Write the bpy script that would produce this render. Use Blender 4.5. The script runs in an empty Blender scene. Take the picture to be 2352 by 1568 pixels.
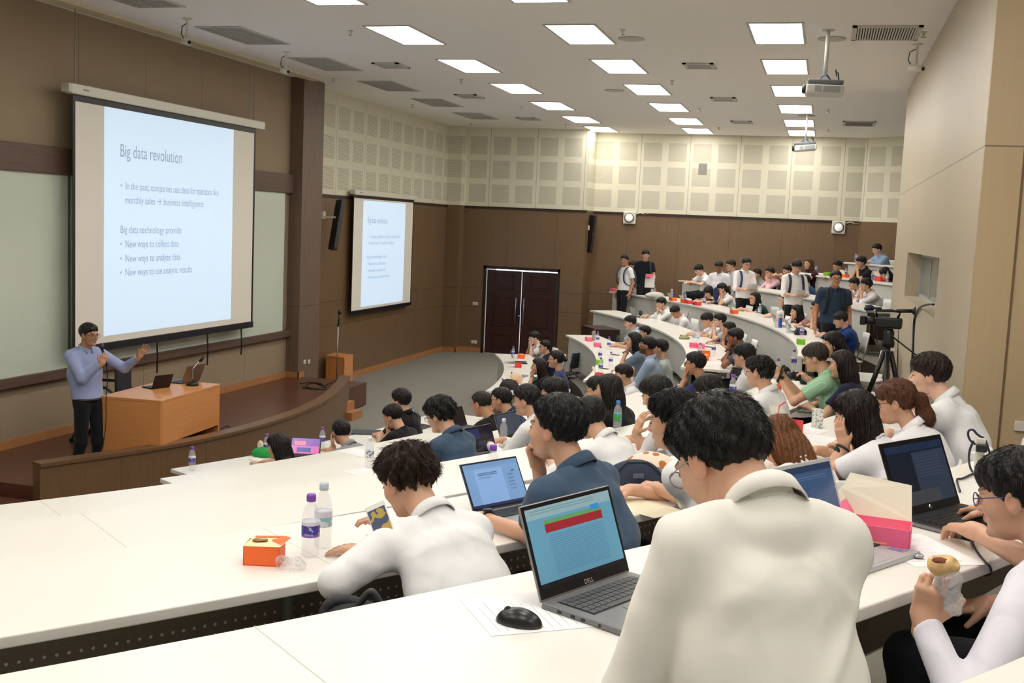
import bpy, bmesh, math, random
import numpy as np
from mathutils import Vector, Matrix
random.seed(7); RNG = np.random.default_rng(7)
D = bpy.data; SC = bpy.context.scene
COL = SC.collection
# ------------------------------------------------------------------ camera
FPX = 2519.4; CZ = 3.18
_y, _p, _r = [math.radians(a) for a in (15.6885, -6.1238, 2.4747)]
_F = np.array([-math.sin(_y)*math.cos(_p), math.cos(_y)*math.cos(_p), math.sin(_p)])
_x = np.array([math.cos(_y), math.sin(_y), 0.]); _u = np.cross(_x, _F)
_X = math.cos(_r)*_x+math.sin(_r)*_u; _U = -math.sin(_r)*_x+math.cos(_r)*_u
EYE = np.array([0, 0, CZ])
cam = D.cameras.new('camera'); cam.sensor_width = 36; cam.lens = FPX/2352*36; cam.clip_start = .05; cam.clip_end = 200
camo = D.objects.new('camera', cam); COL.objects.link(camo); SC.camera = camo
camo.matrix_world = Matrix([[_X[0], _U[0], -_F[0], 0], [_X[1], _U[1], -_F[1], 0], [_X[2], _U[2], -_F[2], CZ], [0, 0, 0, 1]])
# ------------------------------------------------------------------ exposure and world
SC.view_settings.view_transform = 'Standard'; SC.view_settings.look = 'None'
SC.view_settings.gamma = 1; SC.view_settings.use_curve_mapping = False
SC.view_settings.exposure = 0.0
LAMP = 13.6        # strength of the lit ceiling troffers
w = D.worlds.new('world'); SC.world = w; w.use_nodes = True
w.node_tree.nodes['Background'].inputs[0].default_value = (1, .95, .87, 1)
w.node_tree.nodes['Background'].inputs[1].default_value = .35
SC.cycles.max_bounces = 8; SC.cycles.diffuse_bounces = 5; SC.cycles.transparent_max_bounces = 12
SC.cycles.caustics_reflective = False; SC.cycles.caustics_refractive = False
SC.cycles.use_denoising = True

# ------------------------------------------------------------------ measuring helpers (a photo pixel and a plane give a point in the hall)
def ray(px, py): return (px-1176)*_X-(py-784)*_U+FPX*_F
def on_z(px, py, z):
    d = ray(px, py); return EYE+d*(z-CZ)/d[2]
def on_x(px, py, x):
    d = ray(px, py); return EYE+d*x/d[0]
def on_y(px, py, y):
    d = ray(px, py); return EYE+d*y/d[1]
AC = np.array([-16.9, 14.25])          # the centre all table arcs share
RK = dict(A=12.3, B=13.8, C=15.15, D=16.65, E=18.25, F=19.9, G=21.3)   # radius of each row's stage-side edge
FK = dict(A=0, B=.33, C=.64, D=.94, E=1.24, F=1.54, G=1.84)           # tier height of each row
TW = .66                                # table depth
def on_cyl(px, py, r, near=True):
    d = ray(px, py); a = d[0]**2+d[1]**2; q = EYE[:2]-AC; b = 2*(d[:2]@q)
    for k in range(60):
        c = q@q-r*r; s = b*b-4*a*c
        if s >= 0: break
        r += .05
    t = [(-b-s**.5)/2/a, (-b+s**.5)/2/a]
    t = [v for v in t if v > 0]
    return EYE+d*(t[0] if near or len(t) < 2 else t[1])
FAR_F = .06                             # the back rows of the far block stand a little higher
def tt(px, py, row):
    """a point on a row's table top, kept on the top itself"""
    z = FK[row]+.74; r0, r1 = RK[row]+.06, RK[row]+TW-.07
    if row == 'G': z, r0, r1 = 2.64, 21.0, 21.3
    if row == 'F' and py < 700: z += FAR_F
    if row == 'E' and py < 730: z += FAR_F/2
    p = on_z(px, py, z); far = p[1] > 13.5
    if row in 'FG' and far: p = on_cyl(px, py, (r0+r1)/2, near=False); p[2] = z
    if p[1] > 25.7: p = on_y(px, py, 25.7); p[2] = z
    d = p[:2]-AC; r = math.hypot(*d); k = min(max(r, r0), r1)/r; return np.array([AC[0]+d[0]*k, AC[1]+d[1]*k, z])
def polar(r, a): a = math.radians(a); return AC[0]+r*math.cos(a), AC[1]+r*math.sin(a)
def depth(P): return float((np.array(P)-EYE)@_F)

# ------------------------------------------------------------------ materials
def lin(c):
    c = np.array(c[:3], float)/255
    return tuple(np.where(c <= .04045, c/12.92, ((c+.055)/1.055)**2.4))+(1.,)
MATS = {}
def mat(name, rgb=(200, 200, 200), rough=.5, metal=0, bump=None, var=None, emit=0, trans=0, alpha=1, spec=None, sheen=0, ior=None):
    """bump=(scale, strength, (stretch)); var=(scale, amount, (stretch))"""
    if name in MATS: return MATS[name]
    m = D.materials.new(name); m.use_nodes = True; nt = m.node_tree; b = nt.nodes['Principled BSDF']
    b.inputs['Base Color'].default_value = lin(rgb); b.inputs['Roughness'].default_value = rough; b.inputs['Metallic'].default_value = metal
    if spec is not None: b.inputs['Specular IOR Level'].default_value = spec
    if ior: b.inputs['IOR'].default_value = ior
    if trans: b.inputs['Transmission Weight'].default_value = trans
    if alpha < 1: b.inputs['Alpha'].default_value = alpha
    if emit: b.inputs['Emission Color'].default_value = lin(rgb); b.inputs['Emission Strength'].default_value = emit
    if sheen: b.inputs['Sheen Weight'].default_value = sheen
    def noise(sc, st):
        tc = nt.nodes.new('ShaderNodeTexCoord'); mp = nt.nodes.new('ShaderNodeMapping'); n = nt.nodes.new('ShaderNodeTexNoise')
        nt.links.new(tc.outputs['Object'], mp.inputs[0]); nt.links.new(mp.outputs[0], n.inputs['Vector'])
        mp.inputs['Scale'].default_value = st; n.inputs['Scale'].default_value = sc; n.inputs['Detail'].default_value = 5
        return n
    if var:
        n = noise(var[0], var[2] if len(var) > 2 else (1, 1, 1)); mx = nt.nodes.new('ShaderNodeMix'); mx.data_type = 'RGBA'
        c = np.array(lin(rgb)); a = var[1]
        mx.inputs[6].default_value = tuple(c[:3]*(1-a))+(1,); mx.inputs[7].default_value = tuple(np.minimum(c[:3]*(1+a), 1))+(1,)
        nt.links.new(n.outputs['Fac'], mx.inputs[0]); nt.links.new(mx.outputs[2], b.inputs['Base Color'])
    if bump:
        n = noise(bump[0], bump[2] if len(bump) > 2 else (1, 1, 1)); bp = nt.nodes.new('ShaderNodeBump')
        bp.inputs['Strength'].default_value = bump[1]; bp.inputs['Distance'].default_value = .02
        nt.links.new(n.outputs['Fac'], bp.inputs['Height']); nt.links.new(bp.outputs[0], b.inputs['Normal'])
    MATS[name] = m; return m
class NG:
    """tiny helper to wire math nodes"""
    def __init__(s, m): s.nt = m.node_tree; s.b = s.nt.nodes['Principled BSDF']
    def v(s, x, i, n):
        if isinstance(x, (int, float)): n.inputs[i].default_value = x
        else: s.nt.links.new(x, n.inputs[i])
    def m(s, op, a, b=0, c=None):
        n = s.nt.nodes.new('ShaderNodeMath'); n.operation = op; s.v(a, 0, n); s.v(b, 1, n)
        if c is not None: s.v(c, 2, n)
        return n.outputs[0]
    def xyz(s, kind='Object'):
        t = s.nt.nodes.new('ShaderNodeTexCoord'); q = s.nt.nodes.new('ShaderNodeSeparateXYZ'); s.nt.links.new(t.outputs[kind], q.inputs[0]); return q.outputs
    def mix(s, f, c1, c2):
        n = s.nt.nodes.new('ShaderNodeMix'); n.data_type = 'RGBA'; s.v(f, 0, n)
        for i, c in ((6, c1), (7, c2)):
            if isinstance(c, tuple): n.inputs[i].default_value = c
            else: s.nt.links.new(c, n.inputs[i])
        return n.outputs[2]
    def band(s, x, a, b):  # 1 inside a..b
        return s.m('MULTIPLY', s.m('GREATER_THAN', x, a), s.m('LESS_THAN', x, b))
    def col(s, o):
        if isinstance(o, tuple): s.b.inputs['Base Color'].default_value = o
        else: s.nt.links.new(o, s.b.inputs['Base Color'])

M_white = mat('white_laminate', (236, 233, 227), .32)
M_edge = mat('white_edge', (205, 202, 192), .45)
M_panel = mat('grey_panel', (168, 169, 167), .5, .25, var=(3, .05))
M_steel = mat('steel', (150, 150, 150), .3, .8)
M_greym = mat('grey_metal', (140, 141, 140), .45, .5)
M_black = mat('black_plastic', (18, 18, 19), .4)
M_dark = mat('dark_grey', (45, 46, 50), .5)
M_chrome = mat('chrome', (200, 200, 200), .15, 1)
M_cream = mat('cream_plastic', (225, 222, 210), .4)
M_paper = mat('paper', (238, 238, 240), .8)

# ------------------------------------------------------------------ mesh helpers
def mesh(name, verts, faces, m, parent=None, smooth=False, loc=None):
    me = D.meshes.new(name); me.from_pydata([tuple(map(float, v)) for v in verts], [], [tuple(int(i) for i in f) for f in faces])
    return link(name, me, m, parent, smooth, loc)
def link(name, me, m, parent=None, smooth=False, loc=None):
    for q in (m if isinstance(m, (list, tuple)) else [m]):
        if q: me.materials.append(q)
    if smooth: me.shade_smooth()
    me.update(); o = D.objects.new(name, me); COL.objects.link(o)
    if parent is not None: o.parent = parent
    if loc is not None: o.location = tuple(loc)
    return o
def fast_mesh(name, V, Q, m, parent=None, smooth=True):
    """V (n,3) float array, Q (k,4) int array"""
    me = D.meshes.new(name); n, k = len(V), len(Q); s = Q.shape[1] if k else 4
    me.vertices.add(n); me.vertices.foreach_set('co', np.asarray(V, np.float32).ravel())
    me.loops.add(k*s); me.loops.foreach_set('vertex_index', np.asarray(Q, np.int32).ravel())
    me.polygons.add(k); me.polygons.foreach_set('loop_start', np.arange(0, k*s, s, dtype=np.int32))
    me.polygons.foreach_set('loop_total', np.full(k, s, np.int32)); me.update(calc_edges=True)
    return link(name, me, m, parent, smooth)
def tag(o, label, cat, group=None, kind=None):
    o['label'] = label; o['category'] = cat
    if group: o['group'] = group
    if kind: o['kind'] = kind
    return o
def empty(name, loc, rz=0, rot=None):
    o = D.objects.new(name, None); COL.objects.link(o); o.location = tuple(map(float, loc)); o.rotation_euler = rot or (0, 0, rz); o.empty_display_size = .1
    return o
def struct(o): o['kind'] = 'structure'; return o
class MB:
    def __init__(s): s.v = []; s.f = []
    def add(s, v, f):
        n = len(s.v); s.v += [tuple(map(float, q)) for q in v]; s.f += [tuple(i+n for i in q) for q in f]; return s
    def box(s, x0, y0, z0, x1, y1, z1, M=None):
        v = [(x0, y0, z0), (x1, y0, z0), (x1, y1, z0), (x0, y1, z0), (x0, y0, z1), (x1, y0, z1), (x1, y1, z1), (x0, y1, z1)]
        if M is not None: v = [M@Vector(q) for q in v]
        return s.add(v, [(0, 3, 2, 1), (4, 5, 6, 7), (0, 1, 5, 4), (1, 2, 6, 5), (2, 3, 7, 6), (3, 0, 4, 7)])
    def tube(s, pts, r, n=8, cap=True):
        P = [np.array(p, float) for p in pts]; R = r if isinstance(r, (list, tuple)) else [r]*len(P); rings = []
        t0 = P[1]-P[0]; a = np.cross(t0, (0, 0, 1.) if abs(t0[2]) < .9*np.linalg.norm(t0) else (1., 0, 0)); a /= np.linalg.norm(a)
        vs = []
        for i, p in enumerate(P):
            t = P[min(i+1, len(P)-1)]-P[max(i-1, 0)]; t = t/(np.linalg.norm(t)+1e-12)
            a = a-t*(a@t); a /= np.linalg.norm(a)+1e-12; b = np.cross(t, a)
            vs += [p+R[i]*(math.cos(2*math.pi*k/n)*a+math.sin(2*math.pi*k/n)*b) for k in range(n)]
        f = [(i*n+k, i*n+(k+1) % n, (i+1)*n+(k+1) % n, (i+1)*n+k) for i in range(len(P)-1) for k in range(n)]
        if cap: f += [tuple(range(n-1, -1, -1)), tuple((len(P)-1)*n+k for k in range(n))]
        return s.add(vs, f)
    def lathe(s, prof, n=16, o=(0, 0, 0), M=None):
        vs = [(o[0]+r*math.cos(2*math.pi*k/n), o[1]+r*math.sin(2*math.pi*k/n), o[2]+z) for r, z in prof for k in range(n)]
        if M is not None: vs = [M@Vector(q) for q in vs]
        f = [(i*n+k, i*n+(k+1) % n, (i+1)*n+(k+1) % n, (i+1)*n+k) for i in range(len(prof)-1) for k in range(n)]
        f += [tuple(range(n-1, -1, -1)), tuple((len(prof)-1)*n+k for k in range(n))]
        return s.add(vs, f)
    def prism(s, poly, z0, z1):
        n = len(poly); v = [(x, y, z0) for x, y in poly]+[(x, y, z1) for x, y in poly]
        return s.add(v, [tuple(range(n-1, -1, -1)), tuple(range(n, 2*n))]+[(i, (i+1) % n, n+(i+1) % n, n+i) for i in range(n)])
    def arc(s, r0, r1, a0, a1, z0, z1, step=1.0):
        n = max(2, int(abs(a1-a0)/step)); A = np.linspace(a0, a1, n+1); v = []
        for a in A:
            for r, z in ((r0, z0), (r1, z0), (r1, z1), (r0, z1)): x, y = polar(r, a); v.append((x, y, z))
        f = [(i*4+j, i*4+4+j, i*4+4+(j+1) % 4, i*4+(j+1) % 4) for i in range(n) for j in range(4)]+[(0, 1, 2, 3), (n*4+3, n*4+2, n*4+1, n*4)]
        return s.add(v, [q[::-1] for q in f])
    def make(s, name, m, parent=None, smooth=False, loc=None, bevel=0, seg=2):
        o = mesh(name, s.v, s.f, m, parent, smooth, loc)
        if bevel:
            b = o.modifiers.new('bevel', 'BEVEL'); b.width = bevel; b.segments = seg; b.limit_method = 'ANGLE'
            if not smooth: o.data.shade_smooth(); w_ = o.modifiers.new('wn', 'WEIGHTED_NORMAL')
        return o
def copy_tree(o, parent=None):
    c = o.copy(); COL.objects.link(c); c.parent = parent
    for ch in list(o.children): copy_tree(ch, c)
    return c
def frame(o, fwd, up=(0, 0, 1)):
    """matrix with +x = fwd, +z close to up"""
    f = Vector(fwd).normalized(); u = Vector(up); l = u.cross(f).normalized(); u = f.cross(l)
    return Matrix([[f[0], l[0], u[0], o[0]], [f[1], l[1], u[1], o[1]], [f[2], l[2], u[2], o[2]], [0, 0, 0, 1]])
FONT = None
def text_mesh(body, size, name='lettering', m=None, parent=None, align='LEFT', xs=1.0, M=None, th=.0):
    c = D.curves.new('t', 'FONT'); c.body = body; c.size = size; c.align_x = align; c.extrude = th; c.resolution_u = 3
    o = D.objects.new('t', c); COL.objects.link(o); dg = bpy.context.evaluated_depsgraph_get(); me = D.meshes.new_from_object(o.evaluated_get(dg))
    D.objects.remove(o); me.transform(Matrix.Scale(xs, 4, (1, 0, 0)))
    if M is not None: me.transform(M)
    me.name = name; return link(name, me, m, parent)
# ================================================================== THE HALL
XW = -8.76; XS = -8.88; YD = 25.57; YB = 26.42; XR = 1.03; YR0 = 8.48; YR1 = 17.95; CEIL = float(on_y(1075, 292, YD)[2]); ZST = .40
XC = -5.5      # where the door wall steps back
ZB = float(on_y(1200, 477, YD)[2])   # brown panelling meets cream acoustic wall
def wood_mat(name, rgb, grain=.12, seam=None, rough=.45, zseam=None, horiz=False):
    m = mat(name, rgb, rough); g = NG(m); tc = g.nt.nodes.new('ShaderNodeTexCoord'); mp = g.nt.nodes.new('ShaderNodeMapping'); n = g.nt.nodes.new('ShaderNodeTexNoise')
    g.nt.links.new(tc.outputs['Object'], mp.inputs[0]); mp.inputs['Scale'].default_value = (1.2, 1.2, 12) if horiz else (14, 14, .8)
    g.nt.links.new(mp.outputs[0], n.inputs['Vector']); n.inputs['Scale'].default_value = 2.5; n.inputs['Detail'].default_value = 6
    n.inputs['Distortion'].default_value = .5 if horiz else 0
    c = np.array(lin(rgb))[:3]; out = g.mix(n.outputs['Fac'], tuple(c*(1-grain*2))+(1,), tuple(np.minimum(c*(1+grain*2), 1))+(1,))
    n2 = g.nt.nodes.new('ShaderNodeTexNoise'); n2.inputs['Scale'].default_value = .9; out = g.mix(g.m('MULTIPLY', n2.outputs['Fac'], .35), out, tuple(c*.75)+(1,))
    q = g.xyz()
    if seam:
        u = g.m('ADD', q[0], q[1]); f = g.m('FRACT', g.m('DIVIDE', u, seam)); out = g.mix(g.m('LESS_THAN', f, .008/seam), out, tuple(c*.45)+(1,))
    if zseam:
        for z in zseam: out = g.mix(g.band(q[2], z-.006, z+.006), out, tuple(c*.42)+(1,))
    g.col(out); return m
M_brown = wood_mat('brown_veneer', (122, 97, 71), .1, 1.21, .38, (1.12, 1.58))
M_walnut = wood_mat('walnut', (98, 80, 68), .16, None, .5)
M_walnuth = wood_mat('walnut_horizontal', (100, 78, 66), .2, None, .5, horiz=True)
M_base = wood_mat('orange_brown_skirting', (180, 126, 80), .08)
M_darkb = mat('dark_brown', (50, 32, 24), .4)
M_boothw = wood_mat('tan_veneer', (200, 186, 162), .03, None, .42, (3.87,))
M_stagefab = wood_mat('tan_fabric_panel', (160, 142, 118), .02, 1.35, .8)
M_parapet = wood_mat('parapet_wood', (116, 88, 62), .1, 1.4, .42)
M_orange = wood_mat('orange_wood', (216, 148, 88), .07, horiz=True, rough=.35)
M_carpet = mat('grey_carpet', (138, 135, 127), .95, bump=(180, .3), var=(90, .16))
M_stagefl = wood_mat('stage_floor', (96, 58, 44), .12, None, .3)
M_ceil = mat('ceiling_paint', (246, 243, 240), .8)
def acoustic(name, ax, u0, pu, w, z0, pz, h, slit=True):
    m = mat(name, (226, 222, 202), .75); g = NG(m); q = g.xyz(); c = lin((226, 222, 202))
    u = g.m('FRACT', g.m('DIVIDE', g.m('SUBTRACT', q[ax], u0), pu)); v = g.m('FRACT', g.m('DIVIDE', g.m('SUBTRACT', q[2], z0), pz))
    k = g.m('MULTIPLY', g.m('LESS_THAN', u, w/pu), g.m('LESS_THAN', v, h/pz))
    k = g.m('MULTIPLY', k, g.band(q[2], z0, z0+3*pz))
    s = g.m('GREATER_THAN', g.m('FRACT', g.m('MULTIPLY', q[2], 38 if slit else 75)), .55)
    k2 = g.m('MULTIPLY', k, g.m('MULTIPLY_ADD', s, .4 if slit else .3, .08 if slit else .16))
    o = g.mix(k2, c, lin((120, 112, 100)))
    u2 = g.m('FRACT', g.m('DIVIDE', g.m('SUBTRACT', q[ax], u0-(pu-w)/2), pu*2)); o = g.mix(g.m('LESS_THAN', u2, .006/pu), o, lin((172, 168, 150)))
    g.col(o); return m
zt = ZB+.1; pz = .575
A_side = acoustic('acoustic_slotted', 1, 17.73, .66, .5, zt, .56, .42)
A_back = acoustic('acoustic_dotted', 0, -7.85, .585, .43, zt, .57, .43, False)
# floor
struct(MB().box(-9.2, -4, -.1, 9, 30, 0).make('floor', M_carpet))
# tiers of the raked seating, one step per row of tables
ks = 'ABCDEFG'
for i, k in enumerate(ks[1:]):
    r0 = RK[k]-.12; r1 = RK[ks[i+2]]-.12 if i+2 < len(ks) else 29
    a1 = min(math.degrees(math.asin(min(.999, (YB-.05-AC[1])/r1))), {'B': 30, 'C': 39, 'D': 46.5}.get(k, 60))
    a0 = -min(46, 60)
    struct(MB().arc(r0, r1, a0, a1, 0, FK[k], 1.5).make('floor_tier', M_carpet))
    struct(MB().arc(r0-.015, r0, a0, a1, FK[ks[i]], FK[k]-.002, 1.5).make('trim_riser', M_darkb))
# ceiling, shell walls behind the camera and beyond the door wall
struct(MB().box(-9.2, -4, CEIL, 9, 30, CEIL+.1).make('ceiling', M_ceil))
struct(MB().box(-9.2, -4.1, -.1, 9, -4, CEIL).make('wall_back', mat('back_wall_cream', (236, 232, 222), .8))); struct(MB().box(9, -4, -.1, 9.1, 30, CEIL).make('wall_outer', mat('back_wall_cream')))
# stage wall
y0s, y1s = -4, 16.95
zbm0 = float(on_x(0, 390, XW)[2]); zbm1 = float(on_x(0, 324, XW)[2]); zl = float(on_x(0, 868, XW)[2]); zl1 = float(on_x(0, 852, XW)[2])
struct(MB().box(XW-.3, y0s, 0, XW, y1s, CEIL).make('wall_stage', M_stagefab))
struct(MB().box(XW, y0s, zbm0, XW+.1, y1s-.05, zbm1).make('trim_beam', M_walnuth, bevel=.01))
struct(MB().box(XW, y0s, zl-.12, XW+.09, y1s-.05, zl+.0).make('trim_ledge', M_walnuth, bevel=.01))
struct(MB().box(XW, y0s, ZST, XW+.03, y1s-.05, ZST+.1).make('baseboard_stage', M_base))
struct(MB().box(XW+.2, y0s, CEIL-.03, XW+.42, 17.2, CEIL).make('trim_cornice', mat('cornice_cream', (225, 216, 190), .7)))
M_gb = mat('green_glass', (212, 222, 210), .08, spec=.5)
ym = 11.2
for a, b in ((5.9, ym-.01), (ym+.05, y1s-.3)):
    o = empty('glass_board', (XW+.03, a, 0)); tag(o, 'pale green glass writing board on the stage wall, '+('left one beside the speaker' if a < 9 else 'right one behind the large screen'), 'board', 'glass writing boards on the stage wall')
    MB().box(0, 0, zl, .03, b-a, zbm0).make('board_panel', M_gb, o); MB().box(.0, b-a, zl, .035, b-a+.03, zbm0).make('edge_strip', M_greym, o)
# stage-side pillar
M_pil = wood_mat('striped_walnut', (118, 98, 84), .22, None, .5, (1.62,))
struct(MB().box(XW-.06, 16.9, 0, -8.52, 17.67, CEIL).make('trim_pillar', M_pil))
struct(MB().box(XW, 16.88, ZST, -8.505, 16.9, ZST+.1).make('baseboard_stage', M_base)); struct(MB().box(-8.52, 16.88, ZST, -8.505, 17.1, ZST+.1).make('baseboard_stage', M_base))
# side wall, corner pier, door wall, back wall
def wallpair(name, x0, y0, x1, y1, acm, base=True):
    struct(MB().box(x0, y0, -.1, x1, y1, ZB).make(name, M_brown)); struct(MB().box(x0, y0, ZB, x1, y1, CEIL).make(name, acm))
wallpair('wall_left', XS-.3, 17.6, XS, YD, A_side)
struct(MB().box(XS, 17.6, ZB-.05, XS+.035, YD, ZB).make('trim_rail', M_darkb)); struct(MB().box(XS, 17.6, 0, XS+.02, YD, .12).make('baseboard_left', M_base))
struct(MB().box(XS, YD-.35, 0, XS+.36, YD, ZB).make('trim_pier', M_brown)); struct(MB().box(XS, YD-.35, ZB, XS+.36, YD, CEIL).make('trim_pier', A_side))
struct(MB().box(XS-.01, YD-.37, 0, XS+.38, YD-.35, .12).make('baseboard_pier', M_base)); struct(MB().box(XS+.36, YD-.37, 0, XS+.38, YD, .12).make('baseboard_pier', M_base))
dx0 = on_y(1110, 810, YD)[0]; dx1 = on_y(1273, 800, YD)[0]; dz = on_y(1115, 616, YD)[2]
for a, b, z0, z1, mm in ((XS-.3, dx0, -.1, ZB, M_brown), (dx1, XC, -.1, ZB, M_brown), (dx0, dx1, dz, ZB, M_brown), (XS-.3, XC, ZB, CEIL, A_back)):
    struct(MB().box(a, YD, z0, b, YD+.85, z1).make('wall_door', mm))
for a, b in ((XS, dx0), (dx1, XC)): struct(MB().box(a, YD-.02, 0, b, YD, .12).make('baseboard_door', M_base))
struct(MB().box(XS, YD-.03, ZB-.05, XC+.03, YD, ZB).make('trim_rail', M_darkb))
XK = float(on_y(1983, 400, YB)[0])
wallpair('wall_far', XC, YB, XK, YB+.3, A_back)
struct(MB().box(XC, YB-.03, ZB-.05, XK, YB, ZB).make('trim_rail', M_darkb))
ch = MB(); chp = [(XK, YB), (XK+4, YB-3.2), (XK+4.2, YB-3), (XK, YB+.3)]
A_ch = acoustic('acoustic_chamfer', 0, XK+.1, .46, .34, zt, .57, .43, False)
struct(MB().prism(chp, -.1, ZB).make('wall_corner', M_brown)); struct(MB().prism(chp, ZB, CEIL).make('wall_corner', A_ch))
# booth on the right with the control-room window
wy0, wy1 = float(on_x(2154, 640, XR)[1]), float(on_x(2080, 640, XR)[1]); wz1 = float(on_x(2085, 579, XR)[2]); wz0 = float(on_x(2075, 679, XR)[2])
for a, b, z0, z1 in ((YR0, wy0, -.1, CEIL), (wy1, YR1, -.1, CEIL), (wy0, wy1, -.1, wz0), (wy0, wy1, wz1, CEIL)):
    struct(MB().box(XR, a, z0, XR+.45, b, z1).make('wall_right', M_boothw))
fw = mat('tan_veneer_front', (200, 178, 144), .42); wood_front = wood_mat('tan_veneer_warm', (204, 180, 144), .03, None, .42, (3.87,))
struct(MB().box(XR, YR0-.02, -.1, 9, YR0+.01, CEIL).make('wall_booth_front', wood_front)); struct(MB().box(XR+.45, YR1-.2, -.1, 9, YR1, CEIL).make('wall_booth_rear', M_boothw))
jx = on_y(2340, 500, YR0-.02)[0]; struct(MB().box(jx-.008, YR0-.024, 1.2, jx+.008, YR0-.019, CEIL).make('trim_joint', mat('joint_brown', (120, 96, 66), .6)))
WD = float(on_y(2111, 640, wy1)[0])-XR; wn = empty('window_1', (XR+WD, wy0, wz0)); struct(wn); Lw = wy1-wy0; Hw = wz1-wz0
fb = MB(); t = .05
for q in ((0, 0, 0, .06, Lw, t), (0, 0, Hw-t, .06, Lw, Hw), (0, 0, 0, .06, t, Hw), (0, Lw-t, 0, .06, Lw, Hw), (0, Lw*.38, 0, .05, Lw*.38+t, Hw), (.02, Lw*.7, 0, .07, Lw*.7+t, Hw)): fb.box(*q)
M_alu = mat('aluminium_frame', (190, 192, 188), .4, .4)
fb.make('window_frame', M_alu, wn); MB().box(.03, 0, 0, .035, Lw, Hw).make('pane', mat('window_glass', (190, 200, 200), .05, trans=.6, spec=.5), wn)
MB().box(.0, Lw*.33, Hw*.42, -.03, Lw*.345, Hw*.5).make('latch', M_black, wn)
struct(MB().box(XR-.004, wy0, wz0+.001, XR+WD, wy1, wz0+.01).make('window_sill', M_boothw)); struct(MB().box(XR+.45, wy0-.1, wz0-.2, XR+1.2, wy1+.1, wz0-.15).make('trim_booth_desk', M_darkb))
# double door
M_door = wood_mat('dark_red_door', (58, 30, 27), .08, None, .33)
dw = (dx1-dx0)/2
for i in (0, 1):
    dr = struct(empty('door_%d' % (i+1), (dx0+i*dw, YD+.03, 0))); fw_ = .015
    pb = MB().box(fw_ if i == 0 else .008, 0, .012, dw-.008 if i == 0 else dw-fw_, .05, dz-.03)
    pb.make('door_leaf', M_door, dr)
    fr = MB()
    for z0, z1 in ((.17, .5), (.7, 1.42), (1.6, 1.95)):
        for q in ((.2, z0, dw-.2, z0+.03), (.2, z1-.03, dw-.2, z1), (.2, z0, .23, z1), (dw-.23, z0, dw-.2, z1)): fr.box(q[0], -.018, q[1], q[2], 0, q[3])
        fr.box(.26, -.012, z0+.06, dw-.26, 0, z1-.06)
    fr.make('door_moulding', M_door, dr, bevel=.004)
    hx = dw-.11 if i == 0 else .09
    MB().tube([(hx, -.07, .75), (hx, -.07, 1.4)], .016).tube([(hx, 0, .8), (hx, -.07, .8)], .008, 6).tube([(hx, 0, 1.35), (hx, -.07, 1.35)], .008, 6).make('door_handle', M_steel, dr, True)
    if i == 0: MB().lathe([(.0, 0), (.03, .0), (.03, .02), (.015, .04)], 12, M=Matrix.Translation((dw-.035, 0, .96))@Matrix.Rotation(math.pi/2, 4, 'X')).make('lock', M_chrome, dr, True)
df = MB().box(dx0-.07, YD-.02, 0, dx0-.012, YD+.06, dz+.07).box(dx1+.0, YD-.02, 0, dx1+.06, YD+.06, dz+.07).box(dx0-.07, YD-.02, dz+.01, dx1+.06, YD+.06, dz+.07)
struct(df.make('trim_door_frame', mat('door_frame', (40, 25, 22), .4)))
# daylight seen through the gap around the doors comes from a bright lobby behind them
lob = mat('lobby_daylight', (235, 240, 255), .5, emit=3.0); struct(MB().box(dx0-.3, YD+.8, -.1, dx1+.3, YD+.82, dz+.3).make('wall_lobby', lob))

# ================================================================== CEILING FITTINGS
M_lit = mat('lit_diffuser', (255, 250, 240), .5, emit=LAMP)
M_trim = mat('fitting_white', (200, 198, 194), .5)
LX = [(-7.55, -6.97), (-5.47, -4.92), (-3.25, -2.69), (-.97, -.42)]
def wordrow(i): return ['nearest the camera', 'second', 'third', 'fourth', 'fifth', 'sixth', 'farthest'][i]
def troffer(x0, x1, y0, y1, lit, label, grp, vis=True):
    cx, cy = (x0+x1)/2, (y0+y1)/2; o = empty('ceiling_light', (cx, cy, CEIL)); hx, hy = (x1-x0)/2, (y1-y0)/2; tag(o, label, 'ceiling light', grp)
    f = MB(); e = .03
    for q in ((-hx-e, -hy-e, hx+e, -hy), (-hx-e, hy, hx+e, hy+e), (-hx-e, -hy, -hx, hy), (hx, -hy, hx+e, hy)): f.box(q[0], q[1], -.012, q[2], q[3], -.001)
    f.make('frame', M_trim, o)
    if lit: MB().box(-hx, -hy, -.008, hx, hy, -.002).make('diffuser', M_lit, o)
    else: MB().box(-hx, -hy, -.004, hx, hy, -.002).make('reflector', mat('reflector_grey', (176, 176, 174), .6), o)
    lv = MB()
    for k in range(1, 3): lv.box(-hx+2*hx*k/3-.004, -hy, -.016, -hx+2*hx*k/3+.004, hy, -.008)
    for k in range(1, 12): lv.box(-hx, -hy+2*hy*k/12-.003, -.014 if lit else -.02, hx, -hy+2*hy*k/12+.001, -.008)
    if not lit: lv.make('louver', mat('louver_alu', (206, 204, 198), .35, .2), o)
    elif cy < 17: MB().add(lv.v[:16], lv.f[:12]).make('louver', mat('louver_lit', (235, 233, 228), .4), o)
    return o
for c, (xa, xb) in enumerate(((1.32, 1.87),)):  # extra out-of-view light column, added to brighten near table edges and shirts
    for k in range(-5, -2): troffer(xa, xb, 12.4+2.546*k, 13.67+2.546*k, True, 'added unseen ceiling light brightening the near table edges and shirts', 'ceiling lights behind the camera')
CN = ['', 'left of the three lit columns', 'middle of the three lit columns', 'right of the three lit columns']
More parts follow.
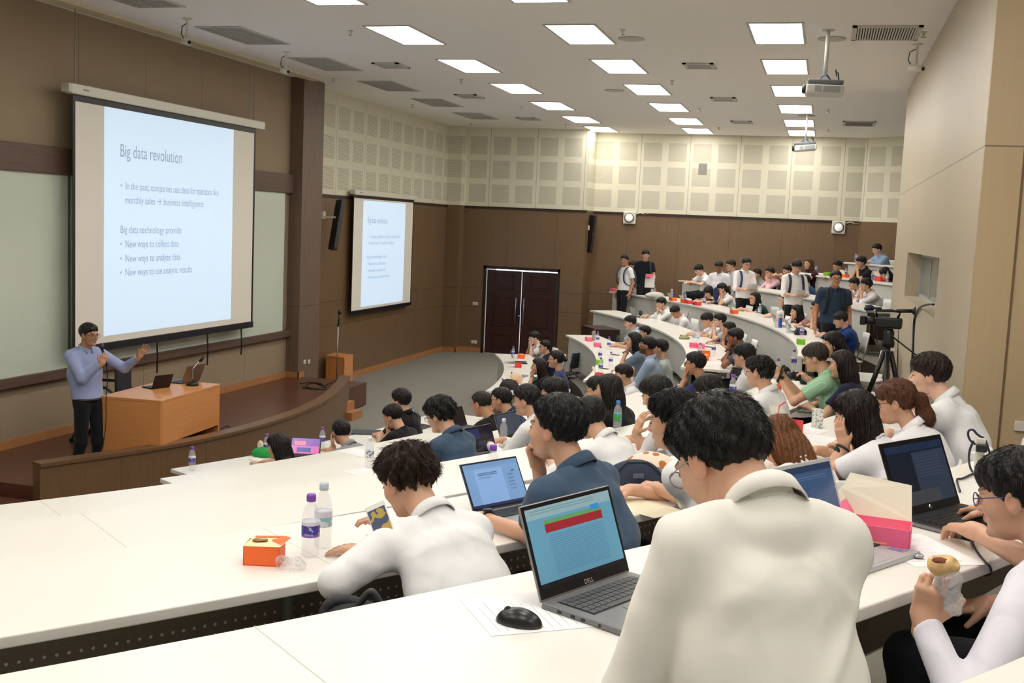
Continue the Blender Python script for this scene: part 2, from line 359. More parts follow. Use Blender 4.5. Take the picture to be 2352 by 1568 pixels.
for c in range(1, 4):
    for k in range(-5, 6):
        y = min(12.4+2.546*k, 24.75); n = k+1
        if c == 3 and k < 0 and k > -2: continue
        lab = 'lit square ceiling light, %s, %s from the camera' % (CN[c], ['nearest', 'second', 'third', 'fourth', 'fifth', 'sixth', 'seventh'][max(0, n if c < 3 else n-1)]) if k >= -1 else 'added unseen ceiling light brightening the near table edges and shirts'
        troffer(LX[c][0], LX[c][1], y, y+1.27, True, lab, 'lit ceiling lights' if k >= -1 else 'ceiling lights behind the camera')
for c in (0,):
    for n, (pa_, pb_) in enumerate([((250, -25), (404, 14)), ((452, 62), (640, 100)), ((665, 134), (815, 161)), ((822, 186), (945, 208)), ((948, 228), (1045, 244)), ((1045, 261), (1128, 273))]):
        A_, B_ = on_z(*pa_, CEIL), on_z(*pb_, CEIL)
        troffer(-7.72, -7.14, B_[1]-1.25, B_[1], False, 'unlit louvred ceiling light above the stage edge, %s of the column' % ['nearest', 'second', 'third', 'fourth', 'fifth', 'farthest'][n], 'unlit ceiling lights above the stage edge')
def vent(px0, px1, label, slats=9, big=False, vert=False):
    a, b = on_z(*px0, CEIL), on_z(*px1, CEIL); cx, cy = (a[0]+b[0])/2, (a[1]+b[1])/2; hx, hy = abs(b[0]-a[0])/2, abs(b[1]-a[1])/2
    o = empty('air_vent', (cx, cy, CEIL)); tag(o, label, 'vent', 'ceiling air vents'); e = .05; f = MB()
    for q in ((-hx, -hy, hx, -hy+e), (-hx, hy-e, hx, hy), (-hx, -hy, -hx+e, hy), (hx-e, -hy, hx, hy)): f.box(q[0], q[1], -.02, q[2], q[3], -.001)
    f.make('frame', M_trim, o); MB().box(-hx+e, -hy+e, -.003, hx-e, hy-e, -.001).make('backing', mat('vent_dark', (70, 68, 62), .9), o); s = MB()
    for k in range(slats):
        if vert: x = -hx+e+(2*hx-2*e)*(k+.5)/slats; s.box(x-.006, -hy+e, -.016, x+.010, hy-e, -.008)
        else: y = -hy+e+(2*hy-2*e)*(k+.5)/slats; s.box(-hx+e, y-.012, -.016, hx-e, y+.012, -.01)
    s.make('slat', M_trim, o)
def vent_c(px, py, w, d, label, **k):
    c = on_z(px, py, CEIL); q = MB; a = c+np.array([-w/2, -d/2, 0]); b = c+np.array([w/2, d/2, 0])
    def pr(P): v = P-EYE; z = v@_F; return (1176+FPX*(v@_X)/z, 784-FPX*(v@_U)/z)
    vent(pr(a), pr(b), label, **k)
vent_c(2035, 74, .72, .85, 'large grille near the right wall, closest to the camera', slats=22, vert=True)
vent_c(1973, 283, .62, .9, 'far grille near the right wall, beyond the second projector', slats=5)
for q, l in (((1607, 150), 'small vent between the middle and right lit columns, nearest one'), ((1663, 227), 'small vent between the middle and right lit columns, second one'), ((1704, 280), 'small vent between the middle and right lit columns, farthest one'), ((898, 149), 'small vent left of the lit columns, nearest one'), ((1078, 220), 'small vent left of the lit columns, second one'), ((1213, 272), 'small vent left of the lit columns, farthest one')):
    vent_c(*q, .42, .5, l, slats=7)
M_spk = mat('ceiling_speaker', (196, 194, 190), .6)
for q, l in (((1450, 88), 'round ceiling speaker right of the nearest middle light'), ((1411, 207), 'round ceiling speaker left of the third middle light'), ((1911, 88), 'round ceiling speaker behind the first projector pole'), ((1853, 265), 'round ceiling speaker above the second projector pole')):
    c = on_z(*q, CEIL); o = MB().lathe([(.16, -.001), (.16, -.012), (.13, -.018), (.0, -.02)], 24).make('ceiling_speaker', M_spk, smooth=True, loc=c); tag(o, l, 'speaker', 'round ceiling speakers')
sp0 = None
for i, q in enumerate([(806, 70), (1430, 68), (766, 180), (1060, 182), (1544, 185), (948, 240), (1199, 244), (1607, 248), (1903, 252), (1081, 283), (1299, 286), (1651, 292), (1903, 298), (2122, 73)]):
    c = on_z(*q, CEIL)
    if sp0 is None:
        sp0 = empty('fire_sprinkler', c); MB().lathe([(.035, 0), (.035, -.005), (.012, -.012), (.012, -.04)], 10).make('pipe', M_trim, sp0); MB().lathe([(.03, -.055), (.03, -.06), (.0, -.062)], 10).make('deflector', M_steel, sp0); o = sp0
    else: o = copy_tree(sp0); o.location = tuple(c)
    tag(o, 'small pendant fire sprinkler under the ceiling, ' + ['left of the nearest lit row', 'right of the nearest middle light', 'beside the stage pillar top', 'left column, before the third row', 'right of the third middle light', 'above the side wall, near', 'between left lights, fourth row', 'right of the fourth middle light', 'under the first projector', 'above the corner pier', 'beside the sixth left light', 'right of the farthest middle light', 'right of the second projector pole', 'beside the large right grille'][i], 'sprinkler', 'ceiling fire sprinklers')
# ================================================================== STAGE
pts = [(205, 1265), (340, 1243), (480, 1225), (660, 1203), (835, 1180), (1040, 1142), (1240, 1095), (1400, 1052), (1568, 1000)]
pp = [(a/2.24, 500+b/2.24) for a, b in pts]+[(742, 926), (768, 909), (788, 890), (800, 872), (803, 862)]
ZP = ZST+.04
KH = .25
outer = [on_z(*q, ZST+KH)[:2] for q in pp]
def offset(P, d):
    P = np.array(P); T = np.gradient(P, axis=0); T /= np.linalg.norm(T, axis=1)[:, None]; return P+np.c_[-T[:, 1], T[:, 0]]*d
# smooth the kerb line with a circle fit blended with the measured points
def smooth(P, n=3):
    P = np.array(P, float)
    for _ in range(n): Q = P.copy(); Q[1:-1] = .25*P[:-2]+.5*P[1:-1]+.25*P[2:]; P = Q
    return P
def chaikin(P, n=2):
    P = np.array(P, float)
    for _ in range(n):
        Q = [P[0]]
        for a, b in zip(P[:-1], P[1:]): Q += [.75*a+.25*b, .25*a+.75*b]
        P = np.array(Q+[P[-1]])
    return P
outer = chaikin(smooth(outer), 2); inner = offset(outer, .14)
if np.mean(inner[:, 0]) > np.mean(outer[:, 0]): inner = offset(outer, -.14)
def ribbon(o_, i_, z0, z1):
    m = MB(); n = len(o_); v = [(*o_[k], z0) for k in range(n)]+[(*i_[k], z0) for k in range(n)]+[(*o_[k], z1) for k in range(n)]+[(*i_[k], z1) for k in range(n)]; f = []
    for k in range(n-1): f += [(k, k+1, 2*n+k+1, 2*n+k), (n+k+1, n+k, 3*n+k, 3*n+k+1), (2*n+k, 2*n+k+1, 3*n+k+1, 3*n+k), (k+1, k, n+k, n+k+1)]
    f += [(0, 2*n, 3*n, n), (n-1, 2*n-1, 4*n-1, 3*n-1)]; return m.add(v, f)
kerb = ribbon(outer, inner, 0, ZST+KH-.035); struct(kerb.make('wall_stage_kerb', M_parapet))
o2 = offset(outer, .02 if np.mean(offset(outer, .02)[:, 0]) > np.mean(outer[:, 0]) else -.02); i2 = 2*inner-offset(inner, .02) if 0 else inner
struct(ribbon(o2, inner+(inner-outer)*.08, ZST+KH-.035, ZST+KH).make('trim_kerb_cap', wood_mat('kerb_cap', (112, 82, 56), .08, None, .4)))
poly = [tuple(q) for q in inner if q[1] < 17.05]; poly = [(XW, poly[0][1])]+poly+[(poly[-1][0], 17.08), (XW, 17.08)]
struct(MB().prism(poly, .02, ZST).make('floor_stage', M_stagefl))
y_l = outer[0][1]
for k, (dy, h) in enumerate(((.0, .28), (.32, .14))):
    struct(MB().box(XW, y_l-dy-.34, 0, outer[0][0]-.1-.0*k, y_l-dy-.02, h).make('trim_stage_step', M_stagefl))
e_ = outer[-1]
for k in (0, 1): struct(MB().box(e_[0]-.1, e_[1]-.45, 0, e_[0]+.12+.14*(1-k), e_[1]-.05, .13*(k+1)).make('trim_stage_step', M_base))

# projection screens with the slide
SL = mat('slide_blue', (206, 228, 251), .6, emit=.55); MT = mat('slide_text', (150, 166, 188), .6, emit=.42)
M_scr = mat('screen_fabric', (242, 238, 228), .8)
def screen(name_lab, plane_x, corners, slide, case, ctr=(0, 0), rods=None, straps=None, soft=0.):
    """all corners are pixels on the vertical plane x=plane_x, order tl tr br bl"""
    C_ = [on_x(*q, plane_x) for q in corners]; S_ = [on_x(*q, plane_x) for q in slide]
    y0 = (C_[0][1]+C_[3][1])/2; y1 = (C_[1][1]+C_[2][1])/2; z1 = (C_[0][2]+C_[1][2])/2; z0 = (C_[2][2]+C_[3][2])/2
    o = empty('projection_screen', (plane_x, y0, z0)); tag(o, name_lab, 'projection screen'); W, H = y1-y0, z1-z0
    n = 24; m = MB(); vs = []; 
    for i in range(n+1):
        for j in (0, 1): vs.append((.01*math.sin(i/n*math.pi*2), W*i/n, H*j))
    MB().box(-.004, .0, 0, 0, W, H).make('screen_fabric', M_scr, o)
    b = .045*W/4
    MB().box(-.003, -b, 0, .003, 0, H).box(-.003, W, 0, .003, W+b, H).box(-.003, -b, H, .003, W+b, H+b*1.6).make('black_border', M_black, o)
    MB().box(-.02, -b, -b*2, .02, W+b, 0).make('bottom_bar', mat('navy_black', (22, 22, 34), .4), o, bevel=.006)
    c0, c1 = on_x(*case[0], plane_x), on_x(*case[1], plane_x); h = case[2]
    cs = MB().box(-.05, c0[1]-y0, H+b*1.6, .05, c1[1]-y0, H+b*1.6+h).make('casing', M_cream, o, bevel=.015)
    MB().box(-.055, c0[1]-y0-.06, H+b*1.6+.01, .055, c0[1]-y0, H+b*1.6+h-.005).make('end_cap', M_edge, o, bevel=.01)
    MB().box(.05, c0[1]-y0+.2, H+b*1.6+h*.45, .053, c0[1]-y0+.3, H+b*1.6+h*.6).make('casing_label', M_greym, o)
    ys = [q[1]-y0 for q in S_]; zs = [q[2]-z0 for q in S_]; a0, a1 = (ys[0]+ys[3])/2, (ys[1]+ys[2])/2; b0, b1 = (zs[2]+zs[3])/2, (zs[0]+zs[1])/2
    sl = MB().box(.001, a0, b0, .003, a1, b1).make('projected_slide', SL, o); sw, sh = a1-a0, b1-b0
    # slide lettering: placed in the fractions of the slide it takes in the photograph
    R = Matrix([[0, 0, 1, 0], [1, 0, 0, 0], [0, 1, 0, 0], [0, 0, 0, 1]])
    for body, fx, fz, fs, fw in (('Big data revolution', .10, .793, .078, .455), ('•  In the past, companies use data for statistics like', .105, .65, .046, .765), ('monthly sales → business intelligence', .135, .588, .046, .60),
                             ('Big data technology provide', .105, .455, .046, .45), ('•  New ways to collect data', .105, .39, .046, .43), ('•  New ways to analyze data', .105, .325, .046, .445), ('•  New ways to use analytic results', .105, .262, .046, .54)):
        t_ = text_mesh(body, fs*sh*1.05, 'slide_lettering', MT, o); w_ = max(v.co.x for v in t_.data.vertices); t_.data.transform(Matrix.Translation((.0045, a0+fx*sw, b0+fz*sh))@R@Matrix.Scale(fw*sw/w_, 4, (1, 0, 0)))
    if plane_x < XS+.2: MB().box(XS-plane_x, c0[1]-y0+.1, H+b*1.6+.02, -.04, c0[1]-y0+.16, H+b*1.6+h-.02).box(XS-plane_x, c1[1]-y0-.16, H+b*1.6+.02, -.04, c1[1]-y0-.1, H+b*1.6+h-.02).make('wall_bracket', M_greym, o)
    for yy, L in (straps or []): MB().tube([(0, yy*W, -b*2), (.01, yy*W+.004, -b*2-L*.5), (0, yy*W+.01, -b*2-L)], .012, 5).make('pull_cord', M_black, o)
    for yy in (rods or []): MB().tube([(0, yy, H+b*1.6+h), (0, yy, CEIL-z0-.002)], .006, 5).make('hanging_wire', M_greym, o)
    return o, y0, W
screen('large projection screen hanging in front of the stage wall, showing a slide', XW+.26, ((167, 232), (582, 305), (578, 742), (178, 790)), ((237, 243), (535, 298), (531, 735), (240, 768)), ((157, 203), (603, 291), .12), rods=(.0, 4.15), straps=((.4, .42), (.7, .45), (.93, .4)))
screen('smaller projection screen on the brown side wall, showing the same slide', XS+.12, ((812, 453), (949, 466), (942, 695), (808, 712)), ((835, 460), (931, 468), (925, 690), (828, 706)), ((812, 443), (955, 458), .1))

# desk with its laptops
dkz = ZST+.74; c1 = on_z(370, 920, dkz); c0 = on_z(274, 898, dkz); c2 = on_z(506, 881, dkz)
dk = empty('lecturer_desk', (c1[0], c1[1], ZST), 0); v2 = c2-c1; W = np.hypot(*v2[:2]); an = math.atan2(v2[1], v2[0]); Dp = float((c0-c1)[:2]@np.array([-math.sin(an), math.cos(an)])); dk.rotation_euler = (0, 0, an)
tag(dk, 'orange wooden lecturer desk on the stage carrying two open laptops', 'desk'); Hd = .74
MB().box(0, 0, Hd-.03, W, Dp, Hd).make('desktop', M_orange, dk, bevel=.004); MB().box(.0, .005, 0, .03, Dp, Hd-.03).make('side_panel', M_orange, dk); MB().box(W-.03, .005, 0, W, Dp, Hd-.03).make('side_panel', M_orange, dk)
MB().box(.03, .0, .25, W-.03, .025, Hd-.03).make('front_panel', M_orange, dk); MB().lathe([(.03, 0), (.03, .004), (.02, .006)], 16, (.2, .12, Hd)).make('cable_grommet', M_orange, dk)
MB().box(W*.28, .25, .02, W-.06, Dp-.1, .2).make('equipment_box', M_black, dk)
# caster chair behind the desk
def vec(p): return Vector([float(a) for a in p])
fc = on_z(262, 1062, ZST); fc = on_z(235, 1010, ZST)
cc = empty('office_chair', (fc[0], fc[1], ZST), an+math.pi*.55); tag(cc, 'black armchair with chrome caster legs behind the lecturer desk', 'chair')
MB().box(-.24, -.23, .42, .24, .23, .47).make('seat', mat('navy_vinyl', (38, 40, 52), .5), cc, bevel=.03, seg=3)
MB().box(-.27, -.22, .55, -.23, .22, .9).make('backrest', mat('navy_vinyl'), cc, bevel=.02)
for s in (-1, 1):
    MB().tube([(-.24, s*.25, .45), (-.26, s*.26, .6), (-.15, s*.27, .68), (.18, s*.27, .68)], .018).make('armrest', M_black, cc, True)
    for x in (-.26, .26):
        l = MB().tube([(x*.2, s*.2, .42), (x, s*.24, .06)], .014).make('leg', M_chrome, cc, True); MB().lathe([(.03, -.012), (.03, .012)], 12, M=Matrix.Translation((x, s*.24, .03))@Matrix.Rotation(math.pi/2, 4, 'X')).make('caster', M_black, l)
# lectern box and mic stand on the right of the stage
b1 = on_z(809, 888, 0); hL = float(on_y(811, 814, b1[1])[2]); tR = on_z(811, 814, hL); tF = on_z(790, 820, hL); tL = on_z(749, 815, hL); tB = tL+tR-tF
lc = empty('wooden_lectern_box', (tF[0], tF[1], 0.), 0); tag(lc, 'plain orange wooden lectern box standing beside the striped pillar', 'lectern')
def lp(k0, k1, sc=1): return [tuple((np.array(q)-tF)[:2]) for q in (tF, tR, tB, tL)]
MB().prism(lp(0, 0), 0, hL-.03).make('body', M_orange, lc); cpt = np.mean(lp(0, 0), 0); MB().prism([tuple(cpt+(np.array(q)-cpt)*1.04) for q in lp(0, 0)], hL-.03, hL).make('top', M_orange, lc, bevel=.004)
MB().box(-.012, -.012, .02, .012, .012, hL-.04).make('corner_strip', M_base, lc)
ms = on_z(773, 884, ZST); mo = empty('microphone_stand', ms); tag(mo, 'tall thin microphone stand beside the orange lectern box', 'microphone stand')
zt_ = float(on_y(777, 712, ms[1])[2])-ZST
MB().tube([(0, 0, 0), (0, 0, zt_-.25)], .012).make('pole', M_steel, mo, True); MB().tube([(0, 0, zt_-.27), (0.02, 0, zt_-.06)], .014).make('microphone_body', M_black, mo, True); MB().lathe([(.01, -.03), (.028, -.01), (.03, .02), (.02, .045), (0, .055)], 12, (.02, 0, zt_-.05)).make('microphone_head', M_black, mo, True)
for k in range(3): MB().tube([(0, 0, .08), (.22*math.cos(k*2.1), .22*math.sin(k*2.1), .012)], .008, 6).make('leg', M_black, mo, True)
cb = MB(); P = [(on_z(x, y, ZST+.01)) for x, y in ((690, 880), (715, 876), (740, 884), (755, 892), (730, 894), (700, 888), (705, 880), (735, 878), (748, 888), (720, 893), (695, 890))]
tag(cb.tube(chaikin(np.array(P), 2), .009, 6).make('cable', M_black, smooth=True), 'loose black cable coiled on the stage floor by the pillar', 'cable')
tag(MB().tube(chaikin(np.array([on_z(x, y, ZST+.01) for x, y in ((508, 985), (515, 978), (525, 978), (532, 984))]), 2), .006, 6).make('cable', M_black, smooth=True), 'short black cable on the stage floor right of the desk', 'cable')
# desk microphone
dm = on_z(442, 885, dkz); d_ = empty('desk_microphone', dm); tag(d_, 'small gooseneck microphone on a round black base on the lecturer desk', 'microphone')
MB().lathe([(.07, 0), (.075, .02), (.06, .04), (0, .045)], 20).make('base', M_black, d_, True); MB().tube([(0, 0, .04), (0, 0, .12), (.0, .01, .2), (.06, .06, .29)], .008).make('gooseneck', M_chrome, d_, True); MB().tube([(.06, .06, .28), (.09, .09, .34)], .018).make('microphone_head', M_black, d_, True)
# line array loudspeakers
def arrayspk(pt, pb, x=None, y=None, label=''):
    f_ = (lambda a: on_x(*a, x)) if x is not None else (lambda a: on_y(*a, y))
    a, b = f_(pt), f_(pb); o = empty('line_array_speaker', (a+b)/2); tag(o, label, 'speaker', 'black column loudspeakers on the brown walls'); h = (a-b)/2
    M = frame((0, 0, 0), Vector(h).normalized(), (1, -.3, 0)); L = float(np.linalg.norm(h))
    MB().box(-L, -.055, -.07, L, .055, .07, M).make('speaker_body', M_black, o, bevel=.008); MB().box(-L*.0-.01, -.058, .066, .01, .058, .073, M).make('logo_strip', M_greym, o)
    MB().box(-L+.03, -.045, .069, L-.03, .045, .074, M).make('grille', M_dark, o)
    w_ = (XS-(x or 0)) if x is not None else 0
    if x is not None: MB().box(w_, -.03, L*.25, -.02, .03, L*.32).box(w_-.0, -.05, L*.2, w_+.05, .05, L*.5).make('wall_bracket', M_cream, o)
    else: MB().box(XC-(a[0]+b[0])/2-.005, -.03, L*.25, .02, .03, L*.32).box(XC-(a[0]+b[0])/2-.005, -.05, L*.2, XC-(a[0]+b[0])/2+.03, .05, L*.45).make('wall_bracket', M_cream, o)
arrayspk((783, 460), (764, 573), x=XS+.3, label='black column loudspeaker on the side wall left of the small screen'); arrayspk((1363, 494), (1352, 580), y=25.95, label='black column loudspeaker on the far wall right of the double door')
# switches and sockets
for q, l in (((699, 831), 'left white socket low on the striped pillar'), ((709, 830), 'right white socket low on the striped pillar')):
    c = on_x(*q, -8.52); o = tag(MB().box(0, -.04, -.035, .012, .04, .035).make('wall_socket', M_cream, loc=c, bevel=.004), l, 'socket'); MB().box(.012, -.015, -.015, .016, .015, .015).make('switch_key', M_edge, o)
for q, l in (((1092, 697), 'white switch plate left of the double door at hand height'), ((1089, 785), 'white socket plate left of the double door near the floor')):
    c = on_y(*q, YD); o = tag(MB().box(-.07, -.015, -.04, .07, 0, .04).make('switch_plate', M_cream, loc=c, bevel=.004), l, 'switch'); MB().box(-.05, -.02, -.02, .05, -.015, .02).make('switch_key', M_edge, o)
# emergency lamps and fan box on the far wall
for q, l in (((1447, 500), 'left emergency lamp on the far wall above the standing students'), ((1926, 522), 'right emergency lamp on the far wall near the booth')):
    c = on_y(*q, YB); o = empty('emergency_lamp', c); tag(o, l, 'lamp', 'white emergency lamps on the far wall')
    MB().box(-.15, -.1, -.15, .15, 0, .15).make('housing', M_cream, o, bevel=.02); MB().lathe([(.12, 0), (.12, .02), (.10, .03)], 24, M=Matrix.Translation((0, -.1, 0))@Matrix.Rotation(math.pi/2, 4, 'X')).make('lens_ring', M_greym, o, True)
    MB().lathe([(.09, 0), (.09, .012), (.0, .02)], 24, M=Matrix.Translation((0, -.125, 0))@Matrix.Rotation(math.pi/2, 4, 'X')).make('lamp_glass', mat('lamp_glass', (235, 232, 225), .2, emit=.5), o, True)
    MB().tube([(.15, -.04, .1), (.25, -.03, .13), (.36, -.02, .1), (.45, -.02, .12)], .012, 6).make('lamp_cable', M_cream, o)
c = on_y(1614, 388, YB); o = empty('wall_sensor', c); tag(o, 'small grey square grille set in the cream far wall', 'grille')
MB().box(-.1, -.01, -.13, .1, 0, .13).make('plate', mat('grille_grey', (150, 142, 132), .6), o)
for s in (-.045, .045): MB().box(s-.035, -.014, -.1, s+.035, -.01, -.02).box(s-.035, -.014, .02, s+.035, -.01, .1).make('louver', M_greym, o)
# security cameras
for q, h, l in (((430, 42), .4, 'ceiling security camera nearest the camera above the stage'), ((657, 118), .32, 'ceiling security camera above the right end of the large screen'), ((2108, 101), .38, 'ceiling security camera by the top of the right wall')):
    c = on_z(*q, CEIL); o = empty('security_camera', c); tag(o, l, 'camera', 'ceiling security cameras')
    h_ = {430: .26, 657: .26, 2108: .26}[q[0]]
    MB().lathe([(.06, 0), (.055, -.012), (.015, -.015), (.015, -h_+.03)], 14).make('stem', M_cream, o, True); b = MB().tube([(-.07, .02, -h_), (.07, -.06, -h_-.03)], .035, 12).make('camera_body', M_cream, o, True)
    MB().tube([(.065, -.058, -h_-.028), (.085, -.07, -h_-.034)], .022, 10).make('camera_lens', M_black, o, True)
    MB().tube([(0, 0, -.05), (-.08, .02, -.09), (-.09, .02, -h_*.7), (-.05, .02, -h_+.02)], .006, 5).make('camera_cable', M_dark, o)
# projectors
def projector(c, rz, tilt, label, s=1.0, pole_top=None):
    o = empty('projector', c, rz); tag(o, label, 'projector', 'ceiling projectors'); R = Matrix.Rotation(tilt, 4, 'Y')
    MB().box(-.2, -.16, -.07, .2, .16, .035, R).make('white_housing', mat('projector_white', (215, 215, 212), .4), o, bevel=.02, seg=3)
    MB().box(-.19, -.15, .035, .19, .15, .09, R).make('grey_housing', mat('projector_grey', (112, 116, 122), .45), o, bevel=.015)
    MB().box(-.02, -.166, -.05, .16, -.158, .02, R).make('vent_grille', mat('projector_vent', (160, 165, 165), .5), o); MB().box(-.11, -.166, -.045, -.04, -.158, .02, R).make('port_panel', mat('projector_port', (168, 166, 168), .5), o)
    MB().lathe([(.05, 0), (.05, .03), (.035, .04)], 16, M=R@Matrix.Translation((-.2, -.02, -.01))@Matrix.Rotation(-math.pi/2, 4, 'Y')).make('lens', M_dark, o, True)
    H = pole_top-c[2]
    MB().tube([(.0, 0, .14), (.0, 0, H-.001)], .022, 12).make('pole', mat('pole_white', (215, 213, 210), .4), o, True); MB().lathe([(.07, H-.012), (.07, H-.001)], 16).make('ceiling_plate', M_trim, o)
    MB().tube([(.0, 0, .18), (-.06, 0, .1)], .01, 6).tube([(.0, 0, .18), (.06, 0, .1)], .01, 6).box(-.08, -.05, .09, .08, .05, .1).make('mount_bracket', mat('mount_blue', (60, 90, 140), .4), o)
    MB().tube([(.14, -.1, .09), (.13, -.1, .16), (.1, -.09, .2), (.12, -.08, .13)], .007, 6).make('power_cable', M_black, o, True)
p1_ = on_z(1908, 68, CEIL); zz = on_y(1893, 205, p1_[1]); projector(zz, .08, .02, 'nearer ceiling projector with a dark grey top on a white pole', 1, CEIL)
p2_ = on_z(1858, 262, CEIL); zz = on_y(1849, 338, p2_[1]); projector(zz, .1, -.1, 'farther ceiling projector tilted on a white pole', 1, CEIL)

# ================================================================== ROWS OF TABLES
M_panf = mat('table_front_panel', (214, 214, 208), .5, var=(2, .04)); M_holelight = mat('painted_hole_light', (138, 126, 112), .5, 0); g = NG(M_holelight); tcn = g.xyz('Object')
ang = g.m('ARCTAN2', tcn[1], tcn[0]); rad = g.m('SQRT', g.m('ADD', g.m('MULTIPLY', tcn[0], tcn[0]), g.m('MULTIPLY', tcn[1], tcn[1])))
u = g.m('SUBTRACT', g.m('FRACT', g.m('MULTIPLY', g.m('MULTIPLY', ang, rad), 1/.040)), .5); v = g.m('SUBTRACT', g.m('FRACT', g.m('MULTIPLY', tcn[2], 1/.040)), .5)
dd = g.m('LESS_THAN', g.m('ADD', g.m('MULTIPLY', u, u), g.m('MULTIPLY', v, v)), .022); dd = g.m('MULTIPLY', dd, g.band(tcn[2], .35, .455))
g.col(g.mix(dd, lin((138, 126, 112)), lin((236, 232, 222))))  # pale dots paint in light seen through perforations; no holes are cut
def table(row, a0, a1, label, group, r=None, z=None, TW=TW):
    r = r or RK[row]; z = FK[row] if z is None else z; am = (a0+a1)/2
    o = empty('curved_table', (AC[0], AC[1], z)); tag(o, label, 'table', group)
    def loc(m): m.v = [(x-AC[0], min(y-AC[1], YB-AC[1]-.07), z_) for x, y, z_ in m.v]; return m   # the last table is cut along the wall
    loc(MB().arc(r, r+TW, a0, a1, .702, .74, .8)).make('tabletop', [M_white], o, bevel=.006)
    p = loc(MB().arc(r+.05, r+.065, a0+.3, a1-.3, .16, .701, .8)).make('modesty_panel', M_panf, o); loc(MB().arc(r+.0655, r+.069, a0+.32, a1-.32, .165, .70, .8)).make('hole_light_liner', M_holelight, p)  # thin dark liner added behind the panel to carry the painted light dots
    n = max(2, int(math.radians(a1-a0)*r/2.2)); af = min(a1, 39.5) if row == 'E' else a1
    for i in range(n+1):
        a = a0+.5+(af-a0-1)*i/n; ca, sa = math.cos(math.radians(a)), math.sin(math.radians(a)); m = MB()
        def q(rr, zz): return (rr*ca, rr*sa, zz)
        m.tube([q(r+.12, .695), q(r+.12, .03)], .022, 6).tube([q(r+TW-.14, .69), q(r+TW-.14, .03)], .02, 6).tube([q(r+.05, .02), q(r+TW-.05, .02)], .02, 6).tube([q(r+.1, .66), q(r+TW-.08, .66)], .018, 6)
        m.make('leg', M_greym, o)
    sm = MB()
    for i in range(1, n):   # joints between the table segments
        a = a0+(a1-a0)*i/n; ca, sa = math.cos(math.radians(a)), math.sin(math.radians(a)); M = Matrix.Rotation(math.radians(a), 4, 'Z')
        sm.box(r+.004, -.0015, .7401, r+TW-.004, .0015, .7405, M)
    if n > 1: sm.make('joint_line', mat('joint_grey', (200, 197, 190), .6), o)
    return o
nr = {'A': (-25.6, -5.2), 'B': (-29.7, -7.5), 'C': (-44, -8.5), 'D': (-45, -8.6), 'E': (-43.3, -19.3), 'F': (-46, -21), 'G': (-45, -25)}
ordn = dict(A='front', B='second', C='third', D='fourth', E='fifth', F='sixth', G='seventh')
for k, (a, b) in nr.items(): table(k, a, b, 'long curved white table, %s row of the near block' % ordn[k], 'curved tables of the near block')
def ang_at(px, py, row):
    p = tt(px, py, row); return math.degrees(math.atan2(p[1]-AC[1], p[0]-AC[0]))
fr_ = {'A': (4.4, ang_at(1137, 812, 'A')), 'B': (2.3, ang_at(1287, 768, 'B')), 'C': (1.3, ang_at(1357, 712, 'C')), 'D': (-.1, ang_at(1389, 668, 'D')), 'E': (15.2, 42), 'F': (21, 35.6)}
for k, (a, b) in fr_.items(): table(k, a, b, 'long curved white table, %s row of the far block' % ordn[k], 'curved tables of the far block', z=FK[k]+(FAR_F if k == 'F' else FAR_F/2 if k == 'E' else 0))
table('G', 28, 34.3, 'short white table at the very top of the far block by the booth', 'curved tables of the far block', r=20.95, z=1.90, TW=.42)

for a in ((14.5, 15.0, 29.5, 33, .33, 1.16),): struct(MB().arc(*a).make('trim_end_wall', M_darkb))
# ================================================================== PEOPLE: implicit surfaces meshed with surface nets
def smin(a, b, k):
    h = np.clip(.5+.5*(b-a)/k, 0, 1); return b*(1-h)+a*h-k*h*(1-h)
def smax(a, b, k): return -smin(-a, -b, k)
def sell(P, c, r):
    q = (P-np.float32(c))/np.float32(r); k0 = np.sqrt((q*q).sum(1)); q2 = q/np.float32(r); k1 = np.sqrt((q2*q2).sum(1))+1e-9; return k0*(k0-1)/k1
def scap(P, a, b, ra, rb):
    a = np.float32(a); b = np.float32(b); ab = b-a; t = np.clip(((P-a)@ab)/(ab@ab+1e-12), 0, 1); d = P-a-t[:, None]*ab; return np.sqrt((d*d).sum(1))-(ra+(rb-ra)*t)
def sbox(P, c, h, r):
    q = np.abs(P-np.float32(c))-np.float32(h)+r; return np.sqrt((np.maximum(q, 0)**2).sum(1))+np.minimum(q.max(1), 0)-r
def nz(P, f, seed=0, o=2):
    out = 0; rs = np.random.RandomState(seed)
    for i in range(o):
        for j in range(3):
            d = rs.randn(3); d /= np.linalg.norm(d); e = rs.randn(3); e /= np.linalg.norm(e)
            out = out+np.sin(P@d.astype(np.float32)*f+rs.rand()*6+1.3*np.sin(P@e.astype(np.float32)*f*.7+rs.rand()*6))*(.5**i)
        f *= 2.1
    return out/4
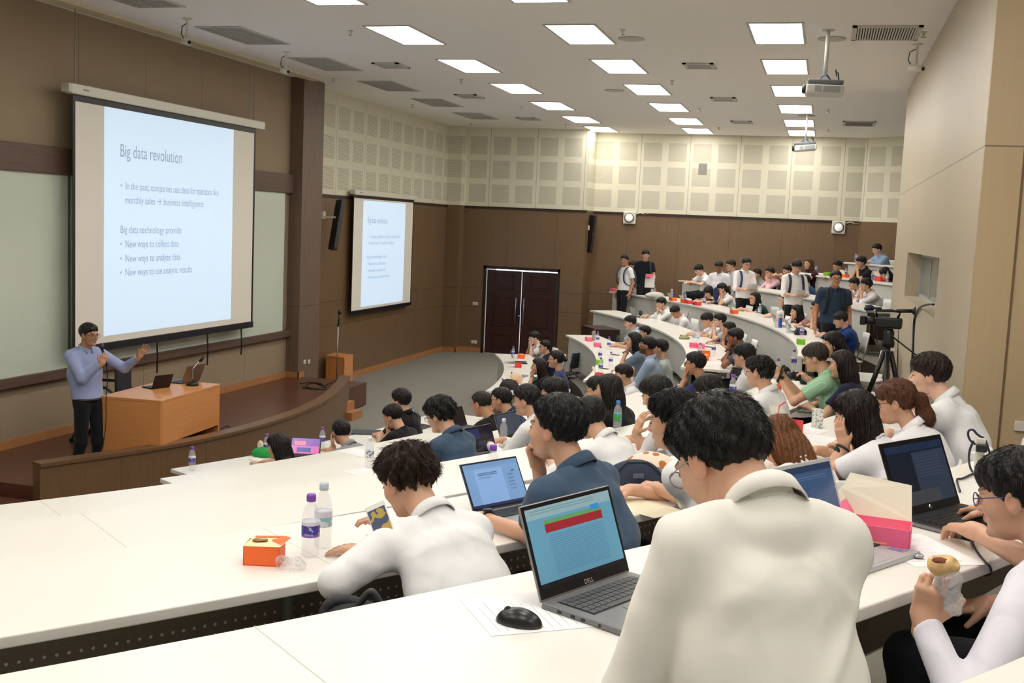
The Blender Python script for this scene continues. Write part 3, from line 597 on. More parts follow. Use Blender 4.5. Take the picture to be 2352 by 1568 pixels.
def snet(fn, lo, hi, h):
    """mesh the zero set of fn inside the box lo..hi with cells of size h; coarse blocks first, fine cells only near the surface"""
    lo = np.array(lo, float); hi = np.array(hi, float); B = 4; nb = np.maximum(1, np.ceil((hi-lo)/(h*B)).astype(int)); n = nb*B
    ax = [lo[i]+h*B*(np.arange(nb[i])+.5) for i in range(3)]
    Pc = np.stack(np.meshgrid(*ax, indexing='ij'), -1).reshape(-1, 3).astype(np.float32)
    vc = fn(Pc).reshape(nb); V = np.repeat(np.repeat(np.repeat(vc, B, 0), B, 1), B, 2).astype(np.float32)
    mk = np.abs(V) < h*B*1.5+.012; idx = np.argwhere(mk); P = (lo+h*(idx+.5)).astype(np.float32); V[mk] = fn(P)
    V[0], V[-1] = 1, 1; V[:, 0], V[:, -1] = 1, 1; V[:, :, 0], V[:, :, -1] = 1, 1
    S = V < 0; n = V.shape; acc = {}
    cs = [S[a:n[0]-1+a, b:n[1]-1+b, c:n[2]-1+c] for a in (0, 1) for b in (0, 1) for c in (0, 1)]
    tot = sum(c.astype(np.int8) for c in cs); act = (tot > 0) & (tot < 8); ci = np.argwhere(act); 
    if not len(ci): return np.zeros((0, 3)), np.zeros((0, 4), int)
    ids = -np.ones(act.shape, np.int64); ids[act] = np.arange(len(ci))
    sm = np.zeros((len(ci), 3)); ct = np.zeros(len(ci))
    cor = [(a, b, c) for a in (0, 1) for b in (0, 1) for c in (0, 1)]
    vals = {c: V[ci[:, 0]+c[0], ci[:, 1]+c[1], ci[:, 2]+c[2]] for c in cor}
    for i, a in enumerate(cor):
        for b in cor[i+1:]:
            if sum(abs(x-y) for x, y in zip(a, b)) != 1: continue
            va, vb = vals[a], vals[b]; x = (va < 0) != (vb < 0); t = np.where(x, va/(va-vb+1e-20), 0)
            sm += np.where(x[:, None], np.array(a)+(np.array(b)-np.array(a))*t[:, None], 0); ct += x
    vert = lo+h*(ci+.5+sm/ct[:, None]); F = []
    for ax_ in range(3):
        o = [0, 0, 0]; o[ax_] = 1
        A = S[:n[0]-o[0], :n[1]-o[1], :n[2]-o[2]]; Bm = S[o[0]:, o[1]:, o[2]:]; e = np.argwhere(A != Bm)
        u, v = [(1, 2), (2, 0), (0, 1)][ax_]
        e = e[(e[:, u] > 0) & (e[:, v] > 0) & (e[:, u] < n[u]-1) & (e[:, v] < n[v]-1)]
        if not len(e): continue
        flip = A[e[:, 0], e[:, 1], e[:, 2]]; q = []
        for du, dv in ((-1, -1), (0, -1), (0, 0), (-1, 0)):
            c = e.copy(); c[:, u] += du; c[:, v] += dv; q.append(ids[c[:, 0], c[:, 1], c[:, 2]])
        q = np.stack(q, 1); q[~flip] = q[~flip][:, ::-1]; F.append(q)
    F = np.concatenate(F); F = F[(F >= 0).all(1)]
    vp = vert.astype(np.float32); e = np.float32(h*.4); f0 = fn(vp)
    G = np.stack([fn(vp+np.eye(3, dtype=np.float32)[i]*e)-f0 for i in range(3)], 1)/e
    g2 = (G*G).sum(1)+.05; vert = vert-np.clip(f0/g2, -h, h)[:, None]*G
    return vert, F
def cat(parts):
    V, F, n = [], [], 0
    for v, f in parts:
        if len(v): V.append(v); F.append(f+n); n += len(v)
    return np.concatenate(V), np.concatenate(F)
def nrm(v): v = np.array(v, float); return v/(np.linalg.norm(v)+1e-12)
def rot3(yaw, pitch=0, roll=0):  # columns: forward, left, up
    cy, sy, cp, sp, cr, sr = math.cos(yaw), math.sin(yaw), math.cos(pitch), math.sin(pitch), math.cos(roll), math.sin(roll)
    Rz = np.array([[cy, -sy, 0], [sy, cy, 0], [0, 0, 1]]); Ry = np.array([[cp, 0, sp], [0, 1, 0], [-sp, 0, cp]]); Rx = np.array([[1, 0, 0], [0, cr, -sr], [0, sr, cr]])
    return (Rz@Ry@Rx)
# ---- head, in its own frame (x to the face, z up, centre halfway between crown and chin, height .23)
def head_sdf(Q, fem=0, eyes=True):
    A = Q.copy(); A[:, 1] = np.abs(A[:, 1])
    d = sell(Q, (-.014, 0, .03), (.095, .075, .086))
    d = smin(d, sell(Q, (.022, 0, -.025), (.064, .060, .082)), .03)
    d = smin(d, sell(Q, (.04, 0, -.078), (.040, .042-.006*fem, .034)), .03)
    d = smin(d, sell(A, (.055, .036, -.022), (.026, .022, .026)), .02)          # cheeks
    d = smin(d, sell(A, (.076, .024, .027), (.012, .024, .009)), .012)          # brow
    d = smax(d, -sell(A, (.096, .031, .008), (.020, .019, .012)), .010)         # eye sockets
    d = smin(d, sell(A, (.074, .031, .008), (.013, .016, .010)), .004)          # lids over the eyeballs
    n_ = smin(scap(Q, (.083, 0, .018), (.103, 0, -.022), .007, .010), sell(A, (.092, .011, -.026), (.012, .009, .008)), .006)
    d = smin(d, n_, .010)
    l = smin(scap(A, (.090, 0, -.052), (.078, .022, -.054), .006, .003), scap(A, (.089, 0, -.060), (.078, .019, -.057), .0065, .003), .002)
    d = smin(d, l, .006)
    d = smin(d, sell(Q, (.076, 0, -.092), (.018, .020, .014)), .014)
    e = sell(A, (-.008, .079, -.004), (.020, .009, .032)); e = smax(e, -sell(A, (-.003, .089, .0), (.011, .007, .019)), .004)
    e = smin(e, scap(A, (.002, .074, -.024), (-.002, .072, -.008), .008, .008), .008)
    return smin(d, e, .006)
HAIRL = {  # hairline height against x (fore-aft)
    'short': ([-.12, -.085, -.04, -.015, .012, .03, .055, .08, .12], [-.07, -.066, -.05, -.012, -.012, .028, .040, .062, .075]),
    'bowl': ([-.12, -.08, -.04, -.015, .015, .03, .05, .08, .12], [-.078, -.07, -.052, -.012, -.012, .01, .022, .030, .034]),
    'fringe': ([-.12, -.08, -.04, -.015, .015, .035, .06, .08, .12], [-.075, -.068, -.05, -.008, -.008, .018, .03, .034, .036]),
    'back': ([-.12, -.085, -.04, -.015, .012, .035, .06, .08, .12], [-.065, -.06, -.045, -.005, .0, .04, .062, .08, .09]),
    'thin': ([-.12, -.085, -.04, -.015, .012, .035, .05, .07, .12], [-.06, -.055, -.04, .0, .005, .05, .08, .1, .12])}
def hair_sdf(Q, st, vol, seed, L=.3, hpos=None):
    base = {'short': 'short', 'bowl': 'bowl', 'fringe': 'fringe', 'back': 'back', 'thin': 'thin', 'curly': 'fringe', 'spiky': 'short', 'long': 'back', 'longf': 'fringe', 'pony': 'fringe', 'bun': 'back'}[st]
    v = vol; d = sell(Q, (-.016, 0, .033+v*.3), (.098+v, .079+v*.9, .089+v)); d = smin(d, sell(Q, (.035, 0, .06+v*.4), (.055+v*.6, .06+v*.5, .045+v*.5)), .02)
    zl = np.interp(Q[:, 0], *HAIRL[base]); amp = {'curly': .012, 'spiky': .008}.get(st, .004)
    z = Q[:, 2]-.02; th = np.arctan2(Q[:, 1], Q[:, 0]+.02); ph = np.arctan2(np.hypot(Q[:, 0]+.02, Q[:, 1]), z)
    rs = np.random.RandomState(seed); a, b, c = rs.rand(3)*6
    d = d+amp*(.6*np.sin(th*9+2.5*np.sin(ph*3+a)+b)+.4*np.sin(th*21+3*np.sin(ph*4+c)))*np.clip(ph, .15, 1)
    if st in ('curly', 'spiky'): d = d+amp*.7*nz(Q, 85, seed)
    jag = .006*np.sin(th*17+a)+.004*np.sin(th*37+b)
    d = d+min(v*.85, .013)*np.exp(-np.maximum(Q[:, 2]-zl, 0)/.028)
    d = smax(d, zl-Q[:, 2]+jag, .008)
    if st in ('long', 'longf'):
        f = sell(Q, (-.045, 0, -.06), (.075, .090+v, .15)); f = smin(f, sell(Q, (-.075, 0, -.02-L*.55), (.05, .088+v*.6, L*.6)), .05)
        f = smin(f, sell(Q*np.float32([1, 1, 1]), (-.02, 0, .01), (.07, .088+v, .09)), .03)
        f = smax(f, Q[:, 0]-np.interp(Q[:, 2], [-.3, -.1, -.04, .03, .07], [-.02, .015, .022, .03, .08]), .02)
        f = f+.005*np.sin(th*24+3*np.sin(Q[:, 2]*14+a)); f = smax(f, -Q[:, 2]-L-.06+.01*np.sin(th*9), .02); d = smin(d, f, .02)
    if st in ('pony', 'bun'):
        t = scap(Q, (-.105, 0, .03), (-.135, 0, .01), .022, .03)
        if st == 'pony': t = smin(t, scap(Q, (-.135, 0, .0), (-.15, .0, -.09), .034, .042), .03); t = smin(t, scap(Q, (-.15, 0, -.09), (-.125, 0, -.20), .04, .008), .03)
        t = t+.004*np.sin(th*90+4*np.sin(Q[:, 2]*20)); d = smin(d, t, .012)
    return d
def hand_sdf(Q, curl, side, spread=.0, thumb=.5):
    """fingers along +x, back of the hand +z, thumb side +y*side"""
    Q = Q.copy(); Q[:, 1] *= side
    d = sbox(Q, (.046, 0, 0), (.046, .037, .013), .013); d = smin(d, scap(Q, (-.03, 0, 0), (.01, 0, 0), .025, .025), .02)
    for i, (y, L) in enumerate(((.029, .070), (.010, .078), (-.010, .072), (-.028, .056))):
        a = np.array([.084-abs(y-.005)*.15, y, 0.]); an = curl*(.35+.04*i); sp = y*spread*14
        for k, f in enumerate((.45, .32, .23)):
            b = a+L*f*1.08*np.array([math.cos(an)*math.cos(sp), math.sin(sp), -math.sin(an)]); r = .0088-.0011*k
            d = smin(d, scap(Q, a, b, r, r-.0009), .004); a = b; an += curl*(.75-.1*k)
    a = np.array([.018, .030, -.004]); b = a+.042*nrm([.75, .62+thumb*.3, -.3]); c = b+.034*nrm([.9, .25+thumb*.3, -.35-.3*curl])
    d = smin(d, scap(Q, a, b, .0145, .0105), .012); d = smin(d, scap(Q, b, c, .0105, .0078), .004); return d
def ik(S, W, l1, l2, hint):
    S = np.array(S, float); W = np.array(W, float); v = W-S; L = np.linalg.norm(v)
    if L > (l1+l2)*.995: W = S+v/L*(l1+l2)*.995; v = W-S; L = np.linalg.norm(v)
    x = (l1*l1-l2*l2+L*L)/(2*L); y = math.sqrt(max(l1*l1-x*x, 0)); u = v/L; h = np.array(hint, float); h = nrm(h-u*(h@u)); return S+u*x+h*y, W
def mid_(H, N, lean): return (H+N)/2+np.array([-.035-.12*min(lean, .35), 0, 0])
def skin_mat():
    m = mat('skin', (205, 155, 125), .45); g = NG(m); a = g.nt.nodes.new('ShaderNodeAttribute'); a.attribute_name = 'Col'; g.col(a.outputs['Color'])
    g.b.inputs['Subsurface Weight'].default_value = .12; g.b.inputs['Subsurface Radius'].default_value = (.02, .008, .004); g.b.inputs['Subsurface Scale'].default_value = .3; return m
M_skin = skin_mat()
def hair_mat(rgb):
    n = 'hair_%d_%d_%d' % tuple(rgb)
    if n in MATS: return MATS[n]
    return mat(n, rgb, .42, bump=(60, .9, (1, 1, .25)), var=(70, .5, (1, 1, .3)), spec=.35)
def cloth(rgb, kind=''):
    n = 'cloth_%s_%d_%d_%d' % ((kind,)+tuple(rgb))
    if n in MATS: return MATS[n]
    m = mat(n, rgb, .85, bump=(6, .8, (1, 1.3, .7)), sheen=.1, spec=.2)
    for nd_ in m.node_tree.nodes:
        if nd_.type == 'TEX_NOISE': nd_.inputs['Detail'].default_value = 1.5; nd_.inputs['Distortion'].default_value = .8
    if kind:
        g = NG(m); q = g.xyz(); c = lin(rgb)
        if kind == 'plaid': k = g.m('MAXIMUM', g.m('LESS_THAN', g.m('FRACT', g.m('MULTIPLY', q[1], 18)), .4), g.m('LESS_THAN', g.m('FRACT', g.m('MULTIPLY', q[2], 18)), .4)); g.col(g.mix(k, c, lin((35, 20, 28))))
        if kind == 'dots':
            t = g.nt.nodes.new('ShaderNodeTexVoronoi'); t.inputs['Scale'].default_value = 45; tc = g.nt.nodes.new('ShaderNodeTexCoord'); g.nt.links.new(tc.outputs['Object'], t.inputs['Vector']); g.col(g.mix(g.m('LESS_THAN', t.outputs['Distance'], .2), c, lin((190, 195, 215))))
        if kind == 'stripe': g.col(g.mix(g.m('LESS_THAN', g.m('FRACT', g.m('MULTIPLY', q[1], 70)), .25), c, lin(tuple(min(255, v+28) for v in rgb))))
        if kind == 'lace':
            t = g.nt.nodes.new('ShaderNodeTexVoronoi'); t.feature = 'DISTANCE_TO_EDGE'; t.inputs['Scale'].default_value = 40; tc = g.nt.nodes.new('ShaderNodeTexCoord'); g.nt.links.new(tc.outputs['Object'], t.inputs['Vector']); g.col(g.mix(g.m('LESS_THAN', t.outputs['Distance'], .06), c, lin((90, 95, 140))))
    return m
SK = {0: (212, 166, 138), 1: (226, 184, 160), 2: (190, 138, 106), 3: (150, 100, 72)}
def strands(name, V, F, Rh, ctr, m, parent, N, L, seed, lift=.35, rad=.0007, st='short'):
    """individual hairs combed over the hair shape, one mesh"""
    rs = np.random.RandomState(seed); me_v = V; fc = V[F].mean(1); n1 = np.cross(V[F[:, 1]]-V[F[:, 0]], V[F[:, 2]]-V[F[:, 0]]); ar = np.linalg.norm(n1, axis=1)+1e-12; n1 /= ar[:, None]
    q = (fc-ctr)@Rh; up = q[:, 2] > (-.02 if 'long' not in st and st != 'pony' else -.4); pr = ar*up; k = rs.choice(len(F), N, p=pr/pr.sum())
    w = rs.dirichlet((1, 1, 1, 1), N); p = (V[F[k]]*w[:, :, None]).sum(1); nn = n1[k]
    Qc = (p-ctr)@Rh; crown = np.array([-.055, .008, .125]); fl = Qc-crown; fl[:, 2] -= .10
    if st in ('back', 'spiky'): fl[:, 0] += -.06
    if st in ('long', 'longf'): fl = np.stack([Qc[:, 0]*.3-.02, Qc[:, 1]*.5, -.3-Qc[:, 2]*0], 1)
    if st == 'pony': fl = np.where((Qc[:, 0] > -.1)[:, None], np.array([-.13, 0, .02])-Qc, np.array([[-.1, 0, -1.]])*np.ones((N, 1)))
    fl = fl@Rh.T; fl -= nn*(fl*nn).sum(1)[:, None]; fl /= np.linalg.norm(fl, axis=1)[:, None]+1e-9
    j = rs.randn(N, 3)*(.25 if st not in ('curly',) else .6); j -= nn*(j*nn).sum(1)[:, None]; fl = fl+j*(.5 if 'long' not in st and st != 'pony' else .25); fl /= np.linalg.norm(fl, axis=1)[:, None]
    hl_ = np.interp(Qc[:, 0], *HAIRL['short']); LL = L*(.6+.6*rs.rand(N))*(np.clip((Qc[:, 2]-hl_)/.07, .12, 1) if st in ('short', 'spiky', 'curly', 'back', 'bowl', 'fringe') else 1); cu = rs.randn(N, 3)*(.35 if st not in ('long', 'longf', 'pony') else .08); pts = []
    for i, t in enumerate((0, .3, .65, 1.)):
        s = LL*t; pts.append(p+fl*s[:, None]+nn*((lift*s*(1-.6*t))[:, None]-.002)+cu*(t*t*LL*.35)[:, None]*(2.2 if st == 'curly' else 1))
    s1 = np.cross(fl, nn); rr = [rad, rad*.95, rad*.7, rad*.1]; Vv = []
    for i in range(4):
        for a in (0, 2.094, 4.189): Vv.append(pts[i]+rr[i]*(math.cos(a)*s1+math.sin(a)*nn))
    Vv = np.stack(Vv, 1).reshape(-1, 3); b = np.arange(N)[:, None]*12; Q = []
    for i in range(3):
        for a in range(3): a2 = (a+1) % 3; Q.append(b+np.array([[i*3+a, i*3+a2, i*3+3+a2, i*3+3+a]]))
    return fast_mesh(name, Vv, np.concatenate(Q), m, parent)
def glasses(parent, Rh, hc, m, r=.0016):
    def T(p): return hc+Rh@np.array(p, float)
    g = MB()
    for s in (-1, 1):
        ring = [T((.098-.25*abs(.026*math.cos(a)+0)**1*.25, s*.033+.025*math.cos(a), .004+.018*math.sin(a))) for a in np.linspace(0, 2*math.pi, 17)]
        g.tube(ring, r, 5, False); g.tube([T((.094, s*.058, .010)), T((.05, s*.076, .012)), T((-.008, s*.083, .012)), T((-.022, s*.082, -.008))], r, 5)
    g.tube([T((.098, -.009, .008)), T((.103, 0, .011)), T((.098, .009, .008))], r, 5); o = g.make('glasses', m, parent, True)
    l = MB()
    for s in (-1, 1): l.add([T((.0965, s*.033+.024*math.cos(a), .004+.017*math.sin(a))) for a in np.linspace(0, 2*math.pi, 17)[:-1]], [tuple(range(16))])
    l.make('lens', mat('lens_glass', (220, 225, 230), .05, alpha=.14, spec=.6), o); return o
PEOPLE = []
M_trous = cloth((28, 29, 36)); M_jeans = cloth((50, 62, 84)); M_shoe = mat('shoe_black', (25, 22, 22), .4)
def person(label, px, py, row, off=.12, yaw=0, lean=.14, hy=0, hp=10, hr=0, R='T', L='T', hair='short', vol=.012, hc=(22, 19, 18), top=(236, 236, 238), sl='short', sk=0, gl=None, stand=False, z0=None,
           watch=None, kind='', group=None, y=None, hl=.3, collar=True, nst=0, fem=0, pants=None, xyz=None, wide=1.0, wr=.0, tall=0, ang=None, dN=None):
    fl = FK[row] if z0 is None else z0
    if xyz is not None: hw = np.array(xyz, float)
    elif y is not None: hw = on_y(px, py, y)
    else: hw = on_cyl(px, py, RK[row]+TW+off, near=(off < 50)) if not isinstance(off, tuple) else on_cyl(px, py, RK[row]+TW+off[0], near=False)
    d_in = AC-hw[:2]; by = math.atan2(d_in[1], d_in[0])+math.radians(yaw) if ang is None else math.radians(ang); f2 = np.array([math.cos(by), math.sin(by)])
    org = np.array([hw[0]-f2[0]*lean, hw[1]-f2[1]*lean, fl]); hz = hw[2]-fl; w = depth(hw); s25 = .25*FPX/w
    H = np.array([0, 0, .53 if not stand else hz-.70]); hd = np.array([lean, 0, hz]); Rh = rot3(math.radians(hy), math.radians(hp), math.radians(hr))
    nb = hd+Rh@np.array([-.03, 0, -.06]); N = hd+np.array([-.055-.03*hp/30-lean*.22, 0, -.16+.13*lean+.02*hp/30]); 
    if dN: N = N+np.array(dN)
    if not stand and N[2]-H[2] < .30: H[2] = max(.45, N[2]-.34)
    nkp = hd+Rh@np.array([-.03, 0, -.045]); nax = nrm(nrm(nkp-N)+1.3*nrm(N-mid_(H, N, lean)))
    tl = np.linalg.norm(N-H); k = np.clip(tl/.5, .75, 1.12)
    mid = (H+N)/2+np.array([-.035-.12*min(lean, .35), 0, 0]); ch = H+(N-H)*.74+np.array([-.03-.05*lean, 0, 0]); SW = .172*wide*(.92 if fem else 1)
    sh = {s: N+np.array([-.0, s*SW, -.07]) for s in (-1, 1)}; tz = .74
    arms = {}
    for s, mode in ((-1, R), (1, L)):
        hint = (-.3, s*.45, -1); curl = .45; nd = None; hn = None; spread = 0; thm = .5
        if mode is None: continue
        if isinstance(mode, tuple) and mode[0] == 'w':   # ('w', wrist, curl, fingertips, back-of-hand direction, spread, elbow) in hall coordinates
            IB = np.array([[math.cos(by), math.sin(by), 0], [-math.sin(by), math.cos(by), 0], [0, 0, 1]]); tl_ = lambda p: IB@(np.array(p, float)-org)
            W = tl_(mode[1]); curl = mode[2]; nd = nrm(tl_(mode[3])-W); hn = nrm(IB@np.array(mode[4], float)); spread = mode[5]
            if mode[6] is not None: hn = nrm(hn-nd*(hn@nd)); arms[s] = (tl_(mode[6]), W, nd, hn, curl, spread, thm); continue
        elif isinstance(mode, tuple):   # (x, y, z, curl[, dir, normal]) in the body frame
            W = np.array(mode[:3], float); curl = mode[3]; nd = mode[4] if len(mode) > 4 else None; hn = mode[5] if len(mode) > 5 else None; spread = mode[6] if len(mode) > 6 else 0
            if len(mode) > 7: hint = mode[7]
        elif mode == 'T': W = np.array([lean+.22, s*.10, tz+.045]); hn = (0, 0, 1); nd = (.7, -s*.5, -.05); hint = (-.2, s*.9, -.7)
        elif mode == 'K': W = np.array([lean+.26, s*.11, tz+.06]); hn = (0, 0, 1); nd = (1, -s*.15, -.12); curl = .7; hint = (-.3, s*.6, -1)
        elif mode == 'F': W = hd+Rh@np.array([.085, s*.03, -.15]); nd = Rh@np.array([.15, -s*.35, 1.]); hn = Rh@np.array([1., s*.2, 0]); curl = 1.5; hint = (.5, s*.4, -1)
        elif mode == 'C': W = hd+Rh@np.array([.045, s*.075, -.14]); nd = Rh@np.array([.1, s*.1, 1.]); hn = Rh@np.array([.5, s*1., .1]); curl = .5; hint = (.4, s*.6, -1)
        elif mode == 'H': W = hd+Rh@np.array([.06, s*.11, -.10]); nd = Rh@np.array([-.1, -s*.05, 1.]); hn = Rh@np.array([.4, s*1., .1]); curl = .35; hint = (.4, s*.6, -1)
        elif mode == 'L': W = np.array([.28, s*.09, .62]); hn = (0, 0, 1); nd = (.8, -s*.5, -.2)
        elif mode == 'D': W = sh[s]+np.array([.06, s*.07, -.52]); nd = (.1, 0, -1); hn = (0, s, 0); curl = .6; hint = (-1, s*.3, -.2)
        elif mode == 'P': W = np.array([lean+.24, s*.10, N[2]-.36]); nd = (.8, -s*.5, .25); hn = (-.2, s*.4, -1) if 0 else (0, s*.6, .8); curl = 1.1
        elif mode == 'X': W = np.array([.16, -s*.06, max(N[2]-.32, tz+.05)]); nd = (.1, -s, .05); hn = (1, 0, .2); curl = .5; hint = (.2, s, -1)
        E_, W = ik(sh[s], W, .275*k if not stand else .29, .245*k if not stand else .26, hint)
        nd = nrm(nd) if nd is not None else nrm(W-E_); hn = np.array(hn if hn is not None else (0, 0, 1.), float); hn = nrm(hn-nd*(hn@nd)); arms[s] = (E_, W, nd, hn, curl, spread, thm)
    # ---------- skin: one body mesh
    hh = float(np.clip(.25/s25*1.25, .0032, .009)); ha = min(hh*1.25, .0065)
    hdf, RhT = hd.astype(np.float32), Rh.astype(np.float32)
    def fn_head(P):
        Q = (P-hdf)@RhT; d = head_sdf(Q, fem); nk = scap(P, hd+Rh@np.array([-.03, 0, -.045]), N+np.array([0, 0, -.02]), .052 if not fem else .046, .058 if not fem else .05)
        return smin(d, nk, .022)
    parts = [snet(fn_head, np.minimum(hd, N)-[.15, .12, .13], np.maximum(hd, N)+[.15, .12, .15], hh)]; nhead = len(parts[0][0])
    for s, (E_, W, nd, hn, curl, spread, thm) in arms.items():
        lf = np.cross(hn, nd); RH = np.stack([nd, lf, hn], 1).astype(np.float32)
        # thumb side: for the right hand, palm down, fingers forward, the thumb points left
        sd = 1 if s < 0 else -1
        Wf = W.astype(np.float32)
        def fn_arm(P):
            d = smin(scap(P, sh[s], E_, .045*wide, .036), scap(P, E_, W, .037, .024), .02); Q = (P-Wf)@RH; return smin(d, hand_sdf(Q, curl, sd, spread, thm), .012)
        tip = W+nd*.2; lo = np.minimum(np.minimum(sh[s], E_), np.minimum(W, tip))-.09; hi = np.maximum(np.maximum(sh[s], E_), np.maximum(W, tip))+.09
        parts.append(snet(fn_arm, lo, hi, ha))
    # torso and legs under the clothes
    def knees(s):
        if stand: return H+np.array([.02, s*.085, -.05]), H+np.array([.03+.02*s, s*.09, -.46]), np.array([-.01+.03*s, s*.10, .06]), np.array([.13+.03*s, s*.12, .03])
        return H+np.array([0, s*.09, 0]), np.array([.40, s*.13, .49]), np.array([.36, s*.13, .09]), np.array([.50, s*.14, .04])
    def fn_tors(P):
        Q = P*np.float32([1, .62, 1]); d = smin(scap(Q, H, mid*[1, 0, 1], .085, .088), scap(Q, mid*[1, 0, 1], ch*[1, 0, 1], .088, .092), .05)
        for s in (-1, 1):
            a, b, c, e = knees(s); d = smin(d, smin(scap(P, a, b, .06, .045), scap(P, b, c, .045, .03), .02), .03); d = smin(d, scap(P, c, e, .03, .025), .02)
        return d
    allp = np.array([H, mid, ch]+[q for s in (-1, 1) for q in knees(s)]); parts.append(snet(fn_tors, allp.min(0)-.2, allp.max(0)+.2, .022))
    V, F = cat(parts); M_ = parts
    body = fast_mesh('person', V, F, M_skin); body.location = tuple(org); body.rotation_euler = (0, 0, by)
    base = np.array(lin(SK[sk]))[:3]; Cc = np.tile(np.append(base, 1), (len(V), 1)).astype(np.float32); Q = (V[:nhead]-hd)@Rh; A = np.abs(Q[:, 1]); c = Cc[:nhead]
    def paint(mask, col, a): c[mask, :3] = c[mask, :3]*(1-a)+np.array(lin(col))[:3]*a
    fx = Q[:, 0] > .055
    paint(fx & (((A-0)/.025)**2+((Q[:, 2]+.056)/.010)**2 < 1), (178, 100, 92), .6)
    paint(fx & (((A-.032)/.020)**2+((Q[:, 2]-.030-.1*(A-.03))/.0045)**2 < 1), (30, 24, 22), .85)
    paint(fx & (((A-.031)/.0165)**2+((Q[:, 2]-.008)/.0062)**2 < 1), (48, 34, 30), .85)
    paint(fx & (((A-.031)/.012)**2+((Q[:, 2]-.0055)/.0038)**2 < 1), (150, 140, 135), .5)
    paint(fx & (((A-.030)/.0052)**2+((Q[:, 2]-.0065)/.0055)**2 < 1), (18, 14, 14), .95)
    paint((A > .07) & (np.abs(Q[:, 2]) < .035), (200, 120, 100), .25)
    if sk == 3 and 'beard' in kind: paint((Q[:, 0] > .0) & (Q[:, 2] < -.045) & (Q[:, 2] > -.12) & ~(((A)/.025)**2+((Q[:, 2]+.056)/.010)**2 < 1), (28, 20, 18), .7)
    ca = body.data.color_attributes.new('Col', 'FLOAT_COLOR', 'POINT'); ca.data.foreach_set('color', Cc.ravel())
    tag(body, label, 'person', group)
    # ---------- hair
    if hair:
        hm = hair_mat(hc); lo = hd-[.26, .24, .16 if hair not in ('long', 'longf', 'pony') else hl+.22]; hi = hd+[.2, .24, .2]
        hV, hF = snet(lambda P: hair_sdf((P-hdf)@RhT, hair, vol, int(px*7+py), hl), lo, hi, hh*1.1); ho = fast_mesh('hair', hV, hF, hm, body)
        if nst: strands('hair_strands', hV, hF, Rh, hd, hm, ho, nst, {'long': .05, 'longf': .05, 'pony': .035, 'curly': .026, 'spiky': .036}.get(hair, .024), int(px), .4 if hair in ('curly', 'spiky') else .03 if hair in ('long', 'longf', 'pony') else .16, .0011 if s25 < 200 else .0009, hair)
        if hair == 'pony':
            P0 = hd+Rh@np.array([-.118, 0, .02]); MB().tube([P0+Rh@np.array([0, .026*math.cos(a), .026*math.sin(a)]) for a in np.linspace(0, 6.283, 12)], .006, 6).make('hair_tie', M_black, ho, True)
    # ---------- shirt
    hs = float(np.clip(.25/s25*2.4, .0085, .015)); hs = max(.007, hs); se = int(px+py)
    def sleeve(P, s):
        E_, W = arms[s][0], arms[s][1]; S = sh[s]
        def cut(d, at, dr): return smax(d, (P-np.float32(at))@nrm(dr).astype(np.float32), .006)
        if sl == 'long': d = smin(scap(P, S, E_, .062*wide, .052), cut(scap(P, E_, E_+(W-E_)*.96, .052, .036), E_+(W-E_)*.93, W-E_), .03)
        elif sl == 'roll': d = smin(scap(P, S, E_, .062*wide, .054), cut(scap(P, E_, E_+(W-E_)*.25, .056, .054), E_+(W-E_)*.2, W-E_), .02)
        else: e = S+(E_-S)*.62; d = cut(scap(P, S, e, .062*wide, .066), e, E_-S)
        return d
    Hm = H+np.array([0, 0, -.02])
    def fn_shirt(P):
        Q = P*np.float32([1, .66/wide, 1]); m0 = np.array([1, 0, 1])
        d = smin(scap(Q, Hm, mid*m0, .112, .112*(.9 if fem else 1)), scap(Q, mid*m0, ch*m0, .112, .112), .06)
        d = smin(d, scap(P, sh[-1]+[-.012, .035, 0], sh[1]+[-.012, -.035, 0], .072, .072), .05)
        d = smin(d, scap(P, sh[-1]*.5+N*.5+[-.01, 0, 0], sh[1]*.5+N*.5+[-.01, 0, 0], .062, .062), .03)
        for s in arms: d = smin(d, sleeve(P, s), .028)
        d = smax(d, (H[2]+.01 if stand else Hm[2]-.06)-P[:, 2], .008)
        ax_ = nax; d = smin(d, scap(P, N-ax_*.05, N+ax_*.02, .075 if not fem else .068, .066 if not fem else .060), .02); t = (P-np.float32(N))@ax_.astype(np.float32); d = smax(d, t-.012, .006)
        if s25 > 60: d = d+(.0045+wr)*nz(P*np.float32([1, 1, .8]), 16, se, 2)+(.002+wr*.4)*np.abs(nz(P*np.float32([1, 1, 1.6]), 34, se+1, 1))-wr*1.1*np.exp(-(nz(P*np.float32([.6, 1, 1.2]), 13, se+5, 1)/.10)**2)
        else: d = d+.003*nz(P, 22, se, 1)
        return d
    pts = np.array([Hm, mid, ch, N, sh[-1], sh[1]]+[arms[s][i] for s in arms for i in (0, 1)]); tm = cloth(top, kind.replace('beard', ''))
    sV, sF = snet(fn_shirt, pts.min(0)-[.19, .24, .16], pts.max(0)+[.17, .24, .12], hs); so = fast_mesh('shirt', sV, sF, tm, body)
    ax_ = nax; fw_ = nrm(np.array([1, 0, 0])-ax_*ax_[0]); lf = np.cross(ax_, fw_); cm = MB(); n = 22
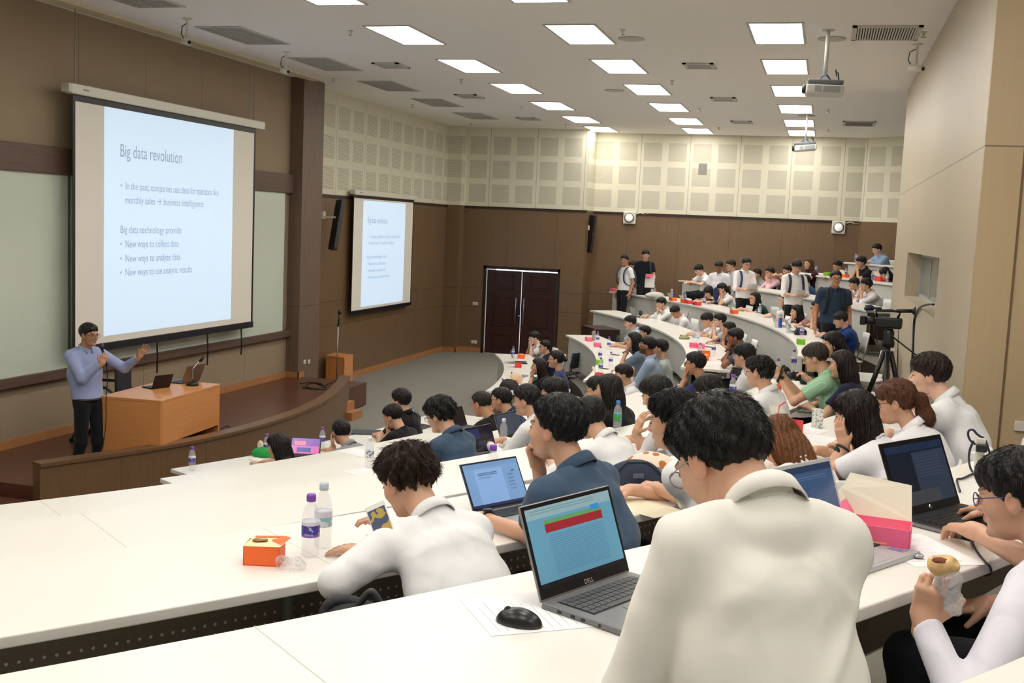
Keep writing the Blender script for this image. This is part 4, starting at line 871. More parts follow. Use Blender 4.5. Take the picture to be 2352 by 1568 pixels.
    if collar:
        vs = []; rr = .061 if not fem else .055
        for zz, dr in ((-.03, .004), (.016, -.001), (.020, .003), (.014, .009), (-.024, .021)):
            for i in range(n+1):
                a = .32+(2*math.pi-.64)*i/n; o_ = 1.0+.0*math.cos(a); pt = -.016*math.exp(-((a-.32)/.5)**2)-.016*math.exp(-((2*math.pi-.32-a)/.5)**2) if zz < 0 and dr > .015 else 0
                tilt = -.014*math.cos(a); vs.append(N+ax_*(zz+.014+pt+tilt-.0)+(rr+dr)*(fw_*math.cos(a)*1.03+lf*math.sin(a)))
        cm.add(vs, [(j*(n+1)+i, j*(n+1)+i+1, (j+1)*(n+1)+i+1, (j+1)*(n+1)+i) for j in range(4) for i in range(n)]); co = cm.make('collar', tm, so, True); sd_ = co.modifiers.new('s', 'SOLIDIFY'); sd_.thickness = .003
    else:
        MB().tube([N+ax_*.004+(.062 if not fem else .064)*(fw_*math.cos(a)+lf*math.sin(a))-ax_*.012*math.cos(a) for a in np.linspace(0, 2*math.pi, 21)], .007, 6, False).make('neckband', tm, so, True)
    # ---------- trousers and shoes
    def fn_tr(P):
        Q = P*np.float32([1, .68, 1]); d = scap(Q, H+[-.01, 0, -.02], H+[0, 0, .07], .112 if not stand else .112, .085 if not stand else .108)
        for s in (-1, 1): a, b, c, e = knees(s); d = smin(d, smin(scap(P, a, b, .085, .066), scap(P, b, c+[0, 0, .0], .066, .055), .03), .03)
        if stand: d = smax(d, P[:, 2]-H[2]-.03, .006)
        return smax(d, .045-P[:, 2], .01)
    tV, tF = snet(fn_tr, allp.min(0)-[.2, .2, .02], allp.max(0)+.2, .02 if s25 < 40 else .014); fast_mesh('trousers', tV, tF, pants or M_trous, body)
    sh_ = []
    for s in (-1, 1): a, b, c, e = knees(s); sV, sF = snet(lambda P: smax(scap(P*np.float32([1, .85, 1]), (c-[.03, 0, 0])*[1, .85, 0]+[0, 0, .045], (e+[.02, 0, 0])*[1, .85, 0]+[0, 0, .035], .045, .036), .004-P[:, 2], .005), c-[.16, .12, .1], e+[.16, .12, .12], .014); fast_mesh('shoe', sV, sF, M_shoe, body)
    if gl: glasses(body, Rh, hd, mat('glass_frame_%d_%d_%d' % gl, gl, .35, .2), .0016 if s25 > 60 else .0022)
    if watch:
        s = watch[0]; E_, W = arms[s][0], arms[s][1]; d_ = nrm(W-E_); a = nrm(np.cross(d_, (0, 0, 1.))); b = np.cross(d_, a); P0 = W-d_*.02
        wb = MB().tube([P0+.034*(math.cos(t)*a+math.sin(t)*b) for t in np.linspace(0, 2*math.pi, 15)], .0065, 6, False).make('wristwatch', mat('watch_%d' % watch[1], (watch[1],)*3, .35, .5), body, True)
        MB().lathe([(.019, 0), (.019, .008), (.016, .010)], 14, M=Matrix.Translation(P0+arms[s][3]*.034)@Matrix(np.c_[np.stack([a, np.cross(arms[s][3], a), arms[s][3]], 1), [0, 0, 0]].tolist()+[[0, 0, 0, 1]])).make('watch_face', M_black if watch[1] < 100 else M_steel, wb)
    Mw = Matrix.Translation(org)@Matrix.Rotation(by, 4, 'Z')
    info = dict(o=body, org=org, by=by, hd=hd, N=N, arms=arms, M=Mw, row=row, hz=hz, s25=s25, sh=sh, H=H, stand=stand, fl=fl, mid=mid)
    PEOPLE.append(info); return info
def at_w(px, py, w): return EYE+ray(px, py)*w/FPX
def bw(info, p): return np.array(info['M']@Vector([float(a) for a in p]))
def hand_pos(info, s, d=.09, n=0): E_, W, nd, hn = info['arms'][s][:4]; return bw(info, W+nd*d+hn*n)
# ---------- who sits and stands where (head pixel, row, offset behind the table edge)
NV = (24, 32, 66); BS = (66, 86, 110); WH = (240, 240, 242); LB = (176, 194, 218); BK = (22, 22, 24); K = (28, 24, 26); SV = (150, 150, 155); BR = (70, 46, 34)
P = person; Gf = 'seated students in the far block'; 
q_ = at_w(205, 769, 11.75)
TE, TF, TD = [FK[k]+.74 for k in 'EFD']
spk = P('man in a light blue shirt standing on the stage with a microphone', 205, 769, 'A', xyz=q_, z0=ZST, stand=True, ang=-20, hy=12, hp=6, lean=.02, top=(158, 170, 212), sl='long', sk=2, gl=(90, 80, 70), R=(.27, -.02, 1.12, 1.5, (.1, .45, .9), (.8, -.6, 0)), L=(.33, .40, 1.17, .15, (.35, .45, .8), (-.8, .2, .3), .9), hair='short', vol=.010, wide=1.06)
# near block, front row
p57 = P('person in a grey top with short black hair seated in the front row', 783, 993, 'A', .05, lean=.2, hp=16, top=(150, 152, 156), nst=700, R='T', L='C', hy=-25)
p58 = P('woman with long straight dark hair seated in the front row, at its left', 638, 1026, 'A', .05, lean=.16, hair='longf', hc=(30, 24, 22), vol=.012, fem=1, hp=12, top=(60, 60, 66), nst=700, hy=20)
p54 = P('person with thick black hair and black shirt, farther of the front-row pair in black', 920, 920, 'A', -.1, top=BK, vol=.02, hair='bowl', lean=.1, hp=6, nst=600)
p55 = P('man in a black shirt looking down in the front row beside the closed laptop', 902, 957, 'A', .3, top=BK, lean=.2, hp=22, L='F', nst=700, collar=False, hy=10)
p51 = P('older man with thin greying hair looking down in the second row', 1105, 928, 'B', .05, lean=.2, hp=20, sk=2, hair='thin', vol=.004, top=BK, collar=False, nst=500, hc=(38, 34, 32))
p52 = P('man in a navy dotted shirt and glasses resting his chin on his hand', 1150, 918, 'B', .05, lean=.2, yaw=15, hp=6, kind='dots', top=(32, 44, 80), L='F', R='T', gl=K, nst=500, hair='back', vol=.006)
p42 = P('boy in a white shirt with brown-black fringe seated near the aisle, second row', 1431, 860, 'B', .3, lean=.1, yaw=20, hp=6, hair='fringe', hc=(34, 24, 24), nst=400, R='L', L='L')
# third row
p56 = P('man with curly black hair in a slate blue shirt writing, third row', 1010, 955, 'C', .05, lean=.2, hp=22, yaw=5, hair='curly', vol=.022, top=BS, nst=1800, gl=K, L=(.42, .16, .79, .9), R=(.36, -.22, .79, .8), hy=10)
p53 = P('man in a white shirt typing on the laptop beside the clear bottle', 1208, 920, 'C', .1, lean=.16, hp=10, yaw=10, gl=SV, L='K', R='K', nst=900, sl='long', hy=10)
p50 = P('person with black hair and dark glasses seated behind the typing man in white', 1270, 905, 'C', .15, yaw=0, lean=.1, hp=10, gl=K, top=(90, 70, 58), nst=700, vol=.016, hy=20)
p49 = P('man with black-framed glasses in a white shirt, third row centre', 1372, 897, 'C', .1, yaw=0, lean=.12, hp=10, gl=K, nst=800, sl='long', hy=15)
p49b = P('person with long black hair just behind the man with black-framed glasses', 1397, 896, 'C', .6, lean=.1, hair='long', vol=.01, fem=1, top=BK, nst=200, hp=5)
p43 = P('boy in a navy t-shirt and glasses with chin on his hand by the aisle', 1595, 836, 'C', .1, lean=.16, hp=2, top=(44, 48, 110), gl=K, L='F', R='T', nst=800, collar=False, sk=2, yaw=5)
# fourth row
p60 = P('person with short dark hair in a white shirt hunched behind the slate blue shirt', 1352, 962, 'D', .0, lean=.28, hp=24, nst=1000, sl='long', hy=10, hair='short', vol=.018)
p60b = P('person with a small tied tuft of hair, mostly hidden in the crowd of the fourth row', 1322, 936, 'D', .12, lean=.2, hp=30, nst=200, fem=1, hair='short', vol=.006) if 0 else None
p61 = P('person raising a hand to black hair in the fourth row', 1507, 908, 'D', .0, lean=.2, hp=26, nst=700, L=('w', at_w(1462, 990, 7.3), .5, at_w(1480, 945, 7.25), (-.6, -.6, .3), .3, at_w(1478, 1045, 7.3)), R='T', sl='roll', fem=1, hair='short', vol=.018, yaw=10)
p63 = P('student with smooth black hair looking down, fourth row behind the spiky-haired boy', 1627, 903, 'D', .02, lean=.22, hp=22, nst=900, hair='fringe', vol=.016)
p44 = P('boy with a black bowl haircut and arms crossed in a white shirt', 1707, 818, 'C', .2, y=11.4, lean=.04, hp=4, hair='bowl', vol=.018, R='X', L='X', sl='long', nst=800, top=(228, 226, 230), gl=SV)
p45 = P('boy with wavy black hair and round glasses in a white shirt, fourth row', 1743, 855, 'D', .1, lean=.12, hp=4, gl=(40, 55, 80), hair='curly', vol=.012, nst=1200, sl='long', R='T', L='T')
p46 = P('man in a pale green shirt holding up a phone with both hands', 1872, 822, 'D', .12, lean=.16, hp=18, yaw=8, hair='fringe', hc=(58, 50, 42), vol=.014, top=(158, 202, 168), kind='stripe', gl=SV, sl='short', L=(.44, .10, 1.0, .9, (.5, -.3, .7), (-.2, .5, .6)), R=(.44, -.08, 1.0, .9, (.5, .3, .7), (-.2, -.5, .6)), nst=1500, watch=(1, 70), wide=1.12)
p47 = P('woman with tied black hair holding a camera behind the green shirt', 1912, 792, 'D', .15, lean=.14, hair='long', hl=.16, vol=.004, fem=1, hp=14, top=BK, nst=500, L=(.34, .12, .95, 1.0), R=(.34, -.12, .95, 1.0), yaw=25)
p48 = P('woman with long dark hair falling behind the green-shirted man', 1933, 838, 'D', .38, lean=.08, hair='long', hl=.34, vol=.008, fem=1, hp=8, hc=(30, 22, 20), top=(30, 34, 60), nst=900, yaw=0)
# fifth row
p64 = P('boy with tousled brown hair in a white shirt looking at a white phone', 935, 1106, 'E', -.02, lean=.34, hp=28, hy=8, hair='curly', hc=(52, 34, 26), vol=.016, sl='roll', nst=6000, L=('w', on_z(838, 1262, TE+.035), .3, on_z(762, 1256, TE+.02), (0, 0, 1), .8, on_z(772, 1338, TE+.04)), R=(.44, -.02, .80, .9), wide=1.08, wr=.003)
p59 = P('boy in a slate blue shirt with fist to his mouth behind the dark silver laptop', 1275, 986, 'E', .1, lean=.2, yaw=12, hp=2, hy=8, hair='back', hc=(16, 15, 16), vol=.016, top=BS, nst=5000, R='F', L=('w', on_z(1112, 1190, TE+.04), .6, on_z(1050, 1168, TE+.02), (0, 0, 1), 0, on_z(1225, 1232, TE+.03)), watch=(1, 40), wide=1.12, wr=.002)
p62 = P('boy with swept-up black hair in a white shirt, hand over his notebook', 1543, 968, 'E', .05, lean=.22, yaw=14, hp=12, hy=6, hair='spiky', hc=(14, 13, 14), vol=.014, sl='roll', nst=5000, L=('w', on_z(1502, 1120, TE+.05), .9, on_z(1440, 1108, TE+.03), (-.5, 0, .8), 0, on_z(1590, 1150, TE+.04)), R='T', wr=.002)
p66 = P('girl with long light brown hair leaning down over the desk in a white shirt', 1790, 1012, 'E', -.1, lean=.3, hp=40, fem=1, hair='longf', hl=.22, hc=(112, 68, 34), vol=.008, collar=False, nst=3500, yaw=-20)
p67 = P('girl with long straight dark hair and white shirt propping her head', 1962, 955, 'E', .1, lean=.22, hp=12, fem=1, hair='longf', hl=.36, hc=(30, 20, 17), vol=.016, collar=False, nst=4500, L='C', R='T', top=(238, 236, 242), yaw=5, watch=(1, 60))
p68 = P('girl with a brown ponytail and glasses in a white shirt', 2055, 925, 'E', .12, lean=.2, hp=12, hy=10, fem=1, hair='pony', hc=(92, 56, 36), vol=.012, nst=4500, L='T', R='T', gl=BR, top=(240, 238, 242), yaw=8)
p69 = P('boy with brown-black hair covering his face with one hand, beside the tan wall', 2132, 862, 'E', .15, lean=.24, hp=6, hy=10, hair='bowl', hc=(40, 24, 20), vol=.016, nst=4500, L=('w', at_w(2097, 930, 6.62), .8, at_w(2112, 860, 6.6), (-.5, -.85, .1), .2, at_w(2098, 1020, 6.5)), R='T', sk=1, sl='long', yaw=8, wide=1.15, wr=.003)
# sixth row, closest to the camera
p65 = P('man in a white shirt with short greying hair seen from behind, closest to the camera', 1655, 1058, 'F', .04, lean=.26, hp=36, hy=24, dN=(-.02, -.015, .045), hair='short', hc=(34, 32, 31), vol=.014, sl='long', nst=14000, R='K', L=(.34, .10, .78, .7, (1, -.3, -.1), (0, 0, 1), 0, (0, .3, -1)), wide=.93, wr=.006, sk=0, gl=SV, yaw=-24, top=(236, 233, 226))
p70 = P('person with purple-framed glasses in a lavender white shirt holding a bun', 2335, 1140, 'F', .10, lean=.2, hp=14, hy=6, hair='bowl', hc=(28, 23, 24), vol=.012, sl='long', nst=9000, gl=(66, 62, 120), yaw=5, L=('w', at_w(2122, 1425, 2.72), 1.3, at_w(2150, 1290, 2.68), (-.35, -.9, .1), 0, at_w(2215, 1640, 2.55)), R='L', top=(228, 226, 238), wide=1.05)
# far block, front row
P('boy in white covering his mouth with both hands, front row near the double door', 1226, 776, 'A', (.12,), lean=.16, hp=8, L='F', R='F', sk=1, hair='fringe', hy=10, y=None)
P('man in navy with glasses looking ahead, front row near the double door', 1250, 797, 'A', (.16,), lean=.08, hp=0, gl=K, top=NV, R='L', L='L', hy=10)
P('woman with long brown-black hair in black, hands under her chin, far front row', 1236, 842, 'A', .12, yaw=10, lean=.16, hp=2, L='F', R='F', fem=1, hair='long', hl=.3, hc=(44, 28, 24), top=BK, collar=False)
P('woman in a navy lace top with glasses and hair tied back, far front row', 1276, 826, 'A', .5, lean=.04, hp=0, fem=1, hair='bun', gl=K, top=(30, 36, 88), kind='lace', collar=False, L='L', R='L', yaw=10)
# far block, second row
P('young man with short black hair and pale blue collar looking down, second row', 1447, 741, 'B', (.1,), lean=.12, hp=14, top=LB, L='T', R='T')
P('man with glasses half hidden behind the long-haired woman in grey', 1480, 764, 'B', (.35,), lean=.04, gl=K, top=BR, hp=4)
P('woman with long black hair in a grey polo resting her cheek on her hand', 1455, 783, 'B', .1, y=15.4, lean=.16, hp=0, fem=1, hair='long', hl=.2, top=(104, 122, 142), L='F', R=(.34, -.02, .82, .9), watch=(1, 120))
P('bearded man with clear glasses in a light blue shirt, arms folded on his lap', 1486, 794, 'B', .3, y=14.3, lean=.03, hp=-4, sk=3, kind='beard', top=(160, 180, 206), sl='long', L='L', R='L', gl=(205, 205, 205), hair='short', vol=.01, wide=1.1)
P('person in a pale grey shirt seated behind the bearded man', 1515, 800, 'B', .5, y=14.6, lean=.02, hp=0, top=(176, 184, 186), R='L', L='L', collar=False)
# far block, third row
P('boy in white with a watch using the grey laptop, hand at his mouth', 1518, 697, 'C', (.1,), lean=.18, hp=10, L='F', R='K', sl='long', watch=(1, 30), hair='fringe', hy=10)
P('boy in white bending his head straight down, third row', 1551, 716, 'C', (.05,), lean=.14, hp=42, top=(232, 230, 234), sl='long', sk=2, L='L', R='L', hy=25)
P('boy with glasses writing with a pen, third row by the large bottle', 1624, 735, 'C', (.0,), lean=.22, hp=24, gl=SV, top=WH, L='T', R='T', hair='fringe', vol=.016)
P('boy in glasses with clasped hands at his mouth, third row', 1652, 736, 'C', (.12,), lean=.16, hp=2, gl=K, L='F', R='F', top=(186, 190, 200), hair='fringe', sk=1)
P('boy with hand over his mouth and a steel watch, third row', 1673, 757, 'C', (.1,), lean=.16, hp=4, L='F', R='T', top=NV, sk=2, watch=(1, 160))
P('tan-skinned boy in a blue-grey t-shirt resting his cheek on his hand', 1688, 775, 'C', .1, y=14.9, lean=.18, hp=8, L='F', R='C', sk=3, top=(70, 88, 112), collar=False, watch=(1, 35), hair='fringe', vol=.01)
# far block, fourth row
P('boy in a white shirt bent over writing, fourth row at the far left', 1451, 635, 'D', y=25.6, lean=.26, hp=28, hy=10, top=WH, sl='roll', L='T', R='T')
P('girl with long black hair bowed over the desk, fourth row', 1628, 671, 'D', (.0,), lean=.24, hp=36, fem=1, hair='longf', hl=.26, top=(86, 106, 126))
P('girl in white hiding her face behind a navy cloth, fourth row', 1657, 664, 'D', (.1,), lean=.2, hp=8, fem=1, hair='pony', L='C', R='T', top=WH)
P('girl with glasses in a dark green top, fourth row', 1733, 686, 'D', (.08,), lean=.16, hp=0, fem=1, hair='long', hl=.15, gl=K, top=(22, 66, 60), collar=False, L='T', R='T', hy=10)
P('girl with glasses and shoulder-length hair in white, fourth row', 1800, 690, 'D', (.12,), lean=.12, hp=0, fem=1, hair='long', hl=.14, gl=SV, top=WH, L='T', R='T', sk=1)
P('girl in a dusty pink top with long hair, hand on her cheek', 1829, 717, 'D', (.05,), lean=.2, hp=8, fem=1, hair='long', hl=.28, top=(178, 130, 126), collar=False, L='F', R='T', watch=(1, 30))
P('man in a navy shirt with glasses covering his mouth, fourth row', 1876, 708, 'D', (.1,), lean=.18, hp=4, gl=K, top=(24, 28, 62), L='F', R='T', wide=1.1, sl='short')
P('man in a royal blue shirt with glasses looking down, end of fourth row', 1930, 735, 'D', (.12,), lean=.12, hp=20, gl=SV, top=(26, 56, 122), L='T', R='T', wide=1.1, hair='bowl', sl='long')
# far block, fifth row
P('boy in a white school shirt with clasped hands on the desk, fifth row left end', 1605, 620, 'E', (.05,), lean=.2, hp=24, y=25.4, top=WH, L='T', R='T', sk=1, hair='fringe')
P('boy in a pink shirt with fist at his mouth beside a laptop, fifth row', 1768, 627, 'E', (.1,), lean=.16, hp=4, gl=K, top=(236, 196, 204), sl='long', L='F', R='K')
P('person in grey seated behind the standing boy with the paper', 1738, 630, 'E', (.3,), lean=.12, hp=8, top=(140, 146, 152), fem=1, hair='short')
P('boy in a blue t-shirt turned away, fifth row beside the standing boy with backpack', 1849, 645, 'E', (.2,), lean=.1, yaw=-50, hp=10, top=(44, 78, 130), collar=False)
P('boy in white with hands at his mouth, fifth row by the booth', 1988, 655, 'E', (.12,), lean=.2, hp=0, gl=SV, L='F', R='F', sl='long', top=(232, 228, 234), wide=1.05, vol=.018, hair='fringe')
P('person half hidden behind the boy with hands at his mouth', 1961, 652, 'E', (.0,), lean=.2, hp=8, y=22.6, top=WH, hair='fringe', L='F', R='F')
# far block, back rows
P('person peering over a laptop lid in the back row', 1808, 622, 'F', .1, y=24.9, lean=.2, hp=14, top=(70, 60, 70))
P('woman with long wavy brown hair in a red plaid shirt, back row', 1857, 607, 'F', .1, y=25.2, lean=.1, hp=0, hy=10, fem=1, hair='long', hl=.2, hc=(84, 56, 40), top=(96, 34, 52), kind='plaid', L='T', R='T')
P('person with orange neckband and dark top in the back row', 1923, 612, 'F', .1, y=24.9, lean=.14, hp=12, hy=10, top=(34, 34, 40), L='T', R='T', sk=2)
P('heavyset man in a black shirt with clasped hands before his face', 1977, 603, 'F', .1, y=24.0, lean=.16, hp=4, top=(28, 28, 32), L='F', R='F', wide=1.18, hair='bowl', vol=.018, gl=SV)
P('man in a light blue shirt leaning over the topmost table by the booth', 2014, 573, 'G', .1, y=25.45, z0=1.90, lean=.16, hp=20, top=(150, 180, 216), sl='long', L='T', R='T', sk=1)
P('woman with dark hair bowing her head beside the booth wall', 2032, 628, 'F', .1, y=23.4, lean=.2, hp=34, fem=1, hair='longf', hl=.14, top=(34, 26, 28), hc=(34, 22, 20))
# standing students
P('standing boy in a white t-shirt and glasses at the left of the group', 1434, 598, 'D', y=24.9, stand=True, yaw=10, hy=30, hp=4, lean=.02, gl=SV, R='D', L='D', collar=False, wide=.95, sk=2)
P('standing boy in a white t-shirt half hidden behind the seated writer', 1453, 612, 'D', y=25.5, stand=True, yaw=15, hy=10, hp=10, lean=.02, R='D', L='D', collar=False, sk=2, wide=.95)
P('standing boy in a black t-shirt holding a pink box and papers', 1483, 586, 'D', y=25.1, stand=True, ang=-75, hp=16, lean=.02, top=(20, 24, 30), gl=SV, R='D', L='P', collar=False)
P('standing boy in a white shirt looking down beside the far table', 1651, 613, 'D', y=23.6, stand=True, ang=-100, hp=24, lean=.03, top=(236, 234, 244), R='D', L='D', sk=3)
P('boy in glasses standing close behind the boy with the paper', 1678, 610, 'D', y=24.2, stand=True, ang=-150, hp=10, lean=.03, gl=K, R='D', L='D', top=(200, 200, 208))
p8 = P('tall standing boy in a white shirt with dark trousers reading a sheet of paper', 1715, 606, 'D', y=22.4, stand=True, ang=-62, hp=16, lean=.03, gl=K, R='P', L='P', sl='roll', top=(242, 238, 240), vol=.014)
p10 = P('smiling standing boy in white with navy backpack straps holding a sheet', 1830, 613, 'D', y=20.4, stand=True, ang=-70, hp=20, lean=.03, R='P', L='P', sl='roll', top=(240, 238, 238), vol=.014, hair='fringe')
p14 = P('young man in an open navy shirt and white t-shirt standing in the aisle', 1920, 640, 'D', y=17.6, stand=True, ang=-82, hp=4, lean=.03, gl=K, R='D', L='D', top=(44, 60, 82), sk=2, wide=1.12, vol=.012, hair='back')
p71 = P('person mostly beyond the right edge, bare forearms typing on the black laptop', 2560, 1075, 'F', xyz=at_w(2570, 1060, 3.3), z0=FK['F'], lean=.2, ang=150, sl='short', L=('w', on_z(2235, 1218, TF+.06), .75, on_z(2165, 1200, TF+.035), (0, 0, 1), .1, on_z(2390, 1300, TF+.05)), R=('w', on_z(2290, 1170, TF+.06), .7, on_z(2215, 1165, TF+.035), (0, 0, 1), .1, on_z(2450, 1220, TF+.05)), top=(90, 70, 60))
# ================================================================== THINGS ON THE TABLES
def mat_pet():
    m = mat('clear_plastic', (235, 240, 245), .08, spec=.6); b = m.node_tree.nodes['Principled BSDF']; b.inputs['Alpha'].default_value = .22; return m
M_pet = mat_pet(); M_purple = mat('purple_cap', (132, 72, 190), .4); M_blue = mat('blue_cap', (50, 130, 220), .4); M_whitep = mat('white_plastic', (232, 232, 236), .4); M_capw = mat('pale_cap', (205, 220, 235), .4, alpha=.8)
def label_mat(n, c1, c2, f=60):
    m = mat('label_'+n, c1, .4); g = NG(m); q = g.xyz(); t = g.nt.nodes.new('ShaderNodeTexNoise'); t.inputs['Scale'].default_value = f*.7; t.inputs['Detail'].default_value = 1; tc = g.nt.nodes.new('ShaderNodeTexCoord'); g.nt.links.new(tc.outputs['Object'], t.inputs['Vector'])
    k = g.m('MULTIPLY', g.m('GREATER_THAN', t.outputs['Fac'], .56), .8); c = g.mix(k, lin(c1), lin(c2))
    if n in ('purple', 'teal'): c = g.mix(g.m('GREATER_THAN', q[2], .117), c, lin((222, 224, 240))); c = g.mix(g.m('LESS_THAN', q[2], .083), c, lin((140, 110, 205) if n == 'purple' else (225, 240, 245)))
    g.col(c); return m
LBL = dict(purple=label_mat('purple', (70, 66, 160), (190, 190, 235)), white=label_mat('white', (225, 226, 235), (60, 56, 110), 75), teal=label_mat('teal', (150, 205, 215), (235, 245, 245), 50), blue=label_mat('blue', (45, 85, 190), (225, 230, 245)),
           green=label_mat('green', (70, 150, 60), (60, 150, 220), 40), cola=mat('cola', (26, 12, 10), .1))
BOT = {}
def bottle(px, py, row, label, cap='purple', lab='purple', z=None, h=.225, r=.032, pos=None):
    key = (cap, lab, h); p = pos if pos is not None else tt(px, py, row)
    if key not in BOT:
        o = empty('water_bottle', p); s = h/.225; n = 20
        prof = [(.0, 0), (r*.8, .001), (r, .01), (r*.96, .022), (r, .034), (r*.97, .05), (r, .062), (r, .13), (r*.98, .15), (r*.8, .172), (.0135, .196), (.012, .200), (.0145, .202), (.0145, .204)]
        MB().lathe([(a, b*s) for a, b in prof], n).make('bottle_body', M_pet, o, True)
        if lab == 'cola': MB().lathe([(r*.95, .004), (r*.95, .09), (.0, .09)], n).make('drink', LBL['cola'], o, True)
        if lab in LBL: MB().lathe([(r*1.015, (.075 if lab != 'cola' else .1)*s), (r*1.02, .077*s if lab != 'cola' else .1*s), (r*1.02, .128*s), (r*1.015, .13*s)], n).make('label', LBL[lab if lab != 'cola' else 'blue'], o, True)
        MB().lathe([(.0165, .200*s), (.0168, .219*s), (.015, h), (0, h)], 16).make('cap', {'purple': M_purple, 'blue': M_blue, 'white': M_whitep, 'pale': M_capw}[cap], o, True); BOT[key] = o
    else: o = copy_tree(BOT[key]); o.location = tuple(p)
    tag(o, label, 'bottle', 'water bottles on the curved tables'); return o
for a in [(441, 1079, 'A', 'purple-capped water bottle alone near the left end of the front table'), (740, 1029, 'A', 'purple-capped water bottle left of the person in the grey top'), (612, 1046, 'A', 'purple-capped bottle mostly hidden behind the long-haired woman at the front'),
          (971, 952, 'A', 'purple-capped bottle between the curly-haired man and the black shirts'), (712, 1277, 'E', 'purple-capped water bottle with purple label, closest to the camera'),
          (1074, 1118, 'E', 'purple-capped bottle standing behind the open laptop of the boy in slate blue'), (1178, 823, 'A', 'purple-capped bottle on the far front table near the double door'), (1372, 789, 'B', 'purple-capped bottle beside the green drink cup'),
          (1398, 802, 'B', 'purple-capped bottle next to the pink boxes, second far row'), (1378, 827, 'B', 'purple-capped bottle above the small green box'), (1402, 841, 'B', 'purple-capped bottle right of the small green box'), (1379, 856, 'B', 'purple-capped bottle in front of the red box'),
          (1607, 823, 'C', 'purple-capped bottle beside the orange boxes, third far row'), (1638, 815, 'C', 'purple-capped bottle on the pink tablet edge, third far row'), (1612, 704, 'D', 'purple-capped bottle beside the red boxes, fourth far row'),
          (1841, 777, 'D', 'purple-capped bottle above the green box, fourth far row'), (1804, 846, 'D', 'purple-capped bottle behind the raised phone of the green-shirted man'), (1781, 872, 'D', 'purple-labelled bottle beside the wavy-haired boy'),
          (1492, 893, 'D', 'purple-capped bottle between the bearded man and the raised hand'), (1784, 675, 'E', 'purple-labelled bottle right of the pink-shirted boy'), (1859, 687, 'E', 'purple-labelled bottle beside the steel flask'),
          (1786, 622, 'F', 'purple-capped bottle on the orange box in the back row'), (1873, 640, 'F', 'purple-labelled bottle right of the plaid-shirted woman'), (1942, 637, 'F', 'purple-labelled bottle left of the man in black'), (1956, 604, 'G', 'purple-capped bottle on the topmost table'),
          (2003, 656, 'F', 'left of two clear bottles by the booth wall'), (1890+119, 654, 'F', 'right of two clear bottles by the booth wall')]:
    bottle(*a)
for a, k in (((848, 1074, 'C', 'clear bottle with a plain white cap alone on the third near table'), dict(cap='white', lab='white')), ((1155, 1024, 'C', 'half-full clear bottle with white cap beside the man typing'), dict(cap='white', lab='none')),
             ((1399, 985, 'D', 'blue-capped bottle with green landscape label in the fourth row'), dict(cap='blue', lab='green')), ((741, 1256, 'E', 'pale-capped bottle with teal label behind the purple-capped one'), dict(cap='pale', lab='teal', h=.24)),
             ((1507, 742, 'C', 'clear white-capped bottle beside the boy using the grey laptop'), dict(cap='white', lab='none')), ((1591, 786, 'C', 'white-capped bottle left of the big pale bottle'), dict(cap='white', lab='white')),
             ((1601, 790, 'C', 'tall pale blue bottle, largest of the third far row'), dict(cap='pale', lab='teal', h=.31, r=.04)), ((1525, 677, 'D', 'white-capped bottle on the far fourth table near its left end'), dict(cap='white', lab='white')),
             ((1542, 687, 'D', 'bottle with blue label and red drink on the far fourth table'), dict(cap='white', lab='blue')), ((1573, 695, 'D', 'cola bottle with blue label on the far fourth table'), dict(cap='blue', lab='cola')),
             ((1744, 725, 'D', 'white-capped bottle behind the silver laptop, fourth far row'), dict(cap='white', lab='white')), ((1784, 753, 'D', 'clear bottle left of the blue can'), dict(cap='white', lab='none')), ((1810, 764, 'D', 'white-labelled clear bottle in front of the girl in pink'), dict(cap='white', lab='white')),
             ((2037, 653, 'F', 'clear bottle beside the large red box in the back row'), dict(cap='purple', lab='white'))):
    bottle(*a, **k)
c_ = tt(1791, 752, 'D'); o = empty('drink_can', c_); tag(o, 'blue drink can between the clear bottles, fourth far row', 'can'); MB().lathe([(.026, 0), (.033, .008), (.033, .155), (.026, .165), (0, .165)], 16).make('can_body', mat('can_blue', (40, 90, 190), .3, .3), o, True); MB().lathe([(.025, .1655), (0, .167)], 12).make('can_lid', M_steel, o)
# snack boxes
def snack(px, py, row, label, rgb, w=.16, d=.11, h=.07, rz=None, open_=True, pos=None, lidrgb=None):
    p = pos if pos is not None else tt(px, py, row); th = math.atan2(p[1]-AC[1], p[0]-AC[0]); o = empty('snack_box', p, (th+math.pi/2 if rz is None else rz)); tag(o, label, 'box', 'paper snack boxes on the tables')
    m = mat('card_%d_%d_%d' % rgb, rgb, .55); mi = mat('card_inside', lidrgb or (240, 234, 214), .7); t = .003
    b = MB().box(-w/2, -d/2, 0, w/2, d/2, t).box(-w/2, -d/2, 0, w/2, -d/2+t, h).box(-w/2, d/2-t, 0, w/2, d/2, h).box(-w/2, -d/2, 0, -w/2+t, d/2, h).box(w/2-t, -d/2, 0, w/2, d/2, h)
    b.make('box_body', m, o)
    if open_ is True: M = Matrix.Translation((0, d/2, h))@Matrix.Rotation(math.radians(62), 4, 'X'); MB().box(-w/2, 0, 0, w/2, d*.9, t, M).make('box_lid', mi, o); MB().box(-w/2+.01, -d/2+.01, h*.5, w/2-.01, d/2-.01, h*.6).make('box_filling', mi, o)
    elif open_ is False: MB().box(-w/2-.001, -d/2-.001, h, w/2+.001, d/2+.001, h+t).make('box_lid', m, o); MB().box(-w*.25, -d*.3, h+t, w*.2, d*.2, h+t+.001).make('picture_label', mat('box_art', (238, 226, 170), .6), o)
    return o
OR, PK, RD, GR = (250, 112, 44), (246, 110, 150), (232, 62, 62), (128, 200, 40)
